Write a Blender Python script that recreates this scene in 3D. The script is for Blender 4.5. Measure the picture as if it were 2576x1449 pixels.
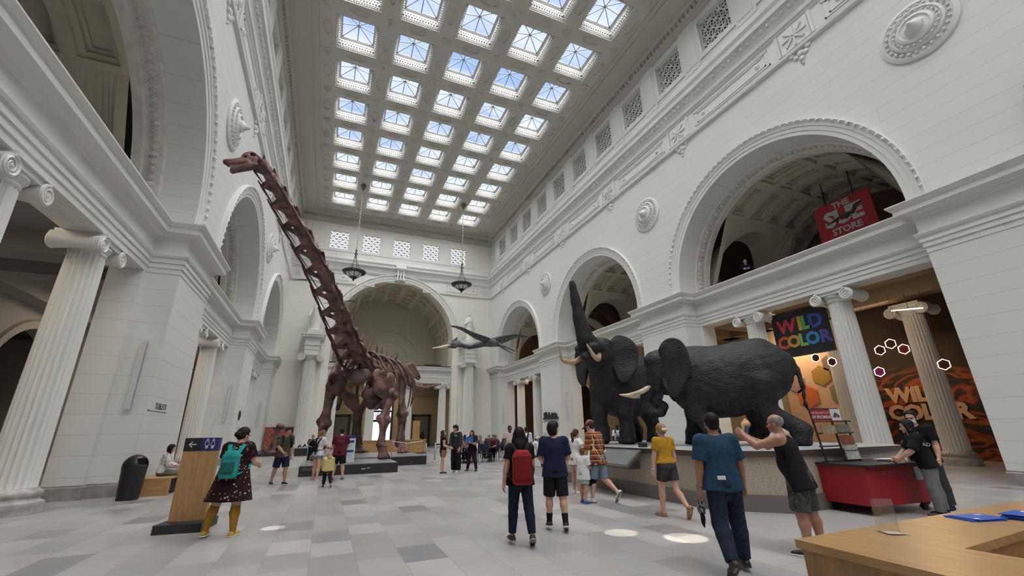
import bpy, bmesh, math, random
import numpy as np
from mathutils import Vector, Matrix
for o in list(bpy.data.objects): bpy.data.objects.remove(o)
C = bpy.context.scene.collection
S = bpy.context.scene
PI = math.pi
sin, cos, R = math.sin, math.cos, math.radians
random.seed(4)
# ------------------------------------------------------------------ camera
A_, B_, D_ = 4.959, 16.687, 45.66           # left wall, right wall, far wall
yaw, pit, rol = 0.402845, 0.327067, -0.017098
fw = Vector((sin(yaw)*cos(pit), cos(yaw)*cos(pit), sin(pit)))
rt = Vector((cos(yaw), -sin(yaw), 0)); up = rt.cross(fw)
r2 = rt*cos(rol)+up*sin(rol); u2 = up*cos(rol)-rt*sin(rol)
cam = bpy.data.cameras.new('camera'); co = bpy.data.objects.new('camera', cam); C.objects.link(co)
M = Matrix((r2, u2, -fw)).transposed().to_4x4(); M.translation = (0, 0, 1.55); co.matrix_world = M
cam.sensor_fit = 'HORIZONTAL'; cam.sensor_width = 36; cam.lens = 36*1062.97/2576; cam.clip_start = .05; cam.clip_end = 400
S.camera = co
# ------------------------------------------------------------------ light
S.view_settings.view_transform = 'Standard'; S.view_settings.look = 'None'
S.view_settings.exposure = 0.12; S.view_settings.gamma = 1; S.view_settings.use_curve_mapping = False
S.render.engine = 'CYCLES'
cy = S.cycles; cy.max_bounces = 7; cy.diffuse_bounces = 5; cy.glossy_bounces = 3; cy.transmission_bounces = 4
cy.transparent_max_bounces = 8; cy.use_denoising = True; cy.caustics_reflective = False; cy.caustics_refractive = False
cy.use_adaptive_sampling = True; cy.adaptive_threshold = 0.03; cy.sample_clamp_indirect = 6
w = bpy.data.worlds.new('sky'); S.world = w; w.use_nodes = True
nt = w.node_tree; nt.nodes.clear()
def wn(t, **k):
    n = nt.nodes.new(t)
    for a, b in k.items(): setattr(n, a, b)
    return n
tc = wn('ShaderNodeTexCoord'); mp = wn('ShaderNodeMapping'); mp.inputs['Scale'].default_value = (2.2, 9, 3)
nz = wn('ShaderNodeTexNoise'); nz.inputs['Scale'].default_value = 1.6; nz.inputs['Detail'].default_value = 5
rp = wn('ShaderNodeValToRGB'); rp.color_ramp.elements[0].position = .4; rp.color_ramp.elements[1].position = .62
rp.color_ramp.elements[0].color = (.40, .58, .96, 1); rp.color_ramp.elements[1].color = (.90, .96, 1, 1)
bg = wn('ShaderNodeBackground'); bg.inputs['Strength'].default_value = 1.0; ow = wn('ShaderNodeOutputWorld')
sx = wn('ShaderNodeSeparateXYZ'); r2n = wn('ShaderNodeValToRGB'); r2n.color_ramp.elements[0].position = .42; r2n.color_ramp.elements[1].position = .60
mxw = wn('ShaderNodeMix', data_type='RGBA'); mxw.inputs[6].default_value = (1.15, 1.15, 1.2, 1)
for a, b in ((tc.outputs['Generated'], sx.inputs[0]), (sx.outputs[2], r2n.inputs[0]), (r2n.outputs[0], mxw.inputs[0]), (rp.outputs[0], mxw.inputs[7]), (tc.outputs['Generated'], mp.inputs[0]), (mp.outputs[0], nz.inputs['Vector']), (nz.outputs[0], rp.inputs[0]), (mxw.outputs[2], bg.inputs[0]), (bg.outputs[0], ow.inputs[0])): nt.links.new(a, b)
def lamp(name, typ, loc, rot, e, col=(1, 1, 1), **k):
    l = bpy.data.lights.new(name, typ); l.energy = e; l.color = col
    for a, b in k.items(): setattr(l, a, b)
    o = bpy.data.objects.new(name, l); C.objects.link(o); o.location = loc; o.rotation_euler = rot
    return o
lamp('hazy_sun', 'SUN', (6, 20, 60), (R(34), R(4), 0), 38.0, (1, .985, .955), angle=R(125))

# ------------------------------------------------------------------ materials
MATS = {}
def mat(name, col=(.8, .8, .8), rough=.6, metal=0, spec=.5, emit=None, es=0, build=None):
    if name in MATS: return MATS[name]
    m = bpy.data.materials.new(name); m.use_nodes = True; MATS[name] = m
    b = m.node_tree.nodes['Principled BSDF']
    b.inputs['Base Color'].default_value = (*col, 1); b.inputs['Roughness'].default_value = rough
    b.inputs['Metallic'].default_value = metal; b.inputs['Specular IOR Level'].default_value = spec
    if emit: b.inputs['Emission Color'].default_value = (*emit, 1); b.inputs['Emission Strength'].default_value = es
    if build: build(m.node_tree, b)
    return m
def N(t, typ, **k):
    n = t.nodes.new(typ)
    for a, b in k.items():
        if a in n.inputs.keys() and not hasattr(n, a): n.inputs[a].default_value = b
        else: setattr(n, a, b)
    return n
def L(t, a, b): t.links.new(a, b)
def ramp(t, stops, interp='LINEAR'):
    n = t.nodes.new('ShaderNodeValToRGB'); e = n.color_ramp.elements; n.color_ramp.interpolation = interp
    while len(e) < len(stops): e.new(.5)
    for i, (p, c) in enumerate(stops): e[i].position = p; e[i].color = (*c, 1) if len(c) == 3 else c
    return n
def coords(t, kind='Object', scale=(1, 1, 1), swz=None):
    if kind == 'World': g = t.nodes.new('ShaderNodeNewGeometry').outputs['Position']
    else: g = t.nodes.new('ShaderNodeTexCoord').outputs[kind]
    if swz:
        s = t.nodes.new('ShaderNodeSeparateXYZ'); c = t.nodes.new('ShaderNodeCombineXYZ'); L(t, g, s.inputs[0])
        for i, ch in enumerate(swz):
            if ch in 'xyz': L(t, s.outputs['xyz'.index(ch)], c.inputs[i])
        g = c.outputs[0]
    m = t.nodes.new('ShaderNodeMapping'); m.inputs['Scale'].default_value = scale; L(t, g, m.inputs[0])
    return m.outputs[0]
def bumpn(t, b, h, strength=.3, dist=.02):
    n = t.nodes.new('ShaderNodeBump'); n.inputs['Strength'].default_value = strength; n.inputs['Distance'].default_value = dist
    L(t, h, n.inputs['Height']); L(t, n.outputs[0], b.inputs['Normal'])
WALLC = (.715, .72, .70)
def joints(swz, bw=60, rh=.55, col=WALLC, mo=.8):
    def f(t, b):
        v = coords(t, 'World', (1, 1, 1), swz)
        br = N(t, 'ShaderNodeTexBrick'); br.inputs['Scale'].default_value = 1; br.inputs['Mortar Size'].default_value = .009
        br.inputs['Brick Width'].default_value = bw; br.inputs['Row Height'].default_value = rh; br.inputs['Mortar Smooth'].default_value = .3
        br.inputs['Color1'].default_value = (*[c*1.01 for c in col], 1); br.inputs['Color2'].default_value = (*[c*.985 for c in col], 1)
        br.inputs['Mortar'].default_value = (*[c*mo for c in col], 1)
        L(t, v, br.inputs[0]); L(t, br.outputs[0], b.inputs[0])
        inv = N(t, 'ShaderNodeMath', operation='SUBTRACT'); inv.inputs[0].default_value = 1; L(t, br.outputs[1], inv.inputs[1])
        bumpn(t, b, inv.outputs[0], .5, .012)
    return f
m_side = mat('side_wall_plaster', WALLC, .6, build=joints('yz'))
m_farw = mat('far_wall_plaster', (.80, .785, .72), .6, build=joints('xz', 1.4, .55, (.80, .785, .72), .88))
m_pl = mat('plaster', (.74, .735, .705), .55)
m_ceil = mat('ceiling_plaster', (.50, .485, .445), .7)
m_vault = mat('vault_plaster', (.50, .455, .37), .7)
def noisecol(c1, c2, sc=6, det=4, kind='Object', s3=(1, 1, 1), bump=0, lo=.35, hi=.65):
    def f(t, b):
        n = N(t, 'ShaderNodeTexNoise'); n.inputs['Scale'].default_value = sc; n.inputs['Detail'].default_value = det
        L(t, coords(t, kind, s3), n.inputs['Vector']); r = ramp(t, [(lo, c1), (hi, c2)]); L(t, n.outputs[0], r.inputs[0]); L(t, r.outputs[0], b.inputs[0])
        if bump: bumpn(t, b, n.outputs[0], bump, .03)
    return f
m_carve = mat('carved_plaster', (.66, .645, .60), .7, build=noisecol((.60, .585, .54), (.70, .685, .64), 3.2, 5, 'World', bump=.8))
m_stone = mat('baseboard_marble', (.3, .27, .26), .3, build=noisecol((.25, .23, .22), (.36, .33, .32), 4, 6, 'World'))
def floorf(t, b):
    v = coords(t, 'World', (1, 1, 1), 'yx0')
    def brick(bw, rh, off, sq):
        br = N(t, 'ShaderNodeTexBrick', offset=off); br.inputs['Scale'].default_value = 1
        br.inputs['Mortar Size'].default_value = .004; br.inputs['Brick Width'].default_value = bw; br.inputs['Row Height'].default_value = rh
        br.inputs['Color1'].default_value = (0, 0, 0, 1); br.inputs['Color2'].default_value = (1, 1, 1, 1); br.inputs['Mortar'].default_value = (.4, .4, .4, 1)
        L(t, v, br.inputs[0]); return br
    b1 = brick(.82, .56, .43, 1)
    r = ramp(t, [(0, (.23, .226, .226)), (.2, (.34, .332, .33)), (.4, (.42, .405, .40)), (.6, (.33, .315, .312)), (.8, (.47, .455, .45)), (1, (.38, .365, .36))])
    L(t, b1.outputs[0], r.inputs[0])
    n = N(t, 'ShaderNodeTexNoise'); n.inputs['Scale'].default_value = 1.3; n.inputs['Detail'].default_value = 6; L(t, v, n.inputs['Vector'])
    r2_ = ramp(t, [(.2, (.93, .92, .92)), (.8, (1.05, 1.05, 1.05))]); L(t, n.outputs[0], r2_.inputs[0])
    mx = N(t, 'ShaderNodeMix', data_type='RGBA', blend_type='MULTIPLY'); mx.inputs[0].default_value = 1
    L(t, r.outputs[0], mx.inputs[6]); L(t, r2_.outputs[0], mx.inputs[7])
    m2 = N(t, 'ShaderNodeMix', data_type='RGBA'); L(t, b1.outputs[1], m2.inputs[0]); L(t, mx.outputs[2], m2.inputs[6]); m2.inputs[7].default_value = (.24, .235, .23, 1)
    L(t, m2.outputs[2], b.inputs[0])
    rr = ramp(t, [(.3, (.29, .29, .29)), (.7, (.34, .34, .34))]); L(t, n.outputs[0], rr.inputs[0]); L(t, rr.outputs[0], b.inputs['Roughness'])
m_floor = mat('stone_floor', rough=.35, spec=.45, build=floorf)
def glassm(name, tint=(1, 1, 1), refl=.06, rough=.02):
    m = bpy.data.materials.new(name); m.use_nodes = True; t = m.node_tree; t.nodes.clear(); MATS[name] = m
    tr = N(t, 'ShaderNodeBsdfTransparent'); tr.inputs[0].default_value = (*tint, 1); gl = N(t, 'ShaderNodeBsdfGlossy'); gl.inputs['Roughness'].default_value = rough
    mx = N(t, 'ShaderNodeMixShader'); mx.inputs[0].default_value = refl; o = N(t, 'ShaderNodeOutputMaterial')
    L(t, tr.outputs[0], mx.inputs[1]); L(t, gl.outputs[0], mx.inputs[2]); L(t, mx.outputs[0], o.inputs[0]); return m
m_glass = glassm('skylight_glass', (.97, .985, 1))
m_clear = glassm('clear_acrylic', (.93, .95, .96), .12)
m_bar = mat('glazing_metal', (.10, .11, .13), .5)
m_dark = mat('painted_shade', (.035, .03, .025), .8)  # shade painted near-black, for lattice backings and the bench hollow
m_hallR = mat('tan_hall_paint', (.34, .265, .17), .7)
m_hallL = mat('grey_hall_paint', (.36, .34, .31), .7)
m_blk = mat('black_paint', (.02, .02, .022), .45)
m_steel = mat('brushed_steel', (.55, .55, .56), .35, .9)
def woodf(c1, c2, s3=(1.2, 9, 9)):
    def f(t, b):
        n = N(t, 'ShaderNodeTexNoise'); n.inputs['Scale'].default_value = 3; n.inputs['Detail'].default_value = 6; n.inputs['Distortion'].default_value = .6
        L(t, coords(t, 'Object', s3), n.inputs['Vector']); r = ramp(t, [(.3, c1), (.7, c2)]); L(t, n.outputs[0], r.inputs[0]); L(t, r.outputs[0], b.inputs[0])
    return f
m_oak = mat('oak_veneer', rough=.4, build=woodf((.36, .20, .075), (.50, .30, .125)))
m_oakv = mat('oak_veneer_upright', rough=.4, build=woodf((.34, .185, .07), (.48, .285, .12), (12, 12, .8)))

# ------------------------------------------------------------------ mesh helper
class MB:
    def __init__(s): s.v = []; s.f = []; s.mi = []; s.cur = 0
    def add(s, vs, fs):
        b = len(s.v); s.v += [tuple(p) for p in vs]; s.f += [tuple(b+i for i in f) for f in fs]; s.mi += [s.cur]*len(fs); return s
    def box(s, lo, hi):
        x0, y0, z0 = lo; x1, y1, z1 = hi
        return s.add([(x0, y0, z0), (x1, y0, z0), (x1, y1, z0), (x0, y1, z0), (x0, y0, z1), (x1, y0, z1), (x1, y1, z1), (x0, y1, z1)],
                     [(0, 3, 2, 1), (4, 5, 6, 7), (0, 1, 5, 4), (1, 2, 6, 5), (2, 3, 7, 6), (3, 0, 4, 7)])
    def cbox(s, c, h, m=None):
        vs = [Vector((sx*h[0], sy*h[1], sz*h[2])) for sx, sy, sz in ((-1, -1, -1), (1, -1, -1), (1, 1, -1), (-1, 1, -1), (-1, -1, 1), (1, -1, 1), (1, 1, 1), (-1, 1, 1))]
        if m is not None: vs = [m @ v for v in vs]
        return s.add([v+Vector(c) for v in vs], [(0, 3, 2, 1), (4, 5, 6, 7), (0, 1, 5, 4), (1, 2, 6, 5), (2, 3, 7, 6), (3, 0, 4, 7)])
    def quad(s, a, b, c, d): return s.add([a, b, c, d], [(0, 1, 2, 3)])
    def loft(s, rings, closed=True, caps=False):
        n = len(rings[0]); b = [p for r in rings for p in r]; fs = []
        for i in range(len(rings)-1):
            for j in range(n if closed else n-1):
                k = (j+1) % n; fs.append((i*n+j, i*n+k, (i+1)*n+k, (i+1)*n+j))
        if caps: fs += [tuple(range(n))[::-1], tuple((len(rings)-1)*n+i for i in range(n))]
        return s.add(b, fs)
    def tube(s, pts, r, n=8, caps=True):
        pts = [Vector(p) for p in pts]; rs = r if hasattr(r, '__len__') else [r]*len(pts); rings = []; ref = None
        for i, p in enumerate(pts):
            d = (pts[min(i+1, len(pts)-1)]-pts[max(i-1, 0)]).normalized()
            if ref is None: ref = Vector((0, 0, 1)) if abs(d.z) < .9 else Vector((1, 0, 0))
            a = d.cross(ref).normalized(); c = a.cross(d).normalized(); ref = c
            rings.append([p+(a*cos(2*PI*k/n)+c*sin(2*PI*k/n))*rs[i] for k in range(n)])
        return s.loft(rings, True, caps)
    def lathe(s, prof, n=24, o=(0, 0, 0), ax='z', flute=None):
        rings = []
        for r, h in prof:
            ring = []
            for k in range(n):
                a = 2*PI*k/n; x, y = r*cos(a), r*sin(a)
                ring.append({'z': (o[0]+x, o[1]+y, o[2]+h), 'x': (o[0]+h, o[1]+x, o[2]+y), 'y': (o[0]+x, o[1]+h, o[2]+y)}[ax])
            rings.append(ring)
        return s.loft(rings, True, True)
    def prism(s, poly, h0, h1, fn=lambda x, y, h: (x, y, h)):
        n = len(poly); vs = [fn(x, y, h0) for x, y in poly]+[fn(x, y, h1) for x, y in poly]
        return s.add(vs, [tuple(range(n))[::-1], tuple(range(n, 2*n))]+[(i, (i+1) % n, n+(i+1) % n, n+i) for i in range(n)])
    def ball(s, c, r, n=10, m=7):
        r3 = r if hasattr(r, '__len__') else (r, r, r)
        return s.loft([[(c[0]+r3[0]*max(sin(PI*i/m), .02)*cos(2*PI*k/n), c[1]+r3[1]*max(sin(PI*i/m), .02)*sin(2*PI*k/n), c[2]-r3[2]*cos(PI*i/m)) for k in range(n)] for i in range(m+1)], True, True)
    def build(s, name, m, parent=None, smooth=False, loc=None, fn=None, ang=None, recalc=True):
        me = bpy.data.meshes.new(name); vs = s.v if fn is None else [fn(*p) for p in s.v]
        me.from_pydata([tuple(p) for p in vs], [], s.f)
        for q in (m if isinstance(m, (list, tuple)) else [m]): me.materials.append(q)
        if isinstance(m, (list, tuple)): me.polygons.foreach_set('material_index', s.mi)
        if recalc:
            bm = bmesh.new(); bm.from_mesh(me); bmesh.ops.recalc_face_normals(bm, faces=bm.faces); bm.to_mesh(me); bm.free()
        if smooth:
            me.polygons.foreach_set('use_smooth', [True]*len(me.polygons))
            if ang: 
                try: me.set_sharp_from_angle(angle=R(ang))
                except Exception: pass
        o = bpy.data.objects.new(name, me); C.objects.link(o)
        if parent: o.parent = parent
        if loc is not None: o.location = loc
        return o
def tag(o, label=None, cat=None, group=None, kind=None):
    for k, v in (('label', label), ('category', cat), ('group', group), ('kind', kind)):
        if v: o[k] = v
    return o
def thing(name, label=None, cat=None, loc=(0, 0, 0), rz=0, group=None, kind=None):
    o = bpy.data.objects.new(name, None); C.objects.link(o); o.location = loc; o.rotation_euler = (0, 0, rz); o.empty_display_size = .1
    return tag(o, label, cat, group, kind)
def dup(o, loc=None, rz=None, parent=None, mirror=False, label=None):
    c = o.copy(); C.objects.link(c)
    if parent is not None: c.parent = parent
    for ch in list(o.children): dup(ch, parent=c)
    if loc is not None: c.location = loc
    if rz is not None: c.rotation_euler = (0, 0, rz)
    if label: c['label'] = label
    return c
TN = [0, 0, 0]
def nm(k):
    i = ('trim', 'window', 'door').index(k); TN[i] += 1; return '%s_%d' % (k, TN[i])
struct = lambda o: tag(o, kind='structure')
_fc = {}
def text(name, body, size, m, parent=None, loc=(0, 0, 0), rot=(0, 0, 0), ext=.004, align='CENTER', space=1.0, shear=0, bold=0, mw=None):
    cu = bpy.data.curves.new(name, 'FONT'); cu.body = body; cu.size = size; cu.extrude = ext; cu.align_x = align; cu.align_y = 'CENTER'
    cu.space_character = space; cu.shear = shear; cu.offset = bold; cu.materials.append(m); cu.resolution_u = 2
    o = bpy.data.objects.new(name, cu); C.objects.link(o)
    if parent: o.parent = parent
    o.location = loc; o.rotation_euler = rot
    if mw is not None: o.matrix_local = mw
    bpy.context.view_layer.update(); me = bpy.data.meshes.new_from_object(o); me.name = name; ml = o.matrix_local.copy(); bpy.data.objects.remove(o)
    o = bpy.data.objects.new(name, me); C.objects.link(o); o.parent = parent; o.matrix_local = ml
    return o
# ------------------------------------------------------------------ the hall
P_, PW = 13.536, 3.399
PIERS = [(-37.9, -34.5), (-24.37, -20.97), (-10.83, -7.43), (2.71, 6.11), (16.24, 19.64), (29.78, 33.18), (43.31, D_)]
BAYS = [(PIERS[i][1]+PIERS[i+1][0])/2 for i in range(6)]
ZA, ZT, ZS, RI, DP, TH, AN = 6.6, 8.32, 8.56, 5.0, .9, .85, .25
ZF, ZC, Y0 = 16.6, 24.5, -36.0
def side_map(sd):
    if sd == 'right': return lambda u, v, w_: (B_+w_, u, v)
    if sd == 'left': return lambda u, v, w_: (-A_-w_, u, v)
    return lambda u, v, w_: (u, D_+w_, v)
def sweep(mb, path, prof, close=False):
    """path: (u,w) plan points, prof: (protrusion, z). protrudes to the hall side."""
    n = len(path); rings = []
    for i in range(n):
        p = Vector(path[i]); d0 = (p-Vector(path[i-1])).normalized() if i else None; d1 = (Vector(path[i+1])-p).normalized() if i < n-1 else None
        d0 = d0 or d1; d1 = d1 or d0
        n0, n1 = Vector((d0.y, -d0.x)), Vector((d1.y, -d1.x)); m_ = (n0+n1); m_ = m_/max(.2, m_.length_squared)*2
        rings.append([(p.x+m_.x*d, z, p.y+m_.y*d) for d, z in prof])
    mb.loft(rings, False)
    return mb
ENT = [(0, 6.6), (.015, 6.6), (.015, 6.77), (.05, 6.78), (.05, 6.94), (.085, 6.95), (.085, 7.1), (.13, 7.13), (.16, 7.2), (.16, 7.24), (.04, 7.26), (.04, 7.72), (.1, 7.86), (.2, 7.92), (.38, 7.94), (.38, 8.1), (.42, 8.13), (.5, 8.25), (.5, 8.29), (0, 8.33)]
FRZ = [(0, 16.55), (.14, 16.6), (.16, 16.72), (.07, 16.76), (.07, 17.93), (.13, 17.97), (.15, 18.06), (.22, 18.1), (.24, 18.3), (.3, 18.5), (.42, 18.75), (.55, 18.8), (.57, 19.02), (.66, 19.2), (.66, 19.28), (.3, 19.4), (.26, 19.62), (.16, 19.66), (.14, 20.1), (.06, 20.14), (0, 20.16)]
TOP = [(0, 23.4), (.06, 23.44), (.06, 23.6), (.12, 23.66), (.14, 23.86), (.2, 23.9), (.2, 24.16), (.34, 24.2), (.42, 24.34), (.46, 24.5)]
BSB = [(.03, 0), (.03, .31), (.015, .33), (.015, .36), (0, .37)]
def wall_plan(lo, hi):
    """pier/recess plan path from u=lo to hi."""
    p = []
    for a, b in PIERS:
        if b < lo or a > hi: continue
        if p: p.append((a, DP)); 
        p += [(max(a, lo), 0)] if p or a >= lo else [(lo, 0)]
        if b < hi: p += [(b, 0), (b, DP)]
        else: p.append((hi, 0))
    return p
def arch_pts(c, r, n=40, z=ZS): return [(c+r*cos(PI*i/n), z+r*sin(PI*i/n)) for i in range(n+1)]
def side_wall(sd, lo, hi):
    f = side_map(sd); mb = MB()
    def Q(u0, v0, w0, u1, v1, w1, flat='w'):
        if flat == 'w': mb.quad((u0, v0, w0), (u1, v0, w0), (u1, v1, w0), (u0, v1, w0))
        elif flat == 'u': mb.quad((u0, v0, w0), (u0, v0, w1), (u0, v1, w1), (u0, v1, w0))
        else: mb.quad((u0, v0, w0), (u1, v0, w0), (u1, v0, w1), (u0, v0, w1))
    for a, b in PIERS:
        a_, b_ = max(a, lo), min(b, hi)
        if a_ >= b_: continue
        Q(a_, 0, 0, b_, ZF, 0)
        for e, s_ in ((a, -1), (b, 1)):
            if not lo < e < hi: continue
            Q(e, 0, 0, e, ZS, DP, 'u'); Q(e, 0, DP, e+s_*AN, ZA, DP); Q(e+s_*AN, 0, DP, e, ZA, DP+TH, 'u')
    for c in BAYS:
        ap = arch_pts(c, RI)
        for (u0, v0), (u1, v1) in zip(ap, ap[1:]):
            mb.quad((u0, v0, 0), (u1, v1, 0), (u1, ZF, 0), (u0, ZF, 0)); mb.quad((u0, v0, 0), (u1, v1, 0), (u1, v1, DP+.15), (u0, v0, DP+.15))
        for e in (c-RI, c+RI): Q(min(e, e), 8.3, 0, e, ZS, DP+.15, 'u')
        for s_ in (-1, 1):                                      # sliver between pier edge and arch spring
            Q(c+s_*RI, 8.3, 0, c+s_*5.07, ZF, 0)
    # attic band with window holes
    cs = []
    u = BAYS[-1]+P_/4
    while u > lo+1.2: cs.append(u); u -= P_/4
    edges = sorted([lo, hi]+[c+s_*.95 for c in cs for s_ in (-1, 1)])
    Q(lo, 16.6, 0, hi, 20.85, 0); Q(lo, 22.95, 0, hi, ZC, 0)
    for i in range(0, len(edges)-1, 2): Q(edges[i], 20.85, 0, edges[i+1], 22.95, 0)
    o = mb.build('wall_'+sd, m_side, fn=f, recalc=False); struct(o)
    # entablature, frieze, cornice, baseboard
    pl = wall_plan(lo, hi)
    struct(sweep(MB(), pl, ENT).build(nm('trim'), m_pl, fn=f))
    fr = sweep(MB(), [(lo, 0), (hi, 0)], FRZ)
    k = 0; u = BAYS[-1]+P_/4
    while u > lo+2:                                             # frieze ornaments: X blocks and panels
        if k % 2 == 0 or True:
            pass
        u -= P_/2; k += 1
    xc = [b+s_*P_/4 for b in BAYS for s_ in (-1, 1) if lo+1 < b+s_*P_/4 < hi-.6]
    for u in xc:
        fr.box((u-.62, 16.8, -.12), (u+.62, 17.9, -.07))
        for e in (-1, 1):
            fr.box((u+e*.72-.06, 16.78, -.16), (u+e*.72+.06, 17.92, -.06))
        for q in range(8):
            a = q*PI/4; r_ = Matrix.Rotation(-a, 3, 'Z'); fr.cbox((u+.28*cos(a), 17.35+.28*sin(a), -.14), (.24, .045, .04), Matrix.Rotation(a, 3, 'Z'))
        fr.ball((u, 17.35, -.14), .09)
        for e, q, r_ in ((-.34, .1, .13), (.34, .1, .13), (-.2, .3, .12), (.2, .3, .12), (0, .48, .13), (0, .2, .16), (0, .72, .07)): fr.ball((u+e, 16.6-q, -.02), (r_, r_, .08), 8, 5)
        n_ = u+P_/4
        if n_+1.7 < hi+.9:
            for i, (x_, z_) in enumerate(((2.2, .42), (2.0, .3))):
                x_ = min(x_, hi-n_-.1) if n_+x_ > hi else x_
                for q in ((n_-x_, 17.35-z_, n_+x_, 17.35-z_+.05), (n_-x_, 17.35+z_-.05, n_+x_, 17.35+z_), (n_-x_, 17.35-z_, n_-x_+.05, 17.35+z_), (n_+x_-.05, 17.35-z_, n_+x_, 17.35+z_)):
                    fr.box((q[0], q[1], -.11), (q[2], q[3], -.06))
            for e in (-1.6, 1.6):
                if n_+e < hi: fr.ball((n_+e, 17.35, -.08), (.13, .13, .06)); fr.ball((n_+e, 17.35, -.12), .05, 6, 4)
    u = lo
    while u < hi: fr.ball((u, 18.62, -.36), (.1, .12, .09), 6, 4); u += .34
    struct(fr.build(nm('trim'), m_pl, fn=f))
    tp = sweep(MB(), [(lo, 0), (hi, 0)], TOP); u = lo
    while u < hi-.2: tp.box((u, 23.9, -.33), (u+.17, 24.16, -.19)); u += .31
    struct(tp.build(nm('trim'), m_ceil, fn=f))
    for i, p in enumerate(PIERS):
        a, b = max(p[0], lo), min(p[1], hi)
        if a >= b: continue
        pth = ([(a-AN, DP+TH), (a-AN, DP), (a, DP)] if p[0] > lo else [])+[(a, 0), (b, 0)]+([(b, DP), (b+AN, DP), (b+AN, DP+TH)] if p[1] < hi else [])
        struct(sweep(MB(), pth, BSB).build('baseboard_'+sd, m_stone, fn=f))
    # attic windows
    wf = MB()
    for (a, b, c_, d) in ((-1.2, 20.55, 1.2, 20.85), (-1.2, 22.95, 1.2, 23.2), (-1.2, 20.85, -.95, 22.95), (.95, 20.85, 1.2, 22.95)): wf.box((a, b, -.07), (c_, d, .0))
    for a, b in ((-.95, -.95), (.95, .95)): wf.quad((a, 20.85, 0), (a, 22.95, 0), (a, 22.95, .5), (a, 20.85, .5))
    for v in (20.85, 22.95): wf.quad((-.95, v, 0), (.95, v, 0), (.95, v, .5), (-.95, v, .5))
    lat = lattice(.95, 2.1, 20.85)
    first = None
    ps = MB()
    for i, c in enumerate(cs):
        if first is None:
            first = thing(nm('window'), kind='structure')
            wf.build('frame', m_pl, first, fn=f); lat.build('lattice', m_pl, first, fn=f)
            bk = MB(); bk.quad((-.95, 20.85, .5), (.95, 20.85, .5), (.95, 22.95, .5), (-.95, 22.95, .5)); bk.build('backing', m_dark, first, fn=f)  # near-black sheet stands in for the unlit space behind the lattice
            for ch in first.children: ch.location = (0, 0, 0)
            first.location = (0, c, 0)
        else:
            d = dup(first, loc=(0, c, 0)); d.name = nm('window')
        ps.box((c+P_/8-.55, 20.2, -.09), (c+P_/8+.55, 23.4, 0)); ps.box((c+P_/8-.42, 20.5, -.12), (c+P_/8+.42, 23.2, -.09))
    struct(ps.build(nm('trim'), m_pl, fn=f))
    return cs
def lattice(hw, h, z0, w0=.22, k=1):
    mb = MB(); nx = 6; s_ = 2*hw/nx; nz_ = max(2, round(h/s_)); sz = h/nz_
    def bar(a, b, t=.028):
        t *= k
        a, b = Vector((*a, w0)), Vector((*b, w0)); d = (b-a); l = d.length/2; mb.cbox((a+b)/2, (l, t, .03), Matrix.Rotation(math.atan2(d.y, d.x), 3, 'Z'))
    for i in range(nx+1): bar((-hw+i*s_, z0), (-hw+i*s_, z0+h), .022)
    for j in range(nz_+1): bar((-hw, z0+j*sz), (hw, z0+j*sz), .022)
    for i in range(0, nx):
        for j in range(0, nz_):
            x, z = -hw+i*s_, z0+j*sz
            if (i+j) % 2 == 0: bar((x, z), (x+s_, z+sz))
            else: bar((x, z+sz), (x+s_, z))
    for i in range(nx+1):
        for j in range(nz_+1):
            if (i+j) % 2 == 0: mb.cbox((-hw+i*s_, z0+j*sz, w0-.02), (.06*k, .06*k, .03), Matrix.Rotation(PI/4, 3, 'Z'))
    return mb
LO = Y0
for sd in ('right', 'left'): side_wall(sd, LO, D_)
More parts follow.
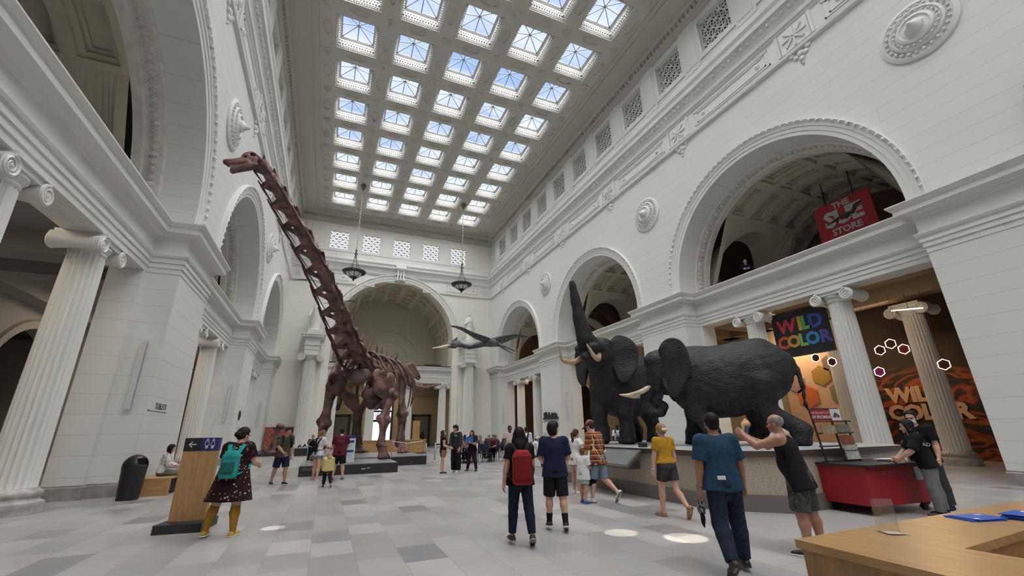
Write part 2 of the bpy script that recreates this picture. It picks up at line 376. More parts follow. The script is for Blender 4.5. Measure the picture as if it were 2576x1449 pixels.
# arches: archivolt rings and egg moulding
def archivolt(c, r, z, f, name, mt=m_pl, wid=.6, n=56, key=False):
    mb = MB(); prof = [(0, 0), (0, -.05), (.16, -.06), (.17, -.09), (.33, -.1), (.34, -.13), (.46, -.14), (wid-.02, -.22), (wid, -.2), (wid, 0)]
    z0 = 8.35
    def ring(i):
        if i < 0: return [(c+(r+a), z0, b) for a, b in prof]
        if i > n: return [(c-(r+a), z0, b) for a, b in prof]
        t = PI*i/n; return [(c+(r+a)*cos(t), z+(r+a)*sin(t), b) for a, b in prof]
    mb.loft([ring(i) for i in range(-1, n+2)], False)
    q = int(PI*r/.28)
    for i in range(q):
        t = PI*(i+.5)/q; mb.ball((c+(r+.52)*cos(t), z+(r+.52)*sin(t), -.2), (.07, .07, .06), 6, 4)
    return struct(mb.build(nm(name), mt, fn=f))
def coffer_vault(c, r, w0, w1, z, nth, nw, f, name, mt, arch_side=True, zlow=8.3):
    """barrel vault along w with stepped coffers; the lowest row is pierced by a round arch on either side."""
    mb = MB(); pt = lambda t, w_, k=0: (c+(r+k)*cos(t), z+(r+k)*sin(t), w_)
    dth = PI/nth; dw = (w1-w0)/nw
    def cell(t0, t1, a0, a1):
        sub = 3
        def grid(ta, tb, wa, wb, k):
            return [[pt(ta+(tb-ta)*i/sub, wa, k) for i in range(sub+1)], [pt(ta+(tb-ta)*i/sub, wb, k) for i in range(sub+1)]]
        def frame(o, i_, k0, k1):
            ro = [pt(o[0]+(o[1]-o[0])*i/sub, o[2], k0) for i in range(sub+1)]+[pt(o[1]-(o[1]-o[0])*i/sub, o[3], k0) for i in range(sub+1)]
            ri = [pt(i_[0]+(i_[1]-i_[0])*i/sub, i_[2], k1) for i in range(sub+1)]+[pt(i_[1]-(i_[1]-i_[0])*i/sub, i_[3], k1) for i in range(sub+1)]
            mb.loft([ro, ri], True)
        e = .16; b0 = (t0, t1, a0, a1)
        ins = lambda b, q: (b[0]+q/r, b[1]-q/r, b[2]+q, b[3]-q)
        q = min(dth*r, dw); b1 = ins(b0, .14*q); b2 = ins(b0, .25*q); b3 = ins(b0, .33*q)
        frame(b0, b1, 0, 0); frame(b1, b1, 0, .16); frame(b1, b2, .16, .18); frame(b2, b2, .18, .32); frame(b2, b3, .32, .32); frame(b3, b3, .32, .4)
        g = grid(b3[0], b3[1], b3[2], b3[3], .4); mb.loft(g, False)
    for i in range(nth):
        for j in range(nw):
            low = i in (0, nth-1)
            if arch_side and low and j < nw-1 or (arch_side and i in (1, nth-2) and j < nw-1): continue
            cell(i*dth, (i+1)*dth, w0+j*dw, w0+(j+1)*dw)
    if arch_side:
        wa, wb = w0, w0+(nw-1)*dw; wc = (wa+wb)/2; hw = (wb-wa)/2-.3; th1 = 2*dth
        for s_ in (0, 1):
            T = (lambda t: t) if s_ == 0 else (lambda t: PI-t)
            ar = [(wc+hw*cos(PI*i/24), (th1-.09)*sin(PI*i/24)) for i in range(25)]
            for (x0, t0), (x1, t1) in zip(ar, ar[1:]):
                mb.quad(pt(T(t0), x0), pt(T(t1), x1), pt(T(th1), x1), pt(T(th1), x0))
                a, b = pt(T(t0), x0), pt(T(t1), x1); sx = 1.3 if s_ == 0 else -1.3
                mb.quad(a, b, (b[0]+sx, b[1], b[2]), (a[0]+sx, a[1], a[2]))
            for e0, e1 in ((wa, wc-hw), (wc+hw, wb)): mb.quad(pt(T(0), e0), pt(T(0), e1), pt(T(th1), e1), pt(T(th1), e0))
    for s_ in (0, PI): mb.quad(pt(s_, w0), pt(s_, w1), (c+r*cos(s_), zlow, w1), (c+r*cos(s_), zlow, w0))
    return struct(mb.build(name, mt, fn=f))
def column_parts(t, h=6.6, r=.43):
    b = MB(); b.lathe([(r*1.45, 0), (r*1.45, .06), (r*1.42, .1), (r*1.47, .16), (r*1.42, .24), (r*1.25, .27), (r*1.2, .33), (r*1.28, .37), (r*1.3, .42), (r*1.25, .47), (r*1.1, .5), (r*1.06, .54)], 40)
    b.build('base', m_colbase, t, True, ang=50)
    s = MB(); nf = 22; rings = []; y0, y1 = .54, h-.5
    for i in range(9):
        q = i/8; rr = r*(1.0-.16*q**1.6); ring = []
        for k in range(nf*6):
            a = 2*PI*k/(nf*6); p = (k % 6)/6; d = 0 if p == 0 else -.055*r/.43*sin(PI*min(1, max(0, (p-.0)/1.0)))
            if i == 0 or i == 8: d *= .15
            ring.append(((rr+d)*cos(a), (rr+d)*sin(a), y0+(y1-y0)*([0, .02, .15, .35, .55, .75, .9, .985, 1][i])))
        rings.append(ring)
    s.loft(rings, True, True); s.build('shaft', m_pl, t, True, ang=40)
    c = MB(); rt_ = r*.86
    c.lathe([(rt_, h-.5), (rt_*1.06, h-.46), (rt_*1.02, h-.42), (rt_*1.12, h-.36), (rt_*1.25, h-.3), (rt_*1.2, h-.22)], 32)
    c.box((-r*1.25, -r*1.25, h-.09), (r*1.25, r*1.25, h)); c.box((-r*1.32, -r*1.12, h-.22), (r*1.32, r*1.12, h-.09))
    for s_ in (-1, 1):
        u = s_*r*1.33; z = h-.33; rv = .235*r/.43
        rings = []
        for i in range(9):
            q = -1+2*i/8; rr = rv*(.72+.28*abs(q)**1.5); rings.append([(u+rr*cos(2*PI*k/18), q*r*1.16, z+rr*sin(2*PI*k/18)) for k in range(18)])
        c.loft(rings, True, True)
        for e in (-1, 1):
            pts = []; rad = []
            for i in range(44):
                a = i/43*2.4*2*PI; rr = rv*(.93-.8*i/43); pts.append((u-s_*rr*sin(a)*1, e*(r*1.17+.012), z+rr*cos(a))); rad.append(.034*r/.43*(1.15-.7*i/43))
            c.tube(pts, rad, 5)
            c.ball((u, e*r*1.17, z), .045, 8, 5)
    c.build('capital', m_pl, t, True, ang=35)
m_colbase = mat('column_base_stone', (.40, .37, .35), .4, build=noisecol((.34, .31, .29), (.5, .48, .46), 5, 5))
col0 = thing('column', kind='structure'); column_parts(col0)
cols = []
first = True
def put_col(x, y, rz):
    global first
    if first: col0.location = (x, y, 0); col0.rotation_euler = (0, 0, rz); first = False; return col0
    return dup(col0, (x, y, 0), rz)
WC = DP+TH/2
for sd in ('right', 'left'):
    f = side_map(sd); off = .3 if sd == 'right' else .75
    for bi, c in enumerate(BAYS):
        archivolt(c, RI, ZS, f, 'trim')
        # inner ring band, vault, screen body, rail
        rb = MB(); prof = [(0, DP+.15), (-.05, DP+.15), (-.1, DP+.2), (-.12, DP+.7), (-.2, DP+.75), (-.2, DP+1.0), (-.25, DP+1.0)]
        rb.loft([[(c+(RI+a)*cos(PI*i/48), ZS+(RI+a)*sin(PI*i/48), b) for a, b in prof] for i in range(49)], False)
        for s_ in (-1, 1):
            rb.loft([[(c+s_*(RI+a), v, b) for a, b in prof] for v in (8.3, ZS)], False)
        for i in range(1, 60):
            t_ = PI*i/60; rb.ball((c+(RI-.12)*cos(t_), ZS+(RI-.12)*sin(t_), DP+.45), (.1, .1, .14), 6, 4)
        struct(rb.build(nm('trim'), m_carve, fn=f))
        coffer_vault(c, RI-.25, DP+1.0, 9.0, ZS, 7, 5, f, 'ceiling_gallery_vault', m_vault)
        sc = MB(); e0, e1 = c-5.07, c+5.07
        sc.quad((e0, ZA, DP), (e1, ZA, DP), (e1, ZA, DP+TH), (e0, ZA, DP+TH)); sc.quad((e0, ZA, DP+TH), (e1, ZA, DP+TH), (e1, 8.0, DP+TH), (e0, 8.0, DP+TH))
        sc.box((c-RI, 8.0, DP), (c+RI, 8.33, 9.0))
        for q in (.2, .42): sc.box((e0+.3, ZA-.02, DP+q), (e1-.3, ZA+.0, DP+TH-q))
        struct(sc.build('floor_gallery', m_pl, fn=f))
        rl = MB(); rl.box((c-RI+.05, 8.40, DP+.02), (c+RI-.05, 8.48, DP+.22)); struct(rl.build(nm('trim'), m_pl, fn=f))
        rk = MB(); rk.box((c-RI+.05, 8.33, DP+.06), (c+RI-.05, 8.40, DP+.18)); struct(rk.build(nm('trim'), m_blk, fn=f))  # black strip stands in for the dark gap under the rail
        if c < 0: continue
        for q in (-1, 1):
            x, y, _ = f(c+off+q*1.85, 0, WC); put_col(x, y, PI/2)
    # side hall: ceiling, back wall with arches, outer shell added to keep sky light out
    hm = m_hallR if sd == 'right' else m_hallL
    ce = MB(); ce.quad((LO, 7.6, DP+TH), (D_+3, 7.6, DP+TH), (D_+3, 7.6, 13), (LO, 7.6, 13))
    for c in BAYS:
        for s_ in (-1, 1): ce.box((c+s_*5.6-.45, 6.9, DP+TH), (c+s_*5.6+.45, 7.6, 13))
    ce.box((LO, 6.9, 6.2), (D_, 7.6, 7.0)); ce.box((LO, 7.0, DP+TH), (D_, 7.6, DP+TH+.25))
    struct(ce.build('ceiling_side_hall', hm, fn=f))
    bw = MB(); WB = 7.0
    for bi, c in enumerate(BAYS):
        r_, z_ = 2.7, 3.4
        if sd == 'right' and 0 < c < 12:
            bw.box((c-6.768, 0, WB), (c-5.2, 6.9, WB+.3)); bw.box((c+4.6, 0, WB), (c+6.768, 6.9, WB+.3)); continue
        ap = arch_pts(c, r_, 28, z_)
        for (u0, v0), (u1, v1) in zip(ap, ap[1:]):
            bw.quad((u0, v0, WB), (u1, v1, WB), (u1, 6.9, WB), (u0, 6.9, WB)); bw.quad((u0, v0, WB), (u1, v1, WB), (u1, v1, WB+.7), (u0, v0, WB+.7))
        for s_ in (-1, 1):
            bw.quad((c+s_*r_, 0, WB), (c+s_*6.768, 0, WB), (c+s_*6.768, 6.9, WB), (c+s_*r_, 6.9, WB)); bw.quad((c+s_*r_, 0, WB), (c+s_*r_, z_, WB), (c+s_*r_, z_, WB+.7), (c+s_*r_, 0, WB+.7))
        bw.loft([[(c+(r_+a)*cos(PI*i/28), z_+(r_+a)*sin(PI*i/28), WB+b) for a, b in ((0, 0), (0, -.08), (.3, -.08), (.35, -.12), (.4, 0))] for i in range(29)], False)
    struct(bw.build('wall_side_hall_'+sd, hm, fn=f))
    sh = MB(); sh.quad((LO-1, 0, 13), (D_+4, 0, 13), (D_+4, 20, 13), (LO-1, 20, 13)); sh.quad((LO-1, 19.6, .05), (D_+4, 19.6, .05), (D_+4, 19.6, 13), (LO-1, 19.6, 13))
    sh.quad((LO-1, 0, .05), (LO-1, 20, .05), (LO-1, 20, 13), (LO-1, 0, 13)); sh.quad((D_+4, 0, .05), (D_+4, 20, .05), (D_+4, 20, 13), (D_+4, 0, 13))
    for c in BAYS: sh.quad((c-6.7, 8.3, 9.6), (c+6.7, 8.3, 9.6), (c+6.7, 15, 9.6), (c-6.7, 15, 9.6))
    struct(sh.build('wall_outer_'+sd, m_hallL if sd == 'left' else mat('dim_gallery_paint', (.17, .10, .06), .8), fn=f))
# spandrel medallions
md = MB(); md.lathe([(1.06, 0), (1.06, .06), (1.0, .1), (.93, .12), (.9, .08), (.76, .08), (.74, .16), (.68, .2), (.64, .14), (.52, .16), (.5, .24), (.42, .28), (.38, .22), (.27, .25), (.24, .36), (.15, .42), (.1, .5), (.07, .6), (.02, .64)], 48)
for r_, q, s_ in ((.83, 26, .06), (.59, 22, .045), (.33, 14, .04)):
    for i in range(q): a = 2*PI*i/q; md.ball((r_*cos(a), r_*sin(a), .12 if r_ > .7 else .2), s_, 6, 4)
md0 = None; mk = 0
for sd in ('right', 'left'):
    for i, p in enumerate(PIERS[3:6]):
        y = (p[0]+p[1])/2
        if md0 is None:
            o = md0 = md.build('medallion', m_pl, smooth=True, ang=40)
        else: o = dup(md0)
        o.rotation_euler = (0, R(-90) if sd == 'right' else R(90), 0); o.location = (B_-.002 if sd == 'right' else -A_+.002, y, 13.95)
        where = ['nearest to the viewer', 'second from the far end', 'nearest to the far end wall'][i]
        tag(o, 'round white plaster medallion high on the %s wall, %s' % (sd, where), 'medallion', 'wall medallions')
# ------------------------------------------------------------------ floor and ceiling
fl = MB(); fl.quad((-20, -38, 0), (32, -38, 0), (32, 62, 0), (-20, 62, 0)); struct(fl.build('floor', m_floor))
CX = [5.9+3.35*k for k in (-2, -1, 0, 1, 2)]; CYs = [41.78-3.384*k for k in range(23)]; CH = 1.19
ce = MB(); xs = sorted([-A_, B_]+[x+s_*CH for x in CX for s_ in (-1, 1)]); ys = sorted([LO, D_]+[y+s_*CH for y in CYs for s_ in (-1, 1)])
for i in range(len(xs)-1):
    for j in range(len(ys)-1):
        if i % 2 == 1 and j % 2 == 1: continue
        ce.quad((xs[i], ys[j], ZC), (xs[i+1], ys[j], ZC), (xs[i+1], ys[j+1], ZC), (xs[i], ys[j+1], ZC))
for x0, y0, x1, y1 in ((-3.05, LO, -2.95, 44.6), (14.75, LO, 14.85, 44.6), (-3.05, 44.5, 14.85, 44.6), (-3.4, LO, -3.34, 44.9), (15.1, LO, 15.16, 44.9), (-3.4, 44.84, 15.16, 44.9)): ce.box((x0, y0, ZC-.07), (x1, y1, ZC))
gx = [x-1.675 for x in CX]+[CX[-1]+1.675]; gy = [y+1.692 for y in CYs]+[CYs[-1]-1.692]
for x in gx:
    for y in gy: ce.lathe([(.26, 0), (.24, -.08), (.16, -.1), (.1, -.2), (.05, -.34), (.02, -.36)], 12, (x, y, ZC))
def wreath(x, y, a, b):
    pts = [(x+a*cos(2*PI*i/18), y+b*sin(2*PI*i/18), ZC-.02) for i in range(19)]; ce.tube(pts, .055, 5, False)
for x in gx:
    for y in CYs: wreath(x, y, .22, .5)
for x in CX:
    for y in gy: wreath(x, y, .5, .22)
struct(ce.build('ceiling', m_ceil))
sk = thing(nm('window'), kind='structure')
cf = MB(); zg = .66; gi = .93
def sqring(h, z): return [(-h, -h, z), (h, -h, z), (h, h, z), (-h, h, z)]
cf.loft([sqring(h, z) for h, z in ((CH+.06, -.03), (CH-.0, -.06), (CH-.02, .0), (CH-.05, .02), (CH-.05, .12), (CH-.09, .14), (CH-.09, .42), (CH-.16, .44), (CH-.16, .56), (gi, .6), (gi, zg))])
for e in range(4):
    m4 = Matrix.Rotation(e*PI/2, 3, 'Z')
    for i in range(13): cf.cbox(m4 @ Vector((-.98+i*1.96/12, CH-.13, .30)), (.04 if e % 2 == 0 else .055, .055 if e % 2 == 0 else .04, .07))
    for i in range(16): cf.ball(m4 @ Vector((-1.03+i*2.06/15, CH-.1, .08)), .045, 5, 3)
cf.build('coffer', m_skyl := mat('coffer_white', (.46, .46, .445), .5), sk)
gb = MB(); ap = (0, 0, zg+.25)
for i in range(8):
    a = [(gi, gi), (0, gi), (-gi, gi), (-gi, 0), (-gi, -gi), (0, -gi), (gi, -gi), (gi, 0)][i]; gb.tube([(a[0], a[1], zg), ap], .028, 6)
gb.ball(ap, .08, 8, 5)
for e in range(4): m4 = Matrix.Rotation(e*PI/2, 3, 'Z'); gb.cbox(m4 @ Vector((0, gi, zg)), (gi, .03, .03) if e % 2 == 0 else (.03, gi, .03))
gb.build('glazing_bars', m_bar, sk)
gl = MB(); gl.add(sqring(gi, zg)+[ap], [(0, 1, 4), (1, 2, 4), (2, 3, 4), (3, 0, 4)]); gl.build('glass', m_glass, sk)
k = 0
for x in CX:
    for y in CYs:
        if k == 0: sk.location = (x, y, ZC)
        else: d = dup(sk, (x, y, ZC)); d.name = nm('window')
        k += 1
# near end wall behind the viewer
ew = MB(); ew.quad((-A_, LO, 0), (B_, LO, 0), (B_, LO, ZC), (-A_, LO, ZC)); struct(ew.build('wall_near', m_farw))
# ------------------------------------------------------------------ far wall
FC, FR, FZ, FD = 5.86, 6.25, 11.27, .7
f = side_map('far'); fwm = MB()
ap = arch_pts(FC, FR, 48, FZ)
for (u0, v0), (u1, v1) in zip(ap, ap[1:]):
    fwm.quad((u0, v0, 0), (u1, v1, 0), (u1, ZF, 0) if v1 < ZF else (u1, max(v1, ZF), 0), (u0, max(v0, ZF), 0)); fwm.quad((u0, v0, 0), (u1, v1, 0), (u1, v1, FD), (u0, v0, FD))
for s_ in (-1, 1):
    e = FC+s_*FR; x = B_ if s_ > 0 else -A_
    fwm.quad((e, 0, 0), (x, 0, 0), (x, FZ, 0), (e, FZ, 0)); fwm.quad((e, FZ, 0), (x, FZ, 0), (x, ZF, 0), (e, ZF, 0)); fwm.quad((e, 0, 0), (e, 0, FD), (e, FZ, FD), (e, FZ, 0))
WZ0, WZ1 = 20.5, 22.55
fcx = [FC+3.33*q for q in (-2, -1, 0, 1, 2)]
ed = sorted([-A_, B_]+[c+s_*.93 for c in fcx for s_ in (-1, 1)])
for i in range(len(ed)-1):
    fwm.quad((ed[i], 18.0, 0), (ed[i+1], 18.0, 0), (ed[i+1], WZ0, 0), (ed[i], WZ0, 0)); fwm.quad((ed[i], WZ1, 0), (ed[i+1], WZ1, 0), (ed[i+1], ZC, 0), (ed[i], ZC, 0))
    if i % 2 == 0: fwm.quad((ed[i], WZ0, 0), (ed[i+1], WZ0, 0), (ed[i+1], WZ1, 0), (ed[i], WZ1, 0))
for s_ in (-1, 1):
    x = B_ if s_ > 0 else -A_; fwm.quad((FC+s_*2.6, ZF, 0), (x, ZF, 0), (x, 18.1, 0), (FC+s_*2.6, 18.1, 0))
fwm.quad((FC-2.7, 17.3, 0.01), (FC+2.7, 17.3, 0.01), (FC+2.7, 18.1, 0.01), (FC-2.7, 18.1, 0.01))
struct(fwm.build('wall_far', m_farw, fn=f, recalc=False))
for a, b in ((-A_, FC-3.05), (FC+3.05, B_)): struct(sweep(MB(), [(a, 0), (b, 0)], [p for p in FRZ if p[1] < 18.02]+[(0, 18.02)]).build(nm('trim'), m_pl, fn=f))
struct(sweep(MB(), [(-A_, 0), (B_, 0)], [(0, 17.95)]+[p for p in FRZ if p[1] > 17.95]).build(nm('trim'), m_pl, fn=f))
tp = sweep(MB(), [(-A_, 0), (B_, 0)], TOP); u = -A_
while u < B_: tp.box((u, 23.9, -.33), (u+.17, 24.16, -.19)); u += .31
struct(tp.build(nm('trim'), m_ceil, fn=f))
pn = MB()
for s_ in (-1, 1):
    for x in (7.2,):
        for q in ((x-1.9, 16.95, x+1.9, 17.0), (x-1.9, 17.7, x+1.9, 17.75), (x-1.9, 16.95, x-1.85, 17.75), (x+1.85, 16.95, x+1.9, 17.75)):
            a, b = sorted((FC+s_*q[0], FC+s_*q[2])); pn.box((a, q[1], -.12), (b, q[3], -.06))
        pn.ball((FC+s_*(x-1.4), 17.35, -.08), (.12, .12, .06)); pn.ball((FC+s_*(x+1.4), 17.35, -.08), (.12, .12, .06))
    x = FC+s_*10.0
    for q in range(8): a = q*PI/4; pn.cbox((x+.26*cos(a), 17.35+.26*sin(a), -.1), (.22, .04, .04), Matrix.Rotation(a, 3, 'Z'))
struct(pn.build(nm('trim'), m_pl, fn=f))
ks = MB()
for (v0, v1, p) in ((17.45, 18.1, .25), (18.1, 18.5, .5), (18.5, 19.0, .62), (19.0, 19.25, .7)): ks.box((FC-.55, v0, -p), (FC+.55, v1, 0))
for q in (-.3, 0, .3): ks.box((FC+q-.08, 17.5, -.7), (FC+q+.08, 18.95, -.2))
ks.lathe([(.28, -.55), (.28, .55)], 16, (FC, 18.85, -.6), 'x'); ks.lathe([(.18, -.52), (.18, .52)], 14, (FC, 17.6, -.3), 'x')
struct(ks.build(nm('trim'), m_pl, fn=f))
def _arv():
    mb = MB(); prof = [(0, 0), (0, -.06), (.25, -.08), (.27, -.12), (.5, -.14), (.62, -.24), (.7, -.2), (.7, 0)]
    mb.loft([[(FC+(FR+a)*cos(PI*i/56), FZ+(FR+a)*sin(PI*i/56), b) for a, b in prof] for i in range(57)], False); return struct(mb.build(nm('trim'), m_pl, fn=f))
_arv()
lat = lattice(.93, WZ1-WZ0, WZ0, .15, .6)
first_w = None; ps = MB()
for i, c in enumerate(fcx):
    if not first_w:
        first_w = thing(nm('window'), kind='structure', loc=(c, 0, 0)); wf = MB()
        for (a, b, c_, d) in ((-1.2, WZ0-.28, 1.2, WZ0), (-1.2, WZ1, 1.2, WZ1+.28), (-1.2, WZ0, -.93, WZ1), (.93, WZ0, 1.2, WZ1)): wf.box((a, b, -.07), (c_, d, 0))
        for a in (-.93, .93): wf.quad((a, WZ0, 0), (a, WZ1, 0), (a, WZ1, .3), (a, WZ0, .3))
        for v in (WZ0, WZ1): wf.quad((-.93, v, 0), (.93, v, 0), (.93, v, .3), (-.93, v, .3))
        wf.build('frame', m_pl, first_w, fn=f); lat.build('lattice', mat('lattice_grey', (.16, .17, .19), .6), first_w, fn=f)
        g = MB(); g.quad((-.93, WZ0, .2), (.93, WZ0, .2), (.93, WZ1, .2), (-.93, WZ1, .2)); g.build('glass', m_glass, first_w, fn=f)
    else: d = dup(first_w, (c, 0, 0)); d.name = nm('window')
for c in [FC+3.33*q for q in (-2.5, -1.5, -.5, .5, 1.5, 2.5)]: ps.box((c-.5, 20.18, -.09), (c+.5, 23.4, 0))
struct(ps.build(nm('trim'), m_pl, fn=f))
# far screen: entablature, columns, big flanking columns with statues
sc = MB(); sweep(sc, [(FC-FR, FD-.25), (FC+FR, FD-.25)], ENT); sc.quad((FC-FR, ZA, FD-.25), (FC+FR, ZA, FD-.25), (FC+FR, ZA, FD+.75), (FC-FR, ZA, FD+.75)); sc.box((FC-FR, 7.9, FD-.2), (FC+FR, 8.3, 9.5)); sc.quad((FC-FR, ZA, FD+.75), (FC+FR, ZA, FD+.75), (FC+FR, 8, FD+.75), (FC-FR, 8, FD+.75))
struct(sc.build(nm('trim'), m_pl, fn=f))
rk = MB(); rk.box((FC-FR, 8.33, FD-.1), (FC+FR, 8.5, FD)); struct(rk.build(nm('trim'), m_blk, fn=f))
for q in (-5.5, -1.88, 1.88, 5.5): put_col(FC+q, D_+FD+.2, 0)
bigc = MB()
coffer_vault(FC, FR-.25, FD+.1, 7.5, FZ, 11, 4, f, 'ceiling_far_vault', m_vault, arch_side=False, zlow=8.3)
rb = MB(); prof = [(0, FD), (-.1, FD), (-.15, FD+.1), (-.25, FD+.1)]
rb.loft([[(FC+(FR+a)*cos(PI*i/48), FZ+(FR+a)*sin(PI*i/48), b) for a, b in prof] for i in range(49)], False)
for s_ in (-1, 1): rb.loft([[(FC+s_*(FR+a), v, b) for a, b in prof] for v in (8.3, FZ)], False)
struct(rb.build(nm('trim'), m_vault, fn=f))
bk = MB(); bk.quad((FC-7, 8.3, 7.5), (FC+7, 8.3, 7.5), (FC+7, 18, 7.5), (FC-7, 18, 7.5))
for rr in (2.6, 3.9): bk.loft([[(FC+(rr+a)*cos(PI*i/30), 9.6+(rr+a)*sin(PI*i/30), 7.5+b) for a, b in ((0, 0), (0, -.1), (.18, -.12), (.22, 0))] for i in range(31)], False)
for v, p in ((9.45, .2), (9.15, .12)): bk.box((FC-6, v, 7.5-p), (FC+6, v+.14, 7.5))
struct(bk.build('wall_far_gallery', m_vault, fn=f))
m_back = mat('ochre_lobby_paint', (.36, .30, .20), .7)
rm = MB(); rm.quad((FC-9, 0, 8.5), (FC+9, 0, 8.5), (FC+9, 7.9, 8.5), (FC-9, 7.9, 8.5)); rm.quad((FC-9, 7.3, FD), (FC+9, 7.3, FD), (FC+9, 7.3, 8.5), (FC-9, 7.3, 8.5))
for s_ in (-1, 1): rm.quad((FC+s_*7.2, 0, FD), (FC+s_*7.2, 0, 8.5), (FC+s_*7.2, 7.9, 8.5), (FC+s_*7.2, 7.9, FD))
rm.quad((FC-9, 18.2, 0), (FC+9, 18.2, 0), (FC+9, 18.2, 9), (FC-9, 18.2, 9)); rm.quad((FC-9, 0, 10), (FC+9, 0, 10), (FC+9, 18.5, 10), (FC-9, 18.5, 10))
rm.box((FC-7.2, 5.9, 8.2), (FC+7.2, 6.0, 8.5))
struct(rm.build('wall_far_lobby', m_back, fn=f))
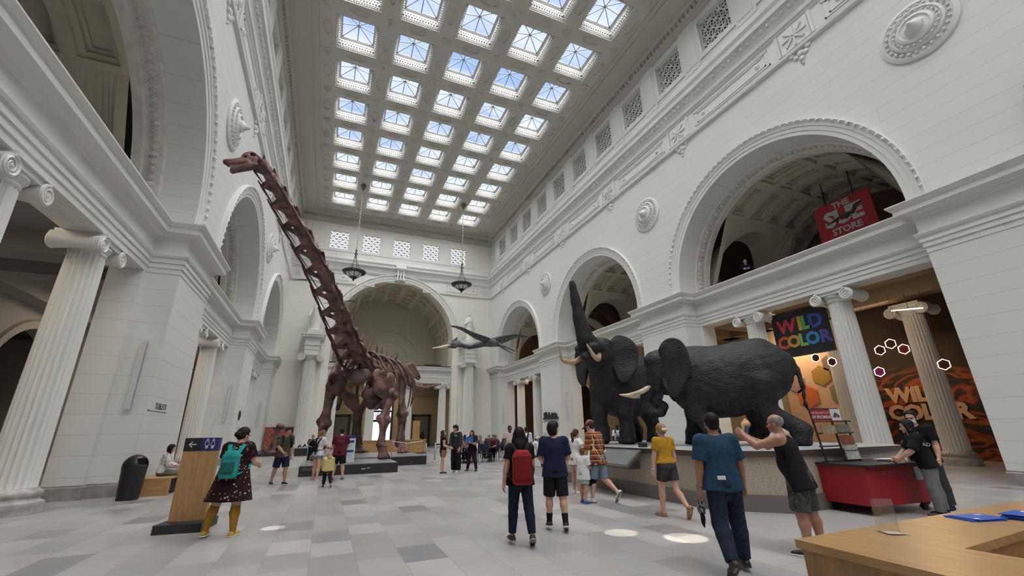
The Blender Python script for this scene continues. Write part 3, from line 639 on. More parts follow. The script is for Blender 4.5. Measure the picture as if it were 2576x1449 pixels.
# ------------------------------------------------------------------ signed-distance modelling: one smooth surface per body
class SDF:
    def __init__(s, vox): s.vox = vox; s.ops = []
    def cone(s, a, b, ra, rb=None, k=.03, sq=None, f=1.0, clip=(), sub=False):
        """tapered capsule a->b; sq/f squash along an axis; clip: [(point, normal)] keeps the side the normal points away from"""
        s.ops.append(('c', np.array(a, float), np.array(b, float), ra, ra if rb is None else rb, k, None if sq is None else np.array(sq, float), f, [(np.array(p, float), np.array(n, float)) for p, n in clip], sub)); return s
    def chain(s, pts, rs, k=.03, **q):
        for i in range(len(pts)-1): s.cone(pts[i], pts[i+1], rs[i], rs[i+1], k, **q)
        return s
    def ell(s, c, r, k=.03, rot=None, sub=False, clip=()):
        s.ops.append(('e', np.array(c, float), np.array(r, float), k, None if rot is None else np.array(rot.to_3x3()), sub, [(np.array(p, float), np.array(n, float)) for p, n in clip])); return s
    def box(s, c, h, k=.02, rot=None, rd=.01, sub=False):
        s.ops.append(('b', np.array(c, float), np.array(h, float), k, None if rot is None else np.array(rot.to_3x3()), rd, sub)); return s
    def bounds(s, o, pad):
        if o[0] == 'c': r = max(o[3], o[4])*max(1, o[7]); return np.minimum(o[1], o[2])-r-pad, np.maximum(o[1], o[2])+r+pad
        r = max(o[2])*(1 if o[0] == 'e' else 1.75); return o[1]-r-pad, o[1]+r+pad
    def mesh(s, extra=None):
        v = s.vox; solid = [o for o in s.ops if not (o[9] if o[0] == 'c' else o[5] if o[0] == 'e' else o[6])]
        lo = np.min([s.bounds(o, 0)[0] for o in solid], 0)-3*v; hi = np.max([s.bounds(o, 0)[1] for o in solid], 0)+3*v
        n = np.ceil((hi-lo)/v).astype(int)+1
        D = np.full(n, 1e3, np.float32); ax = [lo[i]+v*np.arange(n[i]) for i in range(3)]
        for o in s.ops:
            kk = o[5] if o[0] == 'c' else o[3]
            b0, b1 = s.bounds(o, kk+3*v)
            i0 = np.clip(np.floor((b0-lo)/v).astype(int), 0, n); i1 = np.clip(np.ceil((b1-lo)/v).astype(int)+1, 0, n)
            if (i1 <= i0).any(): continue
            sl = tuple(slice(i0[i], i1[i]) for i in range(3))
            P = np.stack(np.meshgrid(*[ax[i][sl[i]] for i in range(3)], indexing='ij'), -1)
            if o[0] == 'c':
                _, a, b, ra, rb, k, sq, f, clip, sub = o; Q = P; aa, bb = a, b
                if sq is not None:
                    q = sq/np.linalg.norm(sq); m = (a+b)/2; g = (1/f-1)
                    Q = P+((P-m)@q)[..., None]*q*g; aa = a+((a-m)@q)*q*g; bb = b+((b-m)@q)*q*g
                ba = bb-aa; L2 = max(ba@ba, 1e-9); h = np.clip(((Q-aa)@ba)/L2, 0, 1); d = np.linalg.norm(Q-aa-h[..., None]*ba, axis=-1)-(ra+(rb-ra)*h)
                if sq is not None and f < 1: d = d*(.5+.5*f)
                for p, nn in clip: d = np.maximum(d, (P-p)@(nn/np.linalg.norm(nn)))
            elif o[0] == 'e':
                _, c, r, k, rot, sub, clip = o; Q = P-c
                if rot is not None: Q = Q@rot
                k0 = np.linalg.norm(Q/r, axis=-1); k1 = np.linalg.norm(Q/(r*r), axis=-1)+1e-6; d = k0*(k0-1)/k1
                for p, nn in clip: d = np.maximum(d, (P-p)@(nn/np.linalg.norm(nn)))
            else:
                _, c, hb, k, rot, rd, sub = o; Q = P-c
                if rot is not None: Q = Q@rot
                q = np.abs(Q)-hb+rd; d = np.linalg.norm(np.maximum(q, 0), axis=-1)+np.minimum(q.max(-1), 0)-rd
            W = D[sl]
            if sub:
                h = np.clip(.5-.5*(W+d)/k, 0, 1); D[sl] = W*(1-h)-d*h+k*h*(1-h)
            else:
                W = np.minimum(W, 50); h = np.clip(.5+.5*(W-d)/k, 0, 1); D[sl] = W*(1-h)+d*h-k*h*(1-h)
        if extra: D = extra(D, ax)
        D = np.clip(D, -50, 50); I = D < 0
        nx, ny, nz_ = D.shape; cs = (nx-1, ny-1, nz_-1); acc = np.zeros(cs+(3,), np.float32); cnt = np.zeros(cs, np.float32)
        def sh(A, d): return A[d[0]:d[0]+cs[0], d[1]:d[1]+cs[1], d[2]:d[2]+cs[2]]
        for axi in range(3):
            o1, o2 = [q for q in range(3) if q != axi]
            for p in (0, 1):
                for q in (0, 1):
                    d0 = [0, 0, 0]; d0[o1] = p; d0[o2] = q; d1 = list(d0); d1[axi] = 1
                    A_v, B_v = sh(D, d0), sh(D, d1); m = sh(I, d0) != sh(I, d1)
                    t = np.where(m, A_v/np.where(m, A_v-B_v, 1), 0)
                    cnt += m; acc[..., axi] += t*m; acc[..., o1] += p*m; acc[..., o2] += q*m
        act = cnt > 0; idx = -np.ones(cs, np.int64); ii = np.argwhere(act); idx[act] = np.arange(len(ii))
        V = lo+v*(ii+acc[act]/cnt[act][:, None]); F = []
        for axi in range(3):
            o1, o2 = [(1, 2), (2, 0), (0, 1)][axi]
            a0 = [slice(1, -1)]*3; a0[axi] = slice(0, -1); a1 = list(a0); a1[axi] = slice(1, None)
            i0, i1 = I[tuple(a0)], I[tuple(a1)]; e = np.argwhere(i0 != i1)
            if not len(e): continue
            flip = i0[i0 != i1]; base = e+np.array([0 if q == axi else 1 for q in range(3)])
            def g(p, q):
                b = base.copy(); b[:, o1] -= p; b[:, o2] -= q; b = np.minimum(b, np.array(cs)-1); return idx[b[:, 0], b[:, 1], b[:, 2]]
            Qd = np.stack([g(1, 1), g(0, 1), g(0, 0), g(1, 0)], 1); Qd[~flip] = Qd[~flip][:, ::-1]; F.append(Qd)
        F = np.concatenate(F) if F else np.zeros((0, 4), int); F = F[(F >= 0).all(1)]
        return V, F
    def build(s, name, m, parent=None, extra=None, more=(), loc=None, hide=None):
        V, F = s.mesh(extra)
        for q in more:
            V2, F2 = q.mesh(); F = np.concatenate([F, F2+len(V)]); V = np.concatenate([V, V2])
        me = bpy.data.meshes.new(name); me.vertices.add(len(V)); me.vertices.foreach_set('co', V.astype(np.float32).ravel())
        me.loops.add(len(F)*4); me.loops.foreach_set('vertex_index', F.astype(np.int32).ravel())
        me.polygons.add(len(F)); me.polygons.foreach_set('loop_start', np.arange(0, len(F)*4, 4, dtype=np.int32)); 
        me.update(calc_edges=True); me.validate(); me.polygons.foreach_set('use_smooth', [True]*len(me.polygons)); me.materials.append(m)
        o = bpy.data.objects.new(name, me); C.objects.link(o)
        if parent: o.parent = parent
        if loc is not None: o.location = loc
        return o
V3 = lambda *a: np.array(a, float)
# ------------------------------------------------------------------ elephants on their plinth
PLX0, PLX1, PLY0, PLY1, PH = 7.33, 13.4, 6.15, 15.2, 1.1
m_terr = mat('terrazzo_tan', (.42, .36, .29), .55, build=noisecol((.36, .31, .25), (.46, .40, .33), 30, 3, bump=.05))
m_pltop = mat('grey_ledge', (.38, .39, .40), .5, build=noisecol((.33, .34, .35), (.42, .43, .44), 40, 2))
m_plbase = mat('grey_brown_stone', (.17, .15, .13), .5)
def octo(e): 
    x0, x1, y0, y1 = PLX0-e, PLX1+e, PLY0-e, PLY1+e; c = 1.0
    return [(x0+c, y0), (x1-c, y0), (x1, y0+c), (x1, y1-c), (x1-c, y1), (x0+c, y1), (x0, y1-c), (x0, y0+c)]
pt = thing('plinth', 'long tan terrazzo plinth with chamfered corners under two elephants', 'plinth')
q = MB(); q.prism(octo(.0), .30, 1.0); q.build('body', m_terr, pt)
q = MB(); q.prism(octo(.03), 0, .30); q.build('base', m_plbase, pt)
q = MB(); q.prism(octo(.05), .985, 1.05); q.prism(octo(.04), 1.05, 1.0999); q.build('rim', mat('brown_bronze_edge', (.07, .05, .04), .5), pt)
q = MB(); q.prism(octo(-.0), 1.0, PH); q.build('top', m_pltop, pt)
def elef(t, b):
    v = coords(t, 'Object'); n = N(t, 'ShaderNodeTexNoise'); n.inputs['Scale'].default_value = 5; n.inputs['Detail'].default_value = 8; L(t, v, n.inputs['Vector'])
    wv = N(t, 'ShaderNodeTexWave', wave_type='BANDS', bands_direction='Z'); wv.inputs['Scale'].default_value = 3.2; wv.inputs['Distortion'].default_value = 14; wv.inputs['Detail'].default_value = 4; wv.inputs['Detail Scale'].default_value = 1.6; L(t, v, wv.inputs['Vector'])
    vo = N(t, 'ShaderNodeTexVoronoi', feature='DISTANCE_TO_EDGE'); vo.inputs['Scale'].default_value = 16; L(t, v, vo.inputs['Vector'])
    r = ramp(t, [(.3, (.012, .011, .012)), (.7, (.026, .024, .026))]); L(t, n.outputs[0], r.inputs[0]); L(t, r.outputs[0], b.inputs[0])
    m = N(t, 'ShaderNodeMath', operation='MULTIPLY_ADD'); L(t, wv.outputs[1], m.inputs[0]); m.inputs[1].default_value = .35; L(t, n.outputs[0], m.inputs[2])
    m2 = N(t, 'ShaderNodeMath', operation='MULTIPLY_ADD'); L(t, vo.outputs[0], m2.inputs[0]); m2.inputs[1].default_value = .5; L(t, m.outputs[0], m2.inputs[2])
    bumpn(t, b, m2.outputs[0], .45, .04)
m_ele = mat('elephant_hide', (.03, .028, .028), .62, spec=.45, build=elef)
m_tusk = mat('ivory', (.62, .48, .32), .35, build=noisecol((.40, .24, .12), (.74, .62, .46), 3, 3))
def elephant(name, label, loc, rz, sc, head, legs, trunk, tusks, ears, tail, vox=.045):
    """local: +x is the way it faces; z=0 is under its feet."""
    t = thing(name, label, 'elephant', loc, rz, 'mounted elephants'); t.scale = (sc, sc, sc)
    s = SDF(vox)
    s.ell((-.2, 0, 2.0), (1.6, .86, .98), .2); s.ell((-1.05, 0, 2.15), (.95, .76, .95), .3); s.ell((.85, 0, 2.1), (.8, .74, 1.0), .3)
    s.ell((.1, 0, 1.55), (1.3, .78, .75), .3)
    s.cone((-1.2, 0, 2.86), (.7, 0, 2.8), .22, .25, .3); s.cone((-1.75, 0, 2.35), (-1.2, 0, 2.8), .3, .3, .3)
    hd = V3(*head['at']); nk = V3(1.25, 0, 2.35)
    s.cone(nk-V3(.3, 0, 0), hd-V3(.1, 0, .1), .62, .5, .3)
    F = V3(*head['fwd']); F /= np.linalg.norm(F); U = V3(*head.get('up', (0, 0, 1))); U -= (U@F)*F; U /= np.linalg.norm(U); Sd = np.cross(U, F)
    h3 = lambda a, b, c: hd+F*a+Sd*b+U*c
    s.cone(h3(-.15, 0, .12), h3(.3, 0, -.1), .5, .38, .2); s.ell(h3(-.05, .18, .38), (.34, .28, .28), .2); s.ell(h3(-.05, -.18, .38), (.34, .28, .28), .2)
    s.cone(h3(.1, 0, -.35), h3(.45, 0, -.55), .3, .15, .15)           # jaw
    for e in (-1, 1): s.cone(h3(.3, e*.24, -.02), h3(.62, e*.26, -.3), .17, .13, .1); s.ell(h3(.2, e*.4, .08), (.09, .05, .08), .06)
    tp = [h3(.35, 0, .0)]+[V3(*p) for p in trunk]; nt_ = len(tp)
    s.chain(tp, [.36-head.get('tp', .25)*(i/(nt_-1))**head.get('te', .8) for i in range(nt_)], .05)
    for hip, knee, ank, foot, hind in legs:
        r0 = .50 if hind else .40
        s.chain([hip, knee, ank, foot], [r0, .27 if hind else .25, .215, .235], .12); f_ = V3(*foot)
        s.cone(f_+V3(.04, 0, -.10), f_+V3(.04, 0, .1), .26, .22, .08, clip=[((f_[0], f_[1], f_[2]-.26), (0, 0, -1))])
        for q in (-.16, 0, .16): s.ell(f_+V3(.25, q, -.19), (.06, .07, .06), .03)
    s.chain([V3(*p) for p in tail], [.1]+[.06]*(len(tail)-2)+[.035], .08); s.cone(V3(*tail[-1]), V3(*tail[-1])+V3(-.03, 0, -.28), .05, .02, .03)
    def ex(D, ax):
        X, Y_, Z_ = np.meshgrid(*ax, indexing='ij'); return D+.012*np.sin(X*9+2*np.sin(Z_*5))*np.sin(Z_*14+1.5*np.sin(X*4+Y_*3))
    body = s.build('body', m_ele, t, ex)
    OUT = [(.02, .30), (-.10, .52), (-.34, .60), (-.62, .50), (-.82, .26), (-.88, -.05), (-.82, -.36), (-.66, -.66), (-.44, -.92), (-.24, -1.0), (-.12, -.78), (-.02, -.42)]
    ATT = [(0, .24+(-.62)*i/11) for i in range(12)]
    FH = V3(F[0], F[1], 0); FH /= np.linalg.norm(FH); SH = np.cross(V3(0, 0, 1), FH)
    for e in (-1, 1):
        mb = MB(); oa = R(ears['out'][0 if e > 0 else 1]); BKd = -FH*cos(oa)+SH*e*sin(oa); NRM = FH*sin(oa)+SH*e*cos(oa); rows = []
        for i in range(12):
            row = []
            for j in range(8):
                b = j/7; x = ATT[i][0]*(1-b)+OUT[i][0]*b; z = ATT[i][1]*(1-b)+OUT[i][1]*b
                row.append(tuple(h3(-.16, e*.43, .14)+(-BKd*x+V3(0, 0, 1)*z)*ears['size']+NRM*(.07*sin(b*4+i*.5)*b+.05*sin(i*1.9)*b*b+.05)))
            rows.append(row)
        mb.loft(rows, False)
        o = mb.build('ear', m_ele, t, True); md_ = o.modifiers.new('s', 'SOLIDIFY'); md_.thickness = .07; md_.offset = 0; o.modifiers.new('u', 'SUBSURF').levels = 1
    for k_, pts in enumerate(tusks):
        mb = MB(); pts = [V3(*p) for p in pts]; fine = []
        for i in range(17):
            u = i/16*(len(pts)-1); a = int(min(u, len(pts)-2)); q = u-a; p0, p1, p2, p3 = pts[max(a-1, 0)], pts[a], pts[a+1], pts[min(a+2, len(pts)-1)]
            fine.append(.5*((2*p1)+(-p0+p2)*q+(2*p0-5*p1+4*p2-p3)*q*q+(-p0+3*p1-3*p2+p3)*q**3))
        mb.tube(fine, [.085*(1-(i/16)**3*.85) for i in range(17)], 12); mb.build('tusk', m_tusk, t, True)
    return t
def leg(hx, hy, hz, fx, fy=None, bend=.1, hind=False):
    fy = hy if fy is None else fy
    k = (hx*.52+fx*.48+bend, (hy+fy)/2, .98 if not hind else .95); an = (hx*.08+fx*.92+(-.03 if not hind else -.1), fy, .42)
    return ((hx, hy, hz), k, an, (fx, fy, .26), hind)
TAILP = [(-1.95, 0, 2.5), (-2.12, .03, 2.15), (-2.15, .05, 1.6), (-2.12, .05, 1.15)]
eR = elephant('elephant', 'black elephant seen side-on with lowered head, at the near end of the plinth', (10.1, 8.85, PH+.006), R(128), .87,
    dict(at=(1.75, .12, 2.42), fwd=(.72, .12, -.68), tp=.28, te=.5), [leg(.95, .42, 1.7, .45, bend=.12), leg(.95, -.42, 1.7, 1.1, bend=.0), leg(-1.1, .42, 1.75, -1.85, .4, .35, True), leg(-1.1, -.4, 1.75, -.75, -.4, .15, True)],
    [(2.2, .15, 1.9), (2.35, .16, 1.55), (2.38, .18, 1.25), (2.2, .22, 1.02), (1.92, .25, 1.02), (1.8, .27, 1.22), (1.95, .27, 1.36), (2.08, .27, 1.25)],
    [[(2.05, e*.3, 1.95), (2.45, e*.42, 1.72), (2.9, e*.45, 1.62), (3.25, e*.36, 1.66)] for e in (1, -1)], dict(size=1.3, out=(38, 30)), TAILP)
eL = elephant('elephant', 'black elephant with its trunk raised straight up, farther along the plinth', (9.75, 12.7, PH+.006), R(205), 1.0,
    dict(at=(1.8, 0, 2.85), fwd=(.8, 0, .6)), [leg(.95, .42, 1.75, 1.0, .45, .05), leg(.95, -.42, 1.75, 1.15, -.4, .22), leg(-1.1, .42, 1.75, -1.0, .45, .3, True), leg(-1.1, -.42, 1.75, -1.3, -.42, .3, True)],
    [(2.42, 0, 3.3), (2.62, -.02, 3.9), (2.78, -.03, 4.5), (2.92, -.03, 5.1)],
    [[(2.15, e*.3, 2.75), (2.55, e*.5, 2.55), (2.95, e*.58, 2.62), (3.15, e*.5, 2.95)] for e in (1, -1)], dict(size=1.05, out=(50, 62)), TAILP)
# ------------------------------------------------------------------ the long-necked dinosaur skeleton and its platform
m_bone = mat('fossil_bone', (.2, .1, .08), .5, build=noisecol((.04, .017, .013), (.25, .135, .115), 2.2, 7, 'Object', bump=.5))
m_bone_shaded = mat('fossil_bone_shaded', (.1, .05, .04), .5, build=noisecol((.03, .013, .01), (.12, .06, .047), 2.2, 7, 'Object', bump=.5))  # darker copy of the bone colour, shade painted on less lit bones
m_plat = mat('charcoal_board', (.022, .023, .026), .4)
m_platt = mat('grey_platform_top', (.26, .265, .27), .35)
pf = thing('platform', 'low charcoal two-level platform under the dinosaur skeleton', 'platform')
q = MB(); q.box((-.77, 19.75, 0), (3.02, 23.6, .37)); q.build('lower_level', m_plat, pf)
q = MB(); q.box((-.74, 19.78, .371), (2.99, 23.57, .40)); q.build('lower_top', m_platt, pf)
q = MB(); q.box((-.3, 23.6, 0), (5.05, 29.4, .41)); q.build('upper_level', m_plat, pf)
q = MB(); q.box((-.27, 23.57, .411), (5.02, 29.37, .44)); q.build('upper_top', m_platt, pf)
m_lett = mat('grey_lettering', (.2, .2, .21), .5)
text('lettering', '#HelloMáximo', .17, m_lett, pf, (-.15, 19.745, .27), (PI/2, 0, 0), .002)
q = MB(); q.box((1.55, 19.735, .17), (1.72, 19.75, .215)); q.box((1.78, 19.735, .2), (1.9, 19.75, .235)); q.build('socket_plate', m_steel, pf)
DN = thing('dinosaur_skeleton', 'towering reddish brown long-necked dinosaur skeleton on the low charcoal platform', 'skeleton')
vec = lambda p: np.array(p, float)
nrm = lambda v: v/max(1e-9, np.linalg.norm(v))
def longbone(name, a, b, r0, rm, r1, parent=DN, vox=.035, m=None, flat=None, wid=1.0):
    a, b = vec(a), vec(b); s = SDF(vox); d = b-a; kw = {}
    if flat is not None: kw = dict(sq=vec(flat), f=.62)
    s.cone(a, a+d*.22, r0, rm*1.15, .1, **kw); s.cone(a+d*.15, a+d*.85, rm*1.05, rm, .1, **kw); s.cone(a+d*.78, b, rm*1.1, r1, .1, **kw)
    u = nrm(np.cross(d, (0.3, 1, .1))); 
    for e in (-1, 1): s.ell(b+u*e*r1*.55, (r1*.55,)*3, .06); s.ell(a+u*e*r0*.45, (r0*.5,)*3, .06)
    return s.build(name, m or m_bone, parent)
NK = [(-2.36, 11.35, 8.42), (-2.26, 12.3, 8.60), (-2.08, 13.35, 8.63), (-1.8, 14.4, 8.5), (-1.4, 15.5, 8.2), (-.98, 16.6, 7.85), (-.6, 17.7, 7.44), (-.2, 18.8, 6.9), (.2, 19.9, 6.35), (.56, 20.8, 5.87), (.89, 21.6, 5.48), (1.23, 22.4, 5.2)]
def vertebra(name, p0, p1, r, spine, fl, parent=DN, vox=.035, rib=None, m=None):
    """p0 front, p1 back; dorsal side is up along the body"""
    p0, p1 = vec(p0), vec(p1); d = nrm(p1-p0); Ln = np.linalg.norm(p1-p0); lat = nrm(np.cross(d, (0, 0, 1))); upv = nrm(np.cross(lat, d)); s = SDF(vox)
    P = lambda t, l, u: p0+d*Ln*t+lat*l+upv*u
    s.cone(P(.0, 0, 0), P(.35, 0, 0), r*.62, r*.40, .06); s.cone(P(.3, 0, 0), P(.95, 0, 0), r*.40, r*.66, .06); s.ell(P(.02, 0, 0), (r*.55,)*3, .05)
    s.cone(P(.35, 0, r*.5), P(.8, 0, r*.95), r*.3, r*.22, .07); s.cone(P(.6, 0, r*.8), P(.72, 0, spine), r*.2, r*.12, .05, sq=lat, f=.6); s.cone(P(.45, 0, r*.8), P(.8, 0, spine*.8), r*.12, r*.14, .05, sq=lat, f=.6)
    for e in (-1, 1):
        s.cone(P(.3, e*r*.25, r*.6), P(-.12, e*r*.5, r*.75), r*.2, r*.13, .05); s.cone(P(.75, e*r*.25, r*.75), P(1.0, e*r*.42, r*.8), r*.18, r*.12, .05)
        s.cone(P(.25, e*r*.25, -r*.05), P(.25, e*fl*.95, -r*.8), r*.42, r*.2, .12); s.cone(P(.28, e*fl*.85, -r*.7), P(.85, e*r*.3, -r*.15), r*.26, r*.16, .1)
    o = s.build(name, m or m_bone, parent)
    if rib:
        for e in (-1, 1):
            mb = MB(); a = P(-.1, e*fl, -r*.95); b = P(.3, e*fl*1.02, -r*.95); c_ = P(1.1, e*fl*1.0, -r*1.0); z_ = P(rib, e*fl*.9, -r*1.0)
            mb.tube([a, b, c_, (c_+z_)/2, z_], [r*.06, r*.16, r*.085, r*.06, r*.03], 6); mb.build('cervical_rib', m_bone_shaded, o, True)
    return o
for i in range(11):
    q = i/10; r = .19+.33*q**.8
    vertebra('cervical_vertebra', NK[i], NK[i+1], r, r*(1.5+.55*q), r*(.95+.45*q), vox=.026+.012*q, rib=(2.3 if i < 9 else 1.6) if i > 0 else 1.6)
DO = [(1.23, 22.4, 5.2), (1.59, 23.0, 5.13), (1.92, 23.6, 5.1), (2.27, 24.3, 5.12), (2.6, 25.0, 5.16), (2.95, 25.7, 5.21), (3.31, 26.4, 5.25), (3.68, 27.2, 5.27)]
for i in range(7): vertebra('dorsal_vertebra', DO[i], DO[i+1], .48-.01*i, 1.2-.07*i, .55, vox=.045)
BL = nrm(vec((.82, -.57, 0))); BD = nrm(vec((.57, .82, 0))); UP = vec((0, 0, 1))
for i in range(7):
    for e in (1, -1):
        p = vec(DO[i])*.6+vec(DO[i+1])*.4; g = [.75, .95, 1.05, 1.1, 1.05, .95, .8][i]
        pts = [p+BL*e*.25+UP*.3, p+BL*e*.8*g+UP*.32, p+BL*e*1.3*g-UP*.1+BD*.12, p+BL*e*1.62*g-UP*.8+BD*.25, p+BL*e*1.66*g-UP*1.5*g+BD*.35, p+BL*e*1.45*g-UP*2.2*g+BD*.42]
        mb = MB(); mb.tube(pts, [.09, .085, .075, .07, .06, .04], 7); o = mb.build('rib', m_bone, DN, True); o.modifiers.new('u', 'SUBSURF').levels = 1
TL = [(3.68, 27.2, 5.22), (4.24, 28.3, 5.0), (4.94, 29.6, 4.75), (5.61, 31.0, 4.68), (6.3, 32.4, 4.75), (7.04, 33.8, 4.92), (7.82, 35.2, 5.18), (8.84, 37.0, 5.56)]
def along(pts, t):
    u = t*(len(pts)-1); i = min(int(u), len(pts)-2); return vec(pts[i])*(1-(u-i))+vec(pts[i+1])*(u-i)
NTL = 26; proto = {}
for i in range(NTL):
    t0, t1 = (i/NTL)**1.0, ((i+.92)/NTL); p0, p1 = along(TL, t0), along(TL, t1); r = .36*(1-.82*t0)+.02
    s = SDF(.035 if i < 12 else .028); d = nrm(p1-p0); lat = nrm(np.cross(d, (0, 0, 1))); u_ = nrm(np.cross(lat, d))
    s.cone(p0, (p0+p1)/2, r*.62, r*.42, .04); s.cone((p0+p1)/2, p1, r*.42, r*.62, .04)
    s.cone((p0+p1)/2+u_*r*.3, p1+u_*r*1.5, r*.2, r*.12, .04); s.cone(p1-u_*r*.4, p1-u_*r*1.7+d*.08, r*.13, r*.07, .03)
    if i < 14:
        for e in (-1, 1): s.cone((p0+p1)/2, (p0+p1)/2+lat*e*r*1.2, r*.2, r*.12, .04)
    s.build('caudal_vertebra', m_bone, DN)
# girdles, sternum
def blade(name, pts, rs, flat, f=.3, vox=.045, m=None):
    s = SDF(vox); s.chain([vec(p) for p in pts], rs, .12, sq=vec(flat), f=f); return s.build(name, m or m_bone, DN)
blade('scapula', [(2.5, 22.35, 4.2), (2.72, 22.9, 4.5), (2.95, 23.5, 5.0), (3.28, 24.25, 5.75)], [.5, .33, .26, .12], BL)
blade('coracoid', [(2.1, 21.95, 4.3), (2.35, 22.1, 3.75), (2.5, 22.2, 3.5)], [.3, .5, .34], (.5, -.8, .1), .4)
blade('coracoid', [(2.75, 22.35, 4.15), (2.92, 22.45, 3.65)], [.34, .22], (.6, -.75, .1), .5)
blade('scapula', [(.12, 22.85, 4.1), (.2, 23.3, 4.6), (.36, 23.8, 5.2), (.8, 24.5, 5.85)], [.42, .3, .22, .12], BL, m=m_bone_shaded)
blade('coracoid', [(.5, 22.3, 4.25), (.42, 22.6, 3.6)], [.3, .32], (.5, -.8, .1), .5, m=m_bone_shaded)
blade('sternal_plate', [(.75, 21.95, 4.3), (1.15, 21.85, 4.15), (1.5, 21.9, 4.3)], [.3, .38, .3], (.2, -1, .4), .35, m=m_bone_shaded)
blade('sternal_plate', [(.72, 22.5, 3.35), (1.05, 22.6, 3.1), (1.35, 22.75, 2.65)], [.24, .32, .22], (.3, -1, .2), .4, m=m_bone_shaded)
blade('sternal_plate', [(1.75, 22.6, 3.4), (2.15, 22.6, 3.35), (1.95, 22.6, 2.9)], [.3, .36, .24], (.3, -1, .2), .4, m=m_bone_shaded)
blade('clavicle', [(.55, 22.6, 3.2), (.45, 22.6, 2.7)], [.1, .09], (0, 1, 0), .9, m=m_bone_shaded)
blade('ilium', [(3.3, 26.2, 5.1), (3.9, 26.6, 5.0), (4.55, 27.0, 5.35), (5.05, 27.2, 4.9)], [.3, .42, .4, .22], (.6, -.75, 0), .35)
blade('ilium', [(2.6, 27.2, 5.0), (2.3, 27.6, 4.7), (2.2, 28.0, 4.6)], [.3, .4, .3], BL, .35, m=m_bone_shaded)
for a, b in (((2.66, 27.0, 4.3), (2.6, 26.7, 3.15)), ((2.98, 27.0, 4.3), (3.02, 26.7, 3.15))): longbone('pubis', a, b, .25, .16, .3)
blade('ischium', [(3.3, 27.4, 4.6), (3.5, 27.9, 3.9)], [.25, .18], BL, .5)
# limbs
FR = vec((.4, -.9, 0)); FR /= np.linalg.norm(FR); SI = vec((.9, .4, 0)); SI /= np.linalg.norm(SI)
def fore(sh, el, wr, ft, m):
    longbone('humerus', sh, el, .40, .19, .33, m=m, flat=FR)
    el, wr = vec(el), vec(wr); g = (wr-el)
    longbone('ulna', el+g*.07+SI*.12, wr-SI*.02, .25, .12, .19, m=m); longbone('radius', el+g*.1-SI*.12+FR*.1, wr-SI*.12+FR*.1, .15, .09, .15, m=m)
    for k in range(5):
        a = (k-2)*.42; o_ = SI*sin(a)*.22+FR*(cos(a)*.2-.05); w_ = wr*.0
        top = wr+(vec(ft)-wr)*.13+o_*.8; bot = vec(ft)+o_*1.25+UP*.03; longbone('metacarpal', top, bot, .10, .055, .095, vox=.025, m=m)
fore((.16, 22.95, 3.75), (-.08, 23.0, 2.12), (-.16, 23.2, 1.0), (-.28, 23.35, .47), m_bone)
fore((2.86, 22.4, 3.35), (2.57, 22.2, 2.22), (2.53, 22.1, 1.06), (2.64, 22.1, .47), m_bone)
def hind(hp, kn, an, ft, m):
    longbone('femur', hp, kn, .36, .21, .34, m=m, flat=FR)
    kn, an = vec(kn), vec(an); g = an-kn
    longbone('tibia', kn+g*.05-SI*.06, an-SI*.05, .27, .13, .22, m=m); longbone('fibula', kn+g*.05+SI*.2, an+SI*.2, .13, .08, .12, m=m)
    for k in range(4):
        a = (k-1.5)*.45; o_ = SI*sin(a)*.26+FR*cos(a)*.22; top = an+(vec(ft)-an)*.2+o_*.6; bot = vec(ft)+o_*1.5+UP*.04; longbone('metatarsal', top, bot, .09, .055, .085, vox=.025, m=m)
        s = SDF(.025); s.ell(bot+o_*.35, (.09, .09, .06), .03); s.ell(bot+o_*.75-UP*.01, (.08, .08, .05), .03); s.build('toe', m, DN)
hind((2.36, 27.6, 4.0), (1.67, 28.0, 2.48), (1.87, 28.4, .98), (1.98, 28.4, .52), m_bone_shaded)
hind((3.97, 26.8, 4.7), (4.11, 26.5, 2.62), (4.05, 26.4, .98), (4.1, 26.3, .53), m_bone)
# skull: orbit, nostril openings, long muzzle, hanging lower jaw with teeth
SB, ST = vec((-2.36, 11.25, 8.43)), vec((-3.1, 11.15, 8.10)); SX = nrm(ST-SB); SL = nrm(np.cross(SX, (0, 0, 1))); SU = nrm(np.cross(SL, SX)); 
if SU[2] < 0: SU = -SU
K = lambda a, l, u: SB+SX*a+SL*l+SU*u
s = SDF(.0115)
s.cone(K(.16, 0, .10), K(.25, 0, .08), .15, .15, .05, sq=SL, f=.75); s.cone(K(.2, 0, .02), K(.55, 0, -.03), .13, .085, .06); s.cone(K(.5, 0, -.02), K(.76, 0, .0), .095, .075, .05)
for e in (-1, 1):
    s.cone(K(.3, e*.07, -.06), K(.72, e*.05, -.06), .06, .05, .04); s.cone(K(.1, e*.09, -.02), K(.2, e*.09, -.16), .05, .035, .03); s.cone(K(.12, e*.08, -.16), K(.32, e*.085, -.08), .035, .04, .03)
    s.cone(K(.06, e*.06, .1), K(-.02, e*.03, -.02), .05, .05, .03)
    s.ell(K(.14, e*.17, .11), (.088, .088, .088), .012, sub=True); s.ell(K(.33, e*.16, .07), (.055, .11, .045), .012, sub=True); s.ell(K(.28, e*.09, .2), (.05, .05, .03), .01, sub=True)
s.cone(K(.33, -.3, .06), K(.33, .3, .06), .032, .032, .01, sub=True); s.cone(K(.14, -.1, .11), K(.14, .1, .11), .06, .06, .01, sub=True)
sk_ = s.build('skull', m_bone, DN)
s = SDF(.0115); JD = lambda a, l, u: K(a, l, u-.13-.02*a)
for e in (-1, 1): s.cone(JD(.12, e*.1, -.04), JD(.3, e*.095, -.02), .03, .06, .03); s.cone(JD(.3, e*.095, -.03), JD(.68, e*.045, -.1), .062, .055, .04)
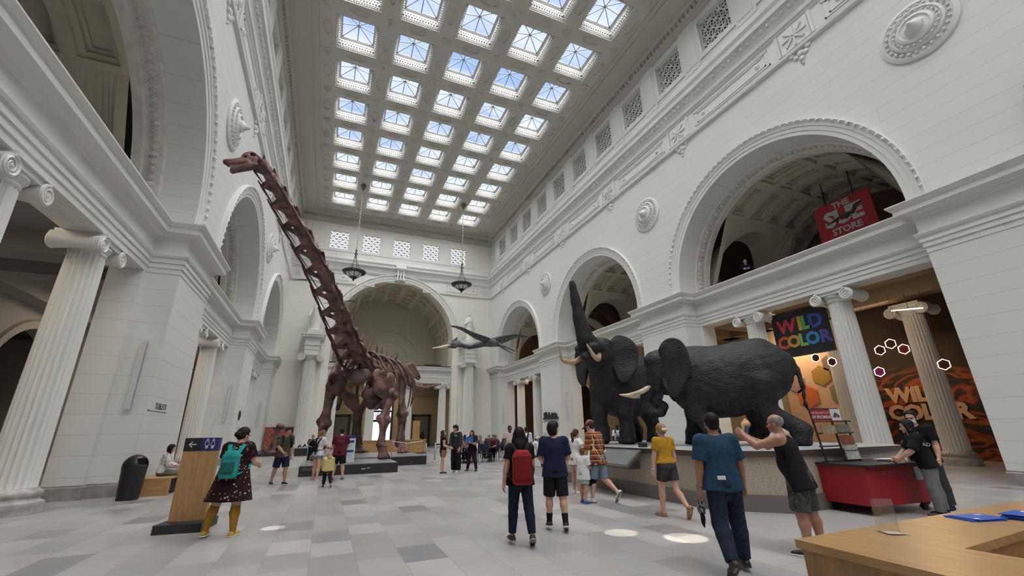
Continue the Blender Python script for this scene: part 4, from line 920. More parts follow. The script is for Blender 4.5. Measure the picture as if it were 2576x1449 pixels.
s.cone(JD(.66, -.04, -.09), JD(.68, .04, -.09), .06, .06, .04); jw_ = s.build('lower_jaw', m_bone, DN)
m_tooth = mat('tooth', (.6, .55, .5), .4)
tb, tc_ = MB(), MB()
for i in range(9):
    for e in (-1, 1):
        a = .44+i*.033; tb.tube([K(a, e*(.075-.03*i/9), -.1), K(a+.004, e*(.075-.03*i/9), -.165)], [.010, .004], 5); tc_.tube([JD(a+.01, e*(.075-.03*i/9), -.05), JD(a+.01, e*(.07-.03*i/9), .01)], [.010, .004], 5)
tb.build('tooth_row', m_tooth, sk_); tc_.build('tooth_row', m_tooth, jw_)
# steel posts that carry the skeleton
def steel(a, b, r=.035, name='support_post'): mb = MB(); mb.tube([a, b], r, 8); return mb.build(name, m_blk, DN, True)
for a in ((2.64, 22.1), (-.28, 23.35)): steel((a[0], a[1], .40), (a[0], a[1], .62))
steel((3.2, 26.6, .44), (3.2, 26.6, 4.9), .06); steel((1.25, 22.7, .40), (1.25, 22.7, 5.0), .05)
# ------------------------------------------------------------------ people
def skinm(c):
    return mat('skin_%d_%d' % (int(c[0]*255), int(c[1]*255)), c, .5, build=noisecol(tuple(v*.93 for v in c), tuple(min(1, v*1.06) for v in c), 9, 3))
SK_L, SK_M, SK_T, SK_D = (.56, .33, .24), (.44, .24, .16), (.33, .17, .10), (.10, .05, .032)
def cloth(name, c, d=.8, sc=14):
    return mat('cloth_'+name, c, .85, spec=.2, build=noisecol(tuple(v*d for v in c), c, sc, 4, bump=.15))
def spots(name, base, cols, sc=16, lo=.42):
    def f(t, b):
        v = coords(t, 'Object'); vo = N(t, 'ShaderNodeTexVoronoi'); vo.inputs['Scale'].default_value = sc; L(t, v, vo.inputs['Vector'])
        n = N(t, 'ShaderNodeTexNoise'); n.inputs['Scale'].default_value = sc*.9; L(t, v, n.inputs['Vector'])
        sp = N(t, 'ShaderNodeSeparateColor'); L(t, vo.outputs['Color'], sp.inputs[0]); r = ramp(t, [(i/len(cols), c) for i, c in enumerate(cols)], 'CONSTANT'); L(t, sp.outputs[0], r.inputs[0])
        m = ramp(t, [(lo-.02, (1, 1, 1)), (lo+.02, (0, 0, 0))]); L(t, vo.outputs['Distance'], m.inputs[0])
        m2 = N(t, 'ShaderNodeMath', operation='GREATER_THAN'); L(t, n.outputs[0], m2.inputs[0]); m2.inputs[1].default_value = .47
        m3 = N(t, 'ShaderNodeMath', operation='MULTIPLY'); L(t, m.outputs[0], m3.inputs[0]); L(t, m2.outputs[0], m3.inputs[1])
        mx = N(t, 'ShaderNodeMix', data_type='RGBA'); L(t, m3.outputs[0], mx.inputs[0]); mx.inputs[6].default_value = (*base, 1); L(t, r.outputs[0], mx.inputs[7]); L(t, mx.outputs[2], b.inputs[0])
    return mat('cloth_'+name, base, .85, spec=.2, build=f)
def camo(name, cols, sc=9):
    def f(t, b):
        n = N(t, 'ShaderNodeTexNoise'); n.inputs['Scale'].default_value = sc; n.inputs['Detail'].default_value = 2; L(t, coords(t, 'Object'), n.inputs['Vector'])
        r = ramp(t, [(.3+.1*i, c) for i, c in enumerate(cols)], 'CONSTANT'); L(t, n.outputs[0], r.inputs[0]); L(t, r.outputs[0], b.inputs[0])
    return mat('cloth_'+name, cols[0], .85, spec=.2, build=f)
def plaidf(t, b):
    sp = N(t, 'ShaderNodeSeparateXYZ'); L(t, coords(t, 'Object', (1, 1, 1)), sp.inputs[0]); acc = None
    def stripe(o, sc, lo, ph=0):
        m = N(t, 'ShaderNodeMath', operation='MULTIPLY_ADD'); L(t, o, m.inputs[0]); m.inputs[1].default_value = sc; m.inputs[2].default_value = ph
        f_ = N(t, 'ShaderNodeMath', operation='FRACT'); L(t, m.outputs[0], f_.inputs[0]); g = N(t, 'ShaderNodeMath', operation='GREATER_THAN'); L(t, f_.outputs[0], g.inputs[0]); g.inputs[1].default_value = lo; return g.outputs[0]
    c = None
    ca = N(t, 'ShaderNodeMath', operation='MULTIPLY_ADD'); L(t, sp.outputs[1], ca.inputs[0]); ca.inputs[1].default_value = .8; L(t, sp.outputs[0], ca.inputs[2])
    for o, sc, lo, ph, col, k in ((ca.outputs[0], 9, .55, .2, (.04, .025, .03), .75), (sp.outputs[2], 9, .55, .1, (.04, .025, .03), .7), (ca.outputs[0], 9, .88, .55, (.75, .55, .25), .8), (sp.outputs[2], 9, .88, .45, (.75, .55, .25), .8)):
        mx = N(t, 'ShaderNodeMix', data_type='RGBA'); s_ = stripe(o, sc, lo, ph); q = N(t, 'ShaderNodeMath', operation='MULTIPLY'); L(t, s_, q.inputs[0]); q.inputs[1].default_value = k
        L(t, q.outputs[0], mx.inputs[0]); 
        if c is None: mx.inputs[6].default_value = (.36, .075, .03, 1)
        else: L(t, c, mx.inputs[6])
        mx.inputs[7].default_value = (*col, 1); c = mx.outputs[2]
    L(t, c, b.inputs[0])
m_plaid = mat('cloth_plaid', (.4, .1, .05), .85, spec=.2, build=plaidf)
def hairm(c): return mat('hair_%d_%d' % (int(c[0]*255), int(c[1]*255)), c, .6, spec=.25, build=noisecol(tuple(v*.6 for v in c), c, 30, 3, s3=(1, 1, .15), bump=.3))
H_BLK, H_BRN, H_BLD, H_GRY, H_RED = hairm((.012, .010, .010)), hairm((.06, .032, .018)), hairm((.50, .34, .16)), hairm((.3, .29, .28)), hairm((.16, .07, .03))
m_eye = mat('eye_dark', (.02, .015, .012), .2); m_lip = mat('lip', (.33, .12, .10), .5); m_sole = mat('white_sole', (.7, .7, .68), .6)
def dr(f, o, s): f, o = R(f), R(o); return V3(s*sin(o), cos(o)*sin(f), -cos(o)*cos(f))
def person(label, loc, az, h, skin=SK_L, vox=.014, lean=3, head=(0, 0), arms=((8, 10, 18, 4), (8, 10, 18, 4)), legs=((3, 4, -2, 3, 0), (-3, 4, -4, 3, 0)), bulk=1.0, fem=False, top=None, bottom=None, shoe=None, hair=None, socks=None, group=None, seat=None, curl=(35, 35), name='person', extra=None, twist=0, zoff=0, tank=False):
    """arms/legs: (left, right) -> (upper fwd, upper out, lower fwd, lower out[, heel lift]); angles from straight down."""
    u = h; T = thing(name, label, 'person', group=group); T.rotation_euler = (0, 0, -R(az))
    P0 = V3(0, 0, 0); tz = V3(0, sin(R(lean)), cos(R(lean))); tw = R(twist)
    RX = V3(cos(tw), sin(tw), 0); FY = np.cross(tz, RX); FY = FY/np.linalg.norm(FY)
    sw = (.092 if fem else .103)*u*bulk**.3; b = bulk
    Nb = P0+tz*.30*u; J = {}
    hp, hy = head
    hdv = V3(0, sin(R(lean*.6-hp*.35)), cos(R(lean*.6-hp*.35)))
    yw = tw-R(hy); HF0 = V3(-sin(yw), cos(yw), 0); HF = HF0*cos(R(hp))+V3(0, 0, 1)*sin(R(hp)); HR = V3(cos(yw), sin(yw), 0); HU = np.cross(HR, HF)
    Hc = Nb+hdv*.052*u+HU*.052*u+HF*.014*u
    ul, fl_, hl = .168*u, .145*u, .1*u; th, shl = .245*u, .243*u
    for i, s_ in ((0, -1), (1, 1)):
        a = arms[i]; S_ = P0+tz*.277*u+RX*s_*sw; rot = lambda v: RX*v[0]+V3(-sin(tw), cos(tw), 0)*v[1]+V3(0, 0, 1)*v[2]
        E = S_+rot(dr(a[0], a[1], s_))*ul; W = E+rot(dr(a[2], a[3], s_))*fl_; J['S', i], J['E', i], J['W', i] = S_, E, W
        l = legs[i]; hpj = P0+V3(s_*.052*u*b**.3, 0, -.015*u); K_ = hpj+dr(l[0], l[1], s_)*th; A = K_+dr(l[2], l[3], s_)*shl; lift = l[4]
        fd = V3(s_*sin(R(8)), cos(R(8)), 0)*cos(R(lift))+V3(0, 0, -1)*sin(R(lift)); fn = V3(0, 0, 1)*cos(R(lift))+V3(0, 1, 0)*sin(R(lift))
        J['H', i], J['K', i], J['A', i], J['F', i] = hpj, K_, A, (fd, fn)
    lowest = min(min((J['A', i]-J['F', i][1]*.042*u)[2], (J['A', i]-J['F', i][1]*.042*u+J['F', i][0]*.11*u)[2]) for i in (0, 1))
    z0 = -lowest if seat is None else seat+.075*u*b
    T.location = (loc[0], loc[1], z0+zoff)
    q = SDF(vox); kx = dict(sq=FY, f=.70)
    hipw = .072*u*b*(1.05 if fem else .98); wst = .062*u*b*(.93 if fem else 1.05); chst = .073*u*b**.8
    q.cone(P0-RX*.032*u*b**.5, P0+RX*.032*u*b**.5, hipw, hipw, .05, **kx); q.cone(P0, P0+tz*.11*u, hipw*1.1, wst*1.18, .05, **kx)
    q.cone(P0+tz*.1*u, P0+tz*.2*u, wst*1.18, chst*1.25, .05, **kx); q.cone(P0+tz*.215*u-RX*.035*u, P0+tz*.215*u+RX*.035*u, chst, chst, .05, **kx)
    for i, s_ in ((0, -1), (1, 1)):
        q.cone(Nb-tz*.02*u, J['S', i], .038*u, .042*u*b**.5, .05)
        if fem: q.ell(P0+tz*.2*u+RX*s_*.045*u+FY*.045*u*b, (.038*u*b,)*3, .04)
    if fem is False and b > 1.1: q.ell(P0+tz*.1*u+FY*.022*u, (.085*u*b*.9, .066*u*b, .085*u*b), .06)
    q.cone(Nb-tz*.02*u, Hc-HU*.03*u, .034*u*b**.4, .031*u*b**.4, .03)
    hq = SDF(max(vox*.55, .006))
    hq.cone(Nb+tz*.01*u, Hc-HU*.02*u, .033*u*b**.4, .031*u*b**.4, .02)
    hs = u*1.07
    hq.ell(Hc+HU*.018*u-HF*.006*u, (.044*hs, .054*hs, .050*hs), .02, rot=Matrix((HR, HF, HU)).transposed()); hq.ell(Hc-HU*.022*u+HF*.018*u, (.036*hs, .038*hs, .045*hs), .02, rot=Matrix((HR, HF, HU)).transposed())
    hs = u*1.07; hp3 = lambda a, f_, c_: Hc+HR*a*hs+HF*f_*hs+HU*c_*hs
    hq.cone(hp3(0, .045, .004), hp3(0, .062, -.018), .006*u, .0095*u, .008); hq.cone(hp3(-.018, .046, .012), hp3(.018, .046, .012), .008*u, .008*u, .01)
    hq.cone(hp3(-.010, .05, -.036), hp3(.010, .05, -.036), .006*u, .006*u, .006); hq.ell(hp3(0, .044, -.055), (.014*u, .012*u, .012*u), .012)
    for s_ in (-1, 1):
        hq.ell(hp3(s_*.0195, .055, .001), (.0095*u, .008*u, .0065*u), .008, sub=True); hq.ell(hp3(s_*.0445, -.002, -.008), (.007*u, .012*u, .019*u), .006, rot=Matrix((HR, HF, HU)).transposed()); hq.ell(hp3(s_*.03, .032, -.018), (.012*u, .012*u, .014*u), .012)
    hands = []
    for i, s_ in ((0, -1), (1, 1)):
        S_, E, W = J['S', i], J['E', i], J['W', i]; ab = b**.5
        q.cone(S_, S_+(E-S_)*.35, .036*u*ab, .033*u*ab, .03); q.cone(S_+(E-S_)*.3, E, .033*u*ab, .026*u*ab, .02); q.cone(E, E+(W-E)*.3, .027*u*ab, .027*u*ab, .02); q.cone(E+(W-E)*.25, W, .027*u*ab, .017*u*ab, .02)
        fd = (W-E)/np.linalg.norm(W-E); inn = -RX*s_; pn = inn-(inn@fd)*fd
        if np.linalg.norm(pn) < .3: pn = V3(0, 0, -1)-(V3(0, 0, -1)@fd)*fd
        pn /= np.linalg.norm(pn); sd = np.cross(fd, pn)*s_; sd = sd if sd@V3(0, 1, .4) > 0 else -sd
        hv = SDF(max(.0055, vox*.45)); pm = W+fd*.052*u
        hv.cone(W-fd*.012*u, W+fd*.012*u, .0165*u*ab, .017*u, .01)
        for k in range(4):
            e = (k-1.5)*.0125*u; kb = pm+sd*-e; hv.cone(W+fd*.012*u-sd*e*.5, kb, .0125*u, .0105*u, .012)
            c1, c2 = R(curl[i]*.6), R(curl[i]*1.5); d1 = fd*cos(c1)+pn*sin(c1); d2 = fd*cos(c2)+pn*sin(c2); ln = (.024, .027, .0255, .02)[k]*u
            hv.cone(kb, kb+d1*ln, .0085*u, .0072*u, .004); hv.cone(kb+d1*ln, kb+d1*ln+d2*ln*.95, .0072*u, .0058*u, .004)
        tb = W+fd*.018*u+sd*.012*u; t1 = tb+(fd*.55+sd*.75+pn*.3)*.026*u; hv.cone(tb, t1, .0105*u, .0085*u, .008); hv.cone(t1, t1+(fd*.85+sd*.25+pn*.45)*.024*u, .0085*u, .0066*u, .004)
        hands.append(hv); J['P', i] = pm; J['pn', i] = pn; J['fd', i] = fd
        Hh, K_, A = J['H', i], J['K', i], J['A', i]; f_, fn = J['F', i]
        q.cone(Hh, Hh+(K_-Hh)*.5, .058*u*b**.8, .047*u*b**.7, .04); q.cone(Hh+(K_-Hh)*.5, K_, .047*u*b**.7, .035*u*b**.5, .03)
        cf = K_+(A-K_)*.3-V3(0, .008*u, 0); q.cone(K_, cf, .034*u*b**.5, .035*u*b**.6, .03); q.cone(cf, A, .035*u*b**.6, .0205*u*b**.3, .03)
        q.cone(A, A-fn*.022*u+f_*.02*u, .022*u, .021*u, .02); q.cone(A-fn*.024*u-f_*.02*u, A-fn*.026*u+f_*.09*u, .02*u, .016*u, .02)
    body = q.build('body', skinm(skin), T, more=[hq]+(hands))
    e = MB()
    for s_ in (-1, 1): e.ball(tuple(hp3(s_*.0195, .0475, .001)), .0068*u, 8, 6)
    e.build('eyes', m_eye, body, True)
    # clothes
    def torso(cq, g, hem, hemw=1.0):
        hm = P0-tz*hem*u; c_ = [(hm, -tz)]
        wd_ = .046*u*b**.5
        for e_ in (-1, 1): cq.cone(hm-tz*.03*u+RX*e_*wd_*max(1, hemw), P0+tz*.03*u+RX*e_*wd_*.8, (hipw*1.02+g*1.5+.006)*hemw, hipw*.94+g*1.2, .03, clip=c_, sq=FY, f=.86)
        cq.cone(hm-tz*.03*u, P0+tz*.02*u, (hipw*1.12+g)*hemw, hipw*1.12+g, .04, clip=c_, **kx); cq.cone(P0-RX*.03*u, P0+RX*.03*u, hipw+g, hipw+g, .04, clip=c_, **kx)
        cq.cone(P0, P0+tz*.11*u, hipw*1.1+g, wst*1.2+g, .04, clip=c_, **kx); cq.cone(P0+tz*.1*u, P0+tz*.2*u, wst*1.2+g, chst*1.25+g, .05, **kx); cq.cone(P0+tz*.215*u-RX*.037*u, P0+tz*.215*u+RX*.037*u, chst+g, chst+g, .05, **kx)
        if fem:
            for s_ in (-1, 1): cq.ell(P0+tz*.2*u+RX*s_*.045*u+FY*.045*u*b, (.038*u*b+g,)*3, .04)
        elif b > 1.1: cq.ell(P0+tz*.1*u+FY*.022*u, (.085*u*b*.9+g, .066*u*b+g, .085*u*b+g), .06)
    if top:
        m_, sl, hem = top[:3]; g = top[3] if len(top) > 3 else .012*u/1.0
        cq = SDF(max(.01, vox*.85)); torso(cq, g, hem, top[4] if len(top) > 4 else 1.0)
        for i, s_ in ((0, -1), (1, 1)):
            S_, E, W = J['S', i], J['E', i], J['W', i]; ab = b**.5
            if tank: cq.cone(P0+tz*.21*u+RX*s_*.05*u, Nb-tz*.012*u+RX*s_*.055*u, .05*u, .034*u, .03, **kx); continue
            cq.cone(Nb-tz*.03*u, S_, .04*u+g*.6, .043*u*ab+g*.8, .04)
            def sleeve(a, c, f0, f1, r0, r1):
                p = a+(c-a)*f0; z = a+(c-a)*f1; d = (c-a)/np.linalg.norm(c-a); cq.cone(p, z+d*.03, r0, r1, .025, clip=[(z, d)])
            if sl <= 1: sleeve(S_, E, 0, sl, .038*u*ab+g, .034*u*ab+g*1.5)
            else: sleeve(S_, E, 0, 1.0, .038*u*ab+g, .03*u*ab+g); cq.cone(E, E, .029*u*ab+g, None, .02); sleeve(E, W, 0, sl-1, .029*u*ab+g, .021*u*ab+g)
        ncl = Nb+tz*.012*u; cq.cone(ncl-tz*.004*u+FY*.008*u, ncl+tz*.2*u+FY*.05*u, .036*u*b**.4, .05*u, .01, sub=True)
        J['top'] = cq.build('top', m_, T)
    if bottom:
        kind, m_, ln = bottom[:3]; g = bottom[3] if len(bottom) > 3 else .01*u
        cq = SDF(max(.01, vox*.85)); wz = P0+tz*.055*u; cl = [(wz, tz)]
        if kind != 'skirt':
            cq.cone(P0-RX*.032*u*b**.5, P0+RX*.032*u*b**.5, hipw*1.02+g, hipw*1.02+g, .04, clip=cl, **kx); cq.cone(P0, P0+tz*.09*u, hipw*1.1+g, wst*1.2+g, .03, clip=cl, **kx)
            cq.cone(P0-tz*.02*u, P0-V3(0, 0, .062*u), hipw+g, .05*u*b**.6+g, .03)
            for i in (0, 1):
                Hh, K_, A = J['H', i], J['K', i], J['A', i]
                def seg(a, c, f0, f1, r0, r1):
                    d = (c-a)/np.linalg.norm(c-a); z = a+(c-a)*f1; cq.cone(a+(c-a)*f0, z+d*.04, r0, r1, .012, clip=[(z, d)])
                wd = bottom[4] if len(bottom) > 4 else 1
                if ln <= 1: seg(Hh, K_, 0, ln, .056*u*b**.8+g, (.046*u*b**.7+g)*(1+(wd-1)*.6))
                else:
                    cf = K_+(A-K_)*.3-V3(0, .008*u, 0); cq.cone(Hh, K_, .056*u*b**.8+g, (.039*u*b**.5+g)*wd, .012); cq.cone(K_, cf, (.039*u*b**.5+g)*wd, (.038*u*b**.6+g)*wd, .02); seg(cf, A, 0, (ln-1.3)/.7, (.038*u*b**.6+g)*wd, (.027*u*b**.4+g)*wd)
        else:
            r1 = bottom[4] if len(bottom) > 4 else .13; z1 = P0-V3(0, 0, ln*u); cq.cone(P0+tz*.06*u, z1-V3(0, 0, .05), wst*1.15+g, r1*u*b, .04, clip=[(z1, V3(0, 0, -1)), (wz, tz)], sq=FY, f=.8); cq.cone(P0-RX*.03*u, P0+RX*.03*u, hipw+g*1.3, None, .04, clip=cl, **kx)
        cq.build({'skirt': 'skirt', 'shorts': 'shorts', 'pants': 'trousers'}[kind], m_, T)
    if socks:
        for i in (0, 1):
            cq = SDF(max(.008, vox*.7)); K_, A = J['K', i], J['A', i]; f_, fn = J['F', i]; d = (K_-A)/np.linalg.norm(K_-A); z = A+d*socks[1]*u; cf = K_+(A-K_)*.3-V3(0, .008*u, 0)
            cq.cone(K_, cf, .034*u*b**.5+.006, .035*u*b**.6+.006, .03, clip=[(z, d)]); cq.cone(cf, A, .035*u*b**.6+.006, .0215*u*b**.3+.006, .03, clip=[(z, d)]); cq.cone(A, A-fn*.02*u, .027*u, .027*u, .02)
            cq.build('sock', socks[0], T)
    if shoe:
        for i in (0, 1):
            A = J['A', i]; f_, fn = J['F', i]; cq = SDF(max(.008, vox*.6)); rg = np.cross(f_, fn)
            hi = shoe[2] if len(shoe) > 2 else .0
            bs = A-fn*.042*u; c_ = [(bs, -fn)]
            cq.cone(A-fn*.022*u-f_*.025*u, A-fn*.027*u+f_*.05*u, .0275*u, .026*u, .02, clip=c_); cq.cone(A-fn*.027*u+f_*.05*u, A-fn*.032*u+f_*.105*u, .027*u, .02*u, .02, clip=c_)
            cq.cone(A-fn*.01*u, A+fn*(.005+hi)*u, .028*u, .028*u, .015, clip=[(A+fn*(.008+hi)*u, fn)])
            so = cq.build('shoe', shoe[0], T)
            sq_ = SDF(max(.008, vox*.6)); sq_.cone(A-fn*.037*u-f_*.026*u, A-fn*.037*u+f_*.05*u, .031*u, .031*u, .01, clip=[(bs, -fn), (bs+fn*.012*u, fn)]); sq_.cone(A-fn*.037*u+f_*.05*u, A-fn*.037*u+f_*.105*u, .031*u, .0235*u, .01, clip=[(bs, -fn), (bs+fn*.012*u, fn)])
            sq_.build('sole', shoe[1], so)
    if hair:
        st, m_ = hair[:2]; cq = SDF(max(.007, vox*.6)); ht = hair[2] if len(hair) > 2 else 1.0
        rm = Matrix((HR, HF, HU)).transposed(); fr = [(hp3(0, .028, .034), HF*.8-HU*.62)]
        if st == 'fringe':
            cq.ell(hp3(0, -.006, .018), (.0475*hs, .0575*hs, .0525*hs), .01, rot=rm, clip=[(hp3(0, 0, .045), HU), (hp3(0, .01, 0), HF), (hp3(0, 0, -.04), -HU)])
        else:
            cq.ell(hp3(0, -.007, .021), (.049*hs*ht, .0595*hs*ht, .0545*hs*ht), .01, rot=rm, clip=fr)
            cq.ell(hp3(0, -.026, -.005), (.046*hs, .036*hs, .05*hs), .02, rot=rm) if st != 'crop' else cq.ell(hp3(0, -.028, -.008), (.0395*hs, .031*hs, .040*hs), .015, rot=rm)
            for s_ in (-1, 1): cq.cone(hp3(s_*.041, .012, .012), hp3(s_*.042, .01, -.008), .009*u, .006*u, .01)
        DN_ = V3(0, 0, -1); bk = lambda k, c_: Hc-HF*k*u+V3(0, 0, c_)*u
        if st == 'long':
            ln = hair[3] if len(hair) > 3 else .2
            cq.chain([bk(.03, -.02), bk(.048, -.09), bk(.055, -.03-ln)], [.05*u, .052*u, .036*u], .03, sq=HF0, f=.55)
            for s_ in (-1, 1): cq.chain([hp3(s_*.042, .0, .01), hp3(s_*.05, -.008, -.05), hp3(s_*.052, -.01, -.05)+DN_*ln*.55*u], [.018*u, .022*u, .014*u], .02)
        if st == 'bob':
            cq.chain([bk(.02, -.01), bk(.028, -.075)], [.052*u, .05*u], .02, sq=HF0, f=.75)
            for s_ in (-1, 1): cq.cone(hp3(s_*.042, .008, .0), hp3(s_*.046, .012, -.06), .018*u, .018*u, .02)
        if st == 'bun': cq.ell(hp3(0, -.062, -.004), (.036*u, .028*u, .032*u), .012)
        if st == 'pony': cq.chain([hp3(0, -.055, .02), hp3(0, -.09, -.01), bk(.085, -.12), bk(.065, -.2)], [.018*u, .024*u, .022*u, .01*u], .015)
        if st == 'mop':
            cq.ell(hp3(0, .004, .03), (.055*hs, .063*hs, .050*hs), .015, rot=rm, clip=[(hp3(0, 0, .008), -HU)])
            cq.ell(hp3(0, -.026, -.015), (.052*hs, .040*hs, .05*hs), .02, rot=rm)
        if st == 'curly': cq.chain([bk(.02, -.01), bk(.04, -.08), bk(.045, -.17)], [.062*u, .066*u, .05*u], .03)
        cq.build('hair', m_, T)
    if extra: extra(T, J, u, hp3, (HR, HF, HU), RX, FY, tz, P0)
    return T, J
def sametf(T, o): o.location = T.location.copy(); o.rotation_euler = T.rotation_euler.copy(); return o
def backpack(T, J, u, FY, tz, RX, P0, label, m_main, m_pocket, m_strap, w_=.085, hgt=.24, dp=.05, z=.12, logo=None, pk=(.74, .68, .045, .05)):
    o = sametf(T, thing('backpack', label, 'backpack'))
    c = P0+tz*z*u-FY*(.072*u+dp*u)
    rm = Matrix((RX, FY, tz)).transposed()
    s = SDF(.011); s.box(c-tz*.02*u, (w_*u*.95, dp*u*.85, hgt*.46*u), .03, rot=rm, rd=min(.05, dp*u*.8)); s.box(c+tz*hgt*.36*u, (w_*u*.72, dp*u*.8, hgt*.16*u), .05, rot=rm, rd=min(.05, dp*u*.75)); s.build('main_compartment', m_main, o)
    p = c-FY*dp*u*.8-tz*hgt*.14*u; s = SDF(.010); s.box(p+tz*(pk[3]-pk[2])*.5*u, (w_*u*pk[0], dp*u*.42, (pk[2]+pk[3])*.62*u), .03, rot=rm, rd=.03); s.build('front_pocket', m_pocket, o)
    z_ = MB(); z_.tube([p-FY*dp*u*.36+tz*(pk[3]*1.1)*u+RX*k*w_*u*pk[0]*.75 for k in (-1, -.5, 0, .5, 1)], .005, 5); z_.tube([c-FY*dp*u*.84+tz*hgt*.3*u+RX*k*w_*u*.8 for k in (-1, -.5, 0, .5, 1)], .005, 5); z_.build('zip', m_strap, o)
    for i, s_ in ((0, -1), (1, 1)):
        pts = [c+tz*hgt*.40*u+RX*s_*w_*.5*u+FY*dp*.5*u, P0+tz*.295*u+RX*s_*.066*u-FY*.058*u, P0+tz*.325*u+RX*s_*.068*u-FY*.015*u, P0+tz*.315*u+RX*s_*.072*u+FY*.04*u, P0+tz*.25*u+RX*s_*.078*u+FY*.085*u, P0+tz*.15*u+RX*s_*.10*u+FY*.075*u, P0+tz*.08*u+RX*s_*.13*u+FY*.0*u, c-tz*hgt*.38*u+RX*s_*w_*.85*u+FY*dp*.5*u]
        fine = []
        for q in range(len(pts)-1):
            for r_ in range(4): t_ = r_/4; fine.append(pts[q]*(1-t_)+pts[q+1]*t_)
        fine.append(pts[-1]); L_, R_ = [], []
        for q in range(len(fine)):
            tg = fine[min(q+1, len(fine)-1)]-fine[max(q-1, 0)]; tg = tg/np.linalg.norm(tg); n_ = RX-(RX@tg)*tg; n_ = n_/np.linalg.norm(n_); L_.append(tuple(fine[q]+n_*.02*u)); R_.append(tuple(fine[q]-n_*.02*u))
        mb = MB(); mb.loft([L_, R_], False); so = mb.build('strap', m_strap, o, True); md_ = so.modifiers.new('s', 'SOLIDIFY'); md_.thickness = .014; md_.offset = 0
    h_ = MB(); h_.tube([c+tz*hgt*.5*u+RX*.02*u, c+tz*(hgt*.5+.05)*u+FY*.02*u, c+tz*hgt*.5*u-RX*.02*u], .008, 6); h_.build('top_loop', m_strap, o, True)
    if logo: logo(o, c-FY*(dp*u*1.05), tz, RX, FY, u)
    return o
BLK, WHT, NAVY, DGR = cloth('black', (.012, .012, .014)), cloth('white', (.72, .72, .73), .92), cloth('navy', (.012, .016, .05)), cloth('charcoal', (.035, .036, .04))
DENIM, DJEAN = cloth('light_denim', (.20, .28, .36), .75, 30), cloth('dark_denim', (.02, .03, .055), .6, 25)
GREYS, TEALC = cloth('grey_marl', (.20, .20, .20)), cloth('teal', (.03, .30, .30))
floral = spots('floral_black', (.018, .008, .010), [(.35, .10, .05), (.55, .42, .32), (.10, .04, .03), (.42, .22, .08)], 22, .34)
must, ysho = cloth('mustard_knit', (.36, .19, .03), .85, 40), mat('yellow_canvas', (.52, .32, .05), .7)
sh_blk, sh_wht, sh_gry, sh_tan, sh_blu = mat('black_shoe', (.015, .015, .016), .5), mat('white_shoe', (.68, .68, .67), .5), mat('grey_shoe', (.10, .09, .09), .6), mat('tan_shoe', (.34, .19, .09), .6), mat('blue_shoe', (.03, .10, .36), .5)
NS = 0
# woman with the teal pack
def ex1(T, J, u, hp3, H, RX, FY, tz, P0):
    backpack(T, J, u, FY, tz, RX, P0, 'teal backpack worn by the woman in the black floral dress', TEALC, cloth('teal_mesh', (.02, .13, .13)), cloth('teal_strap', (.02, .36, .37)), .083, .25, .055, .115)
    mb = MB(); mb.tube([J['S', 0]+tz*.03, P0+tz*.16*u-FY*.2*u*.7, P0+RX*.12*u-FY*.02*u+tz*.06*u], .006, 6); 
    m_ = MB(); m_.ball(tuple(hp3(0, .05, -.035)), (.045*u, .03*u, .03*u)); m_.build('face_mask', mat('white_mask', (.6, .62, .64), .8), T, True)
    for i in (0, 1):
        d = MB(); A = J['A', i]; d.lathe([(.016, -.004), (.016, .004)], 14, tuple(A+RX*(-.045 if i == 0 else .045)), 'x'); d.build('ankle_badge', sh_wht, T, True)
person('person in black floral dress and mustard knee socks with a teal backpack', (-1.35, 9.06), 14, 1.66, SK_L, .012, 4, (-12, 30), ((18, 16, 75, -5), (22, 18, 78, -2)), ((2, 14, -4, 12, 0), (0, 4, -3, 4, 0)), 1.3, True, (floral, .62, .225, .018, 1.3), None, (ysho, m_sole, .012), ('bun', H_BLK, 1.06), (must, .235), extra=ex1, curl=(50, 50))
camot = camo('camo', [(.05, .055, .035), (.10, .085, .05), (.03, .03, .025), (.15, .12, .08)], 16)
def ex2(T, J, u, hp3, H, RX, FY, tz, P0): backpack(T, J, u, FY, tz, RX, P0, 'black backpack worn by the man in the camouflage shirt', BLK, BLK, BLK, .075, .22, .045, .12)
person('man in a camouflage shirt and navy shorts walking past the mural', (-1.22, 17.1), 152, 1.79, SK_M, .014, 8, (-25, -5), ((-5, 8, 8, 6), (14, 6, 45, -22)), ((10, 4, 0, 2, 0), (-8, 6, -14, 5, 5)), 1.05, None, (camot, .75, .06, .022), ('shorts', NAVY, .92, .02, 1.1), (sh_blk, m_sole), ('crop', H_BLK), extra=ex2)
lav = spots('pale_tie_dye', (.62, .60, .68), [(.72, .70, .74), (.58, .52, .62), (.66, .66, .74)], 6, .6)
def ex3(T, J, u, hp3, H, RX, FY, tz, P0):
    backpack(T, J, u, FY, tz, RX, P0, 'small black backpack worn by the woman in the pale tee', BLK, BLK, BLK, .062, .17, .045, .12)
    m_ = MB(); m_.ball(tuple(hp3(0, .05, -.035)), (.045*u, .03*u, .03*u)); m_.build('face_mask', mat('blue_mask', (.35, .48, .56), .8), T, True)
person('woman in a pale tie-dye tee and denim shorts beside the low platform', (-.12, 17.94), 48, 1.68, SK_L, .014, 4, (-15, 10), ((20, 10, 70, -4), (24, 10, 74, -6)), ((3, 4, -2, 3, 0), (-4, 4, -6, 3, 0)), 1.12, True, (lav, .7, .05, .018), ('shorts', DENIM, .42, .016, 1.1), (mat('pink_shoe', (.45, .30, .27), .6), m_sole), ('pony', hairm((.26, .15, .07))), extra=ex3)
mar = cloth('maroon', (.11, .013, .028))
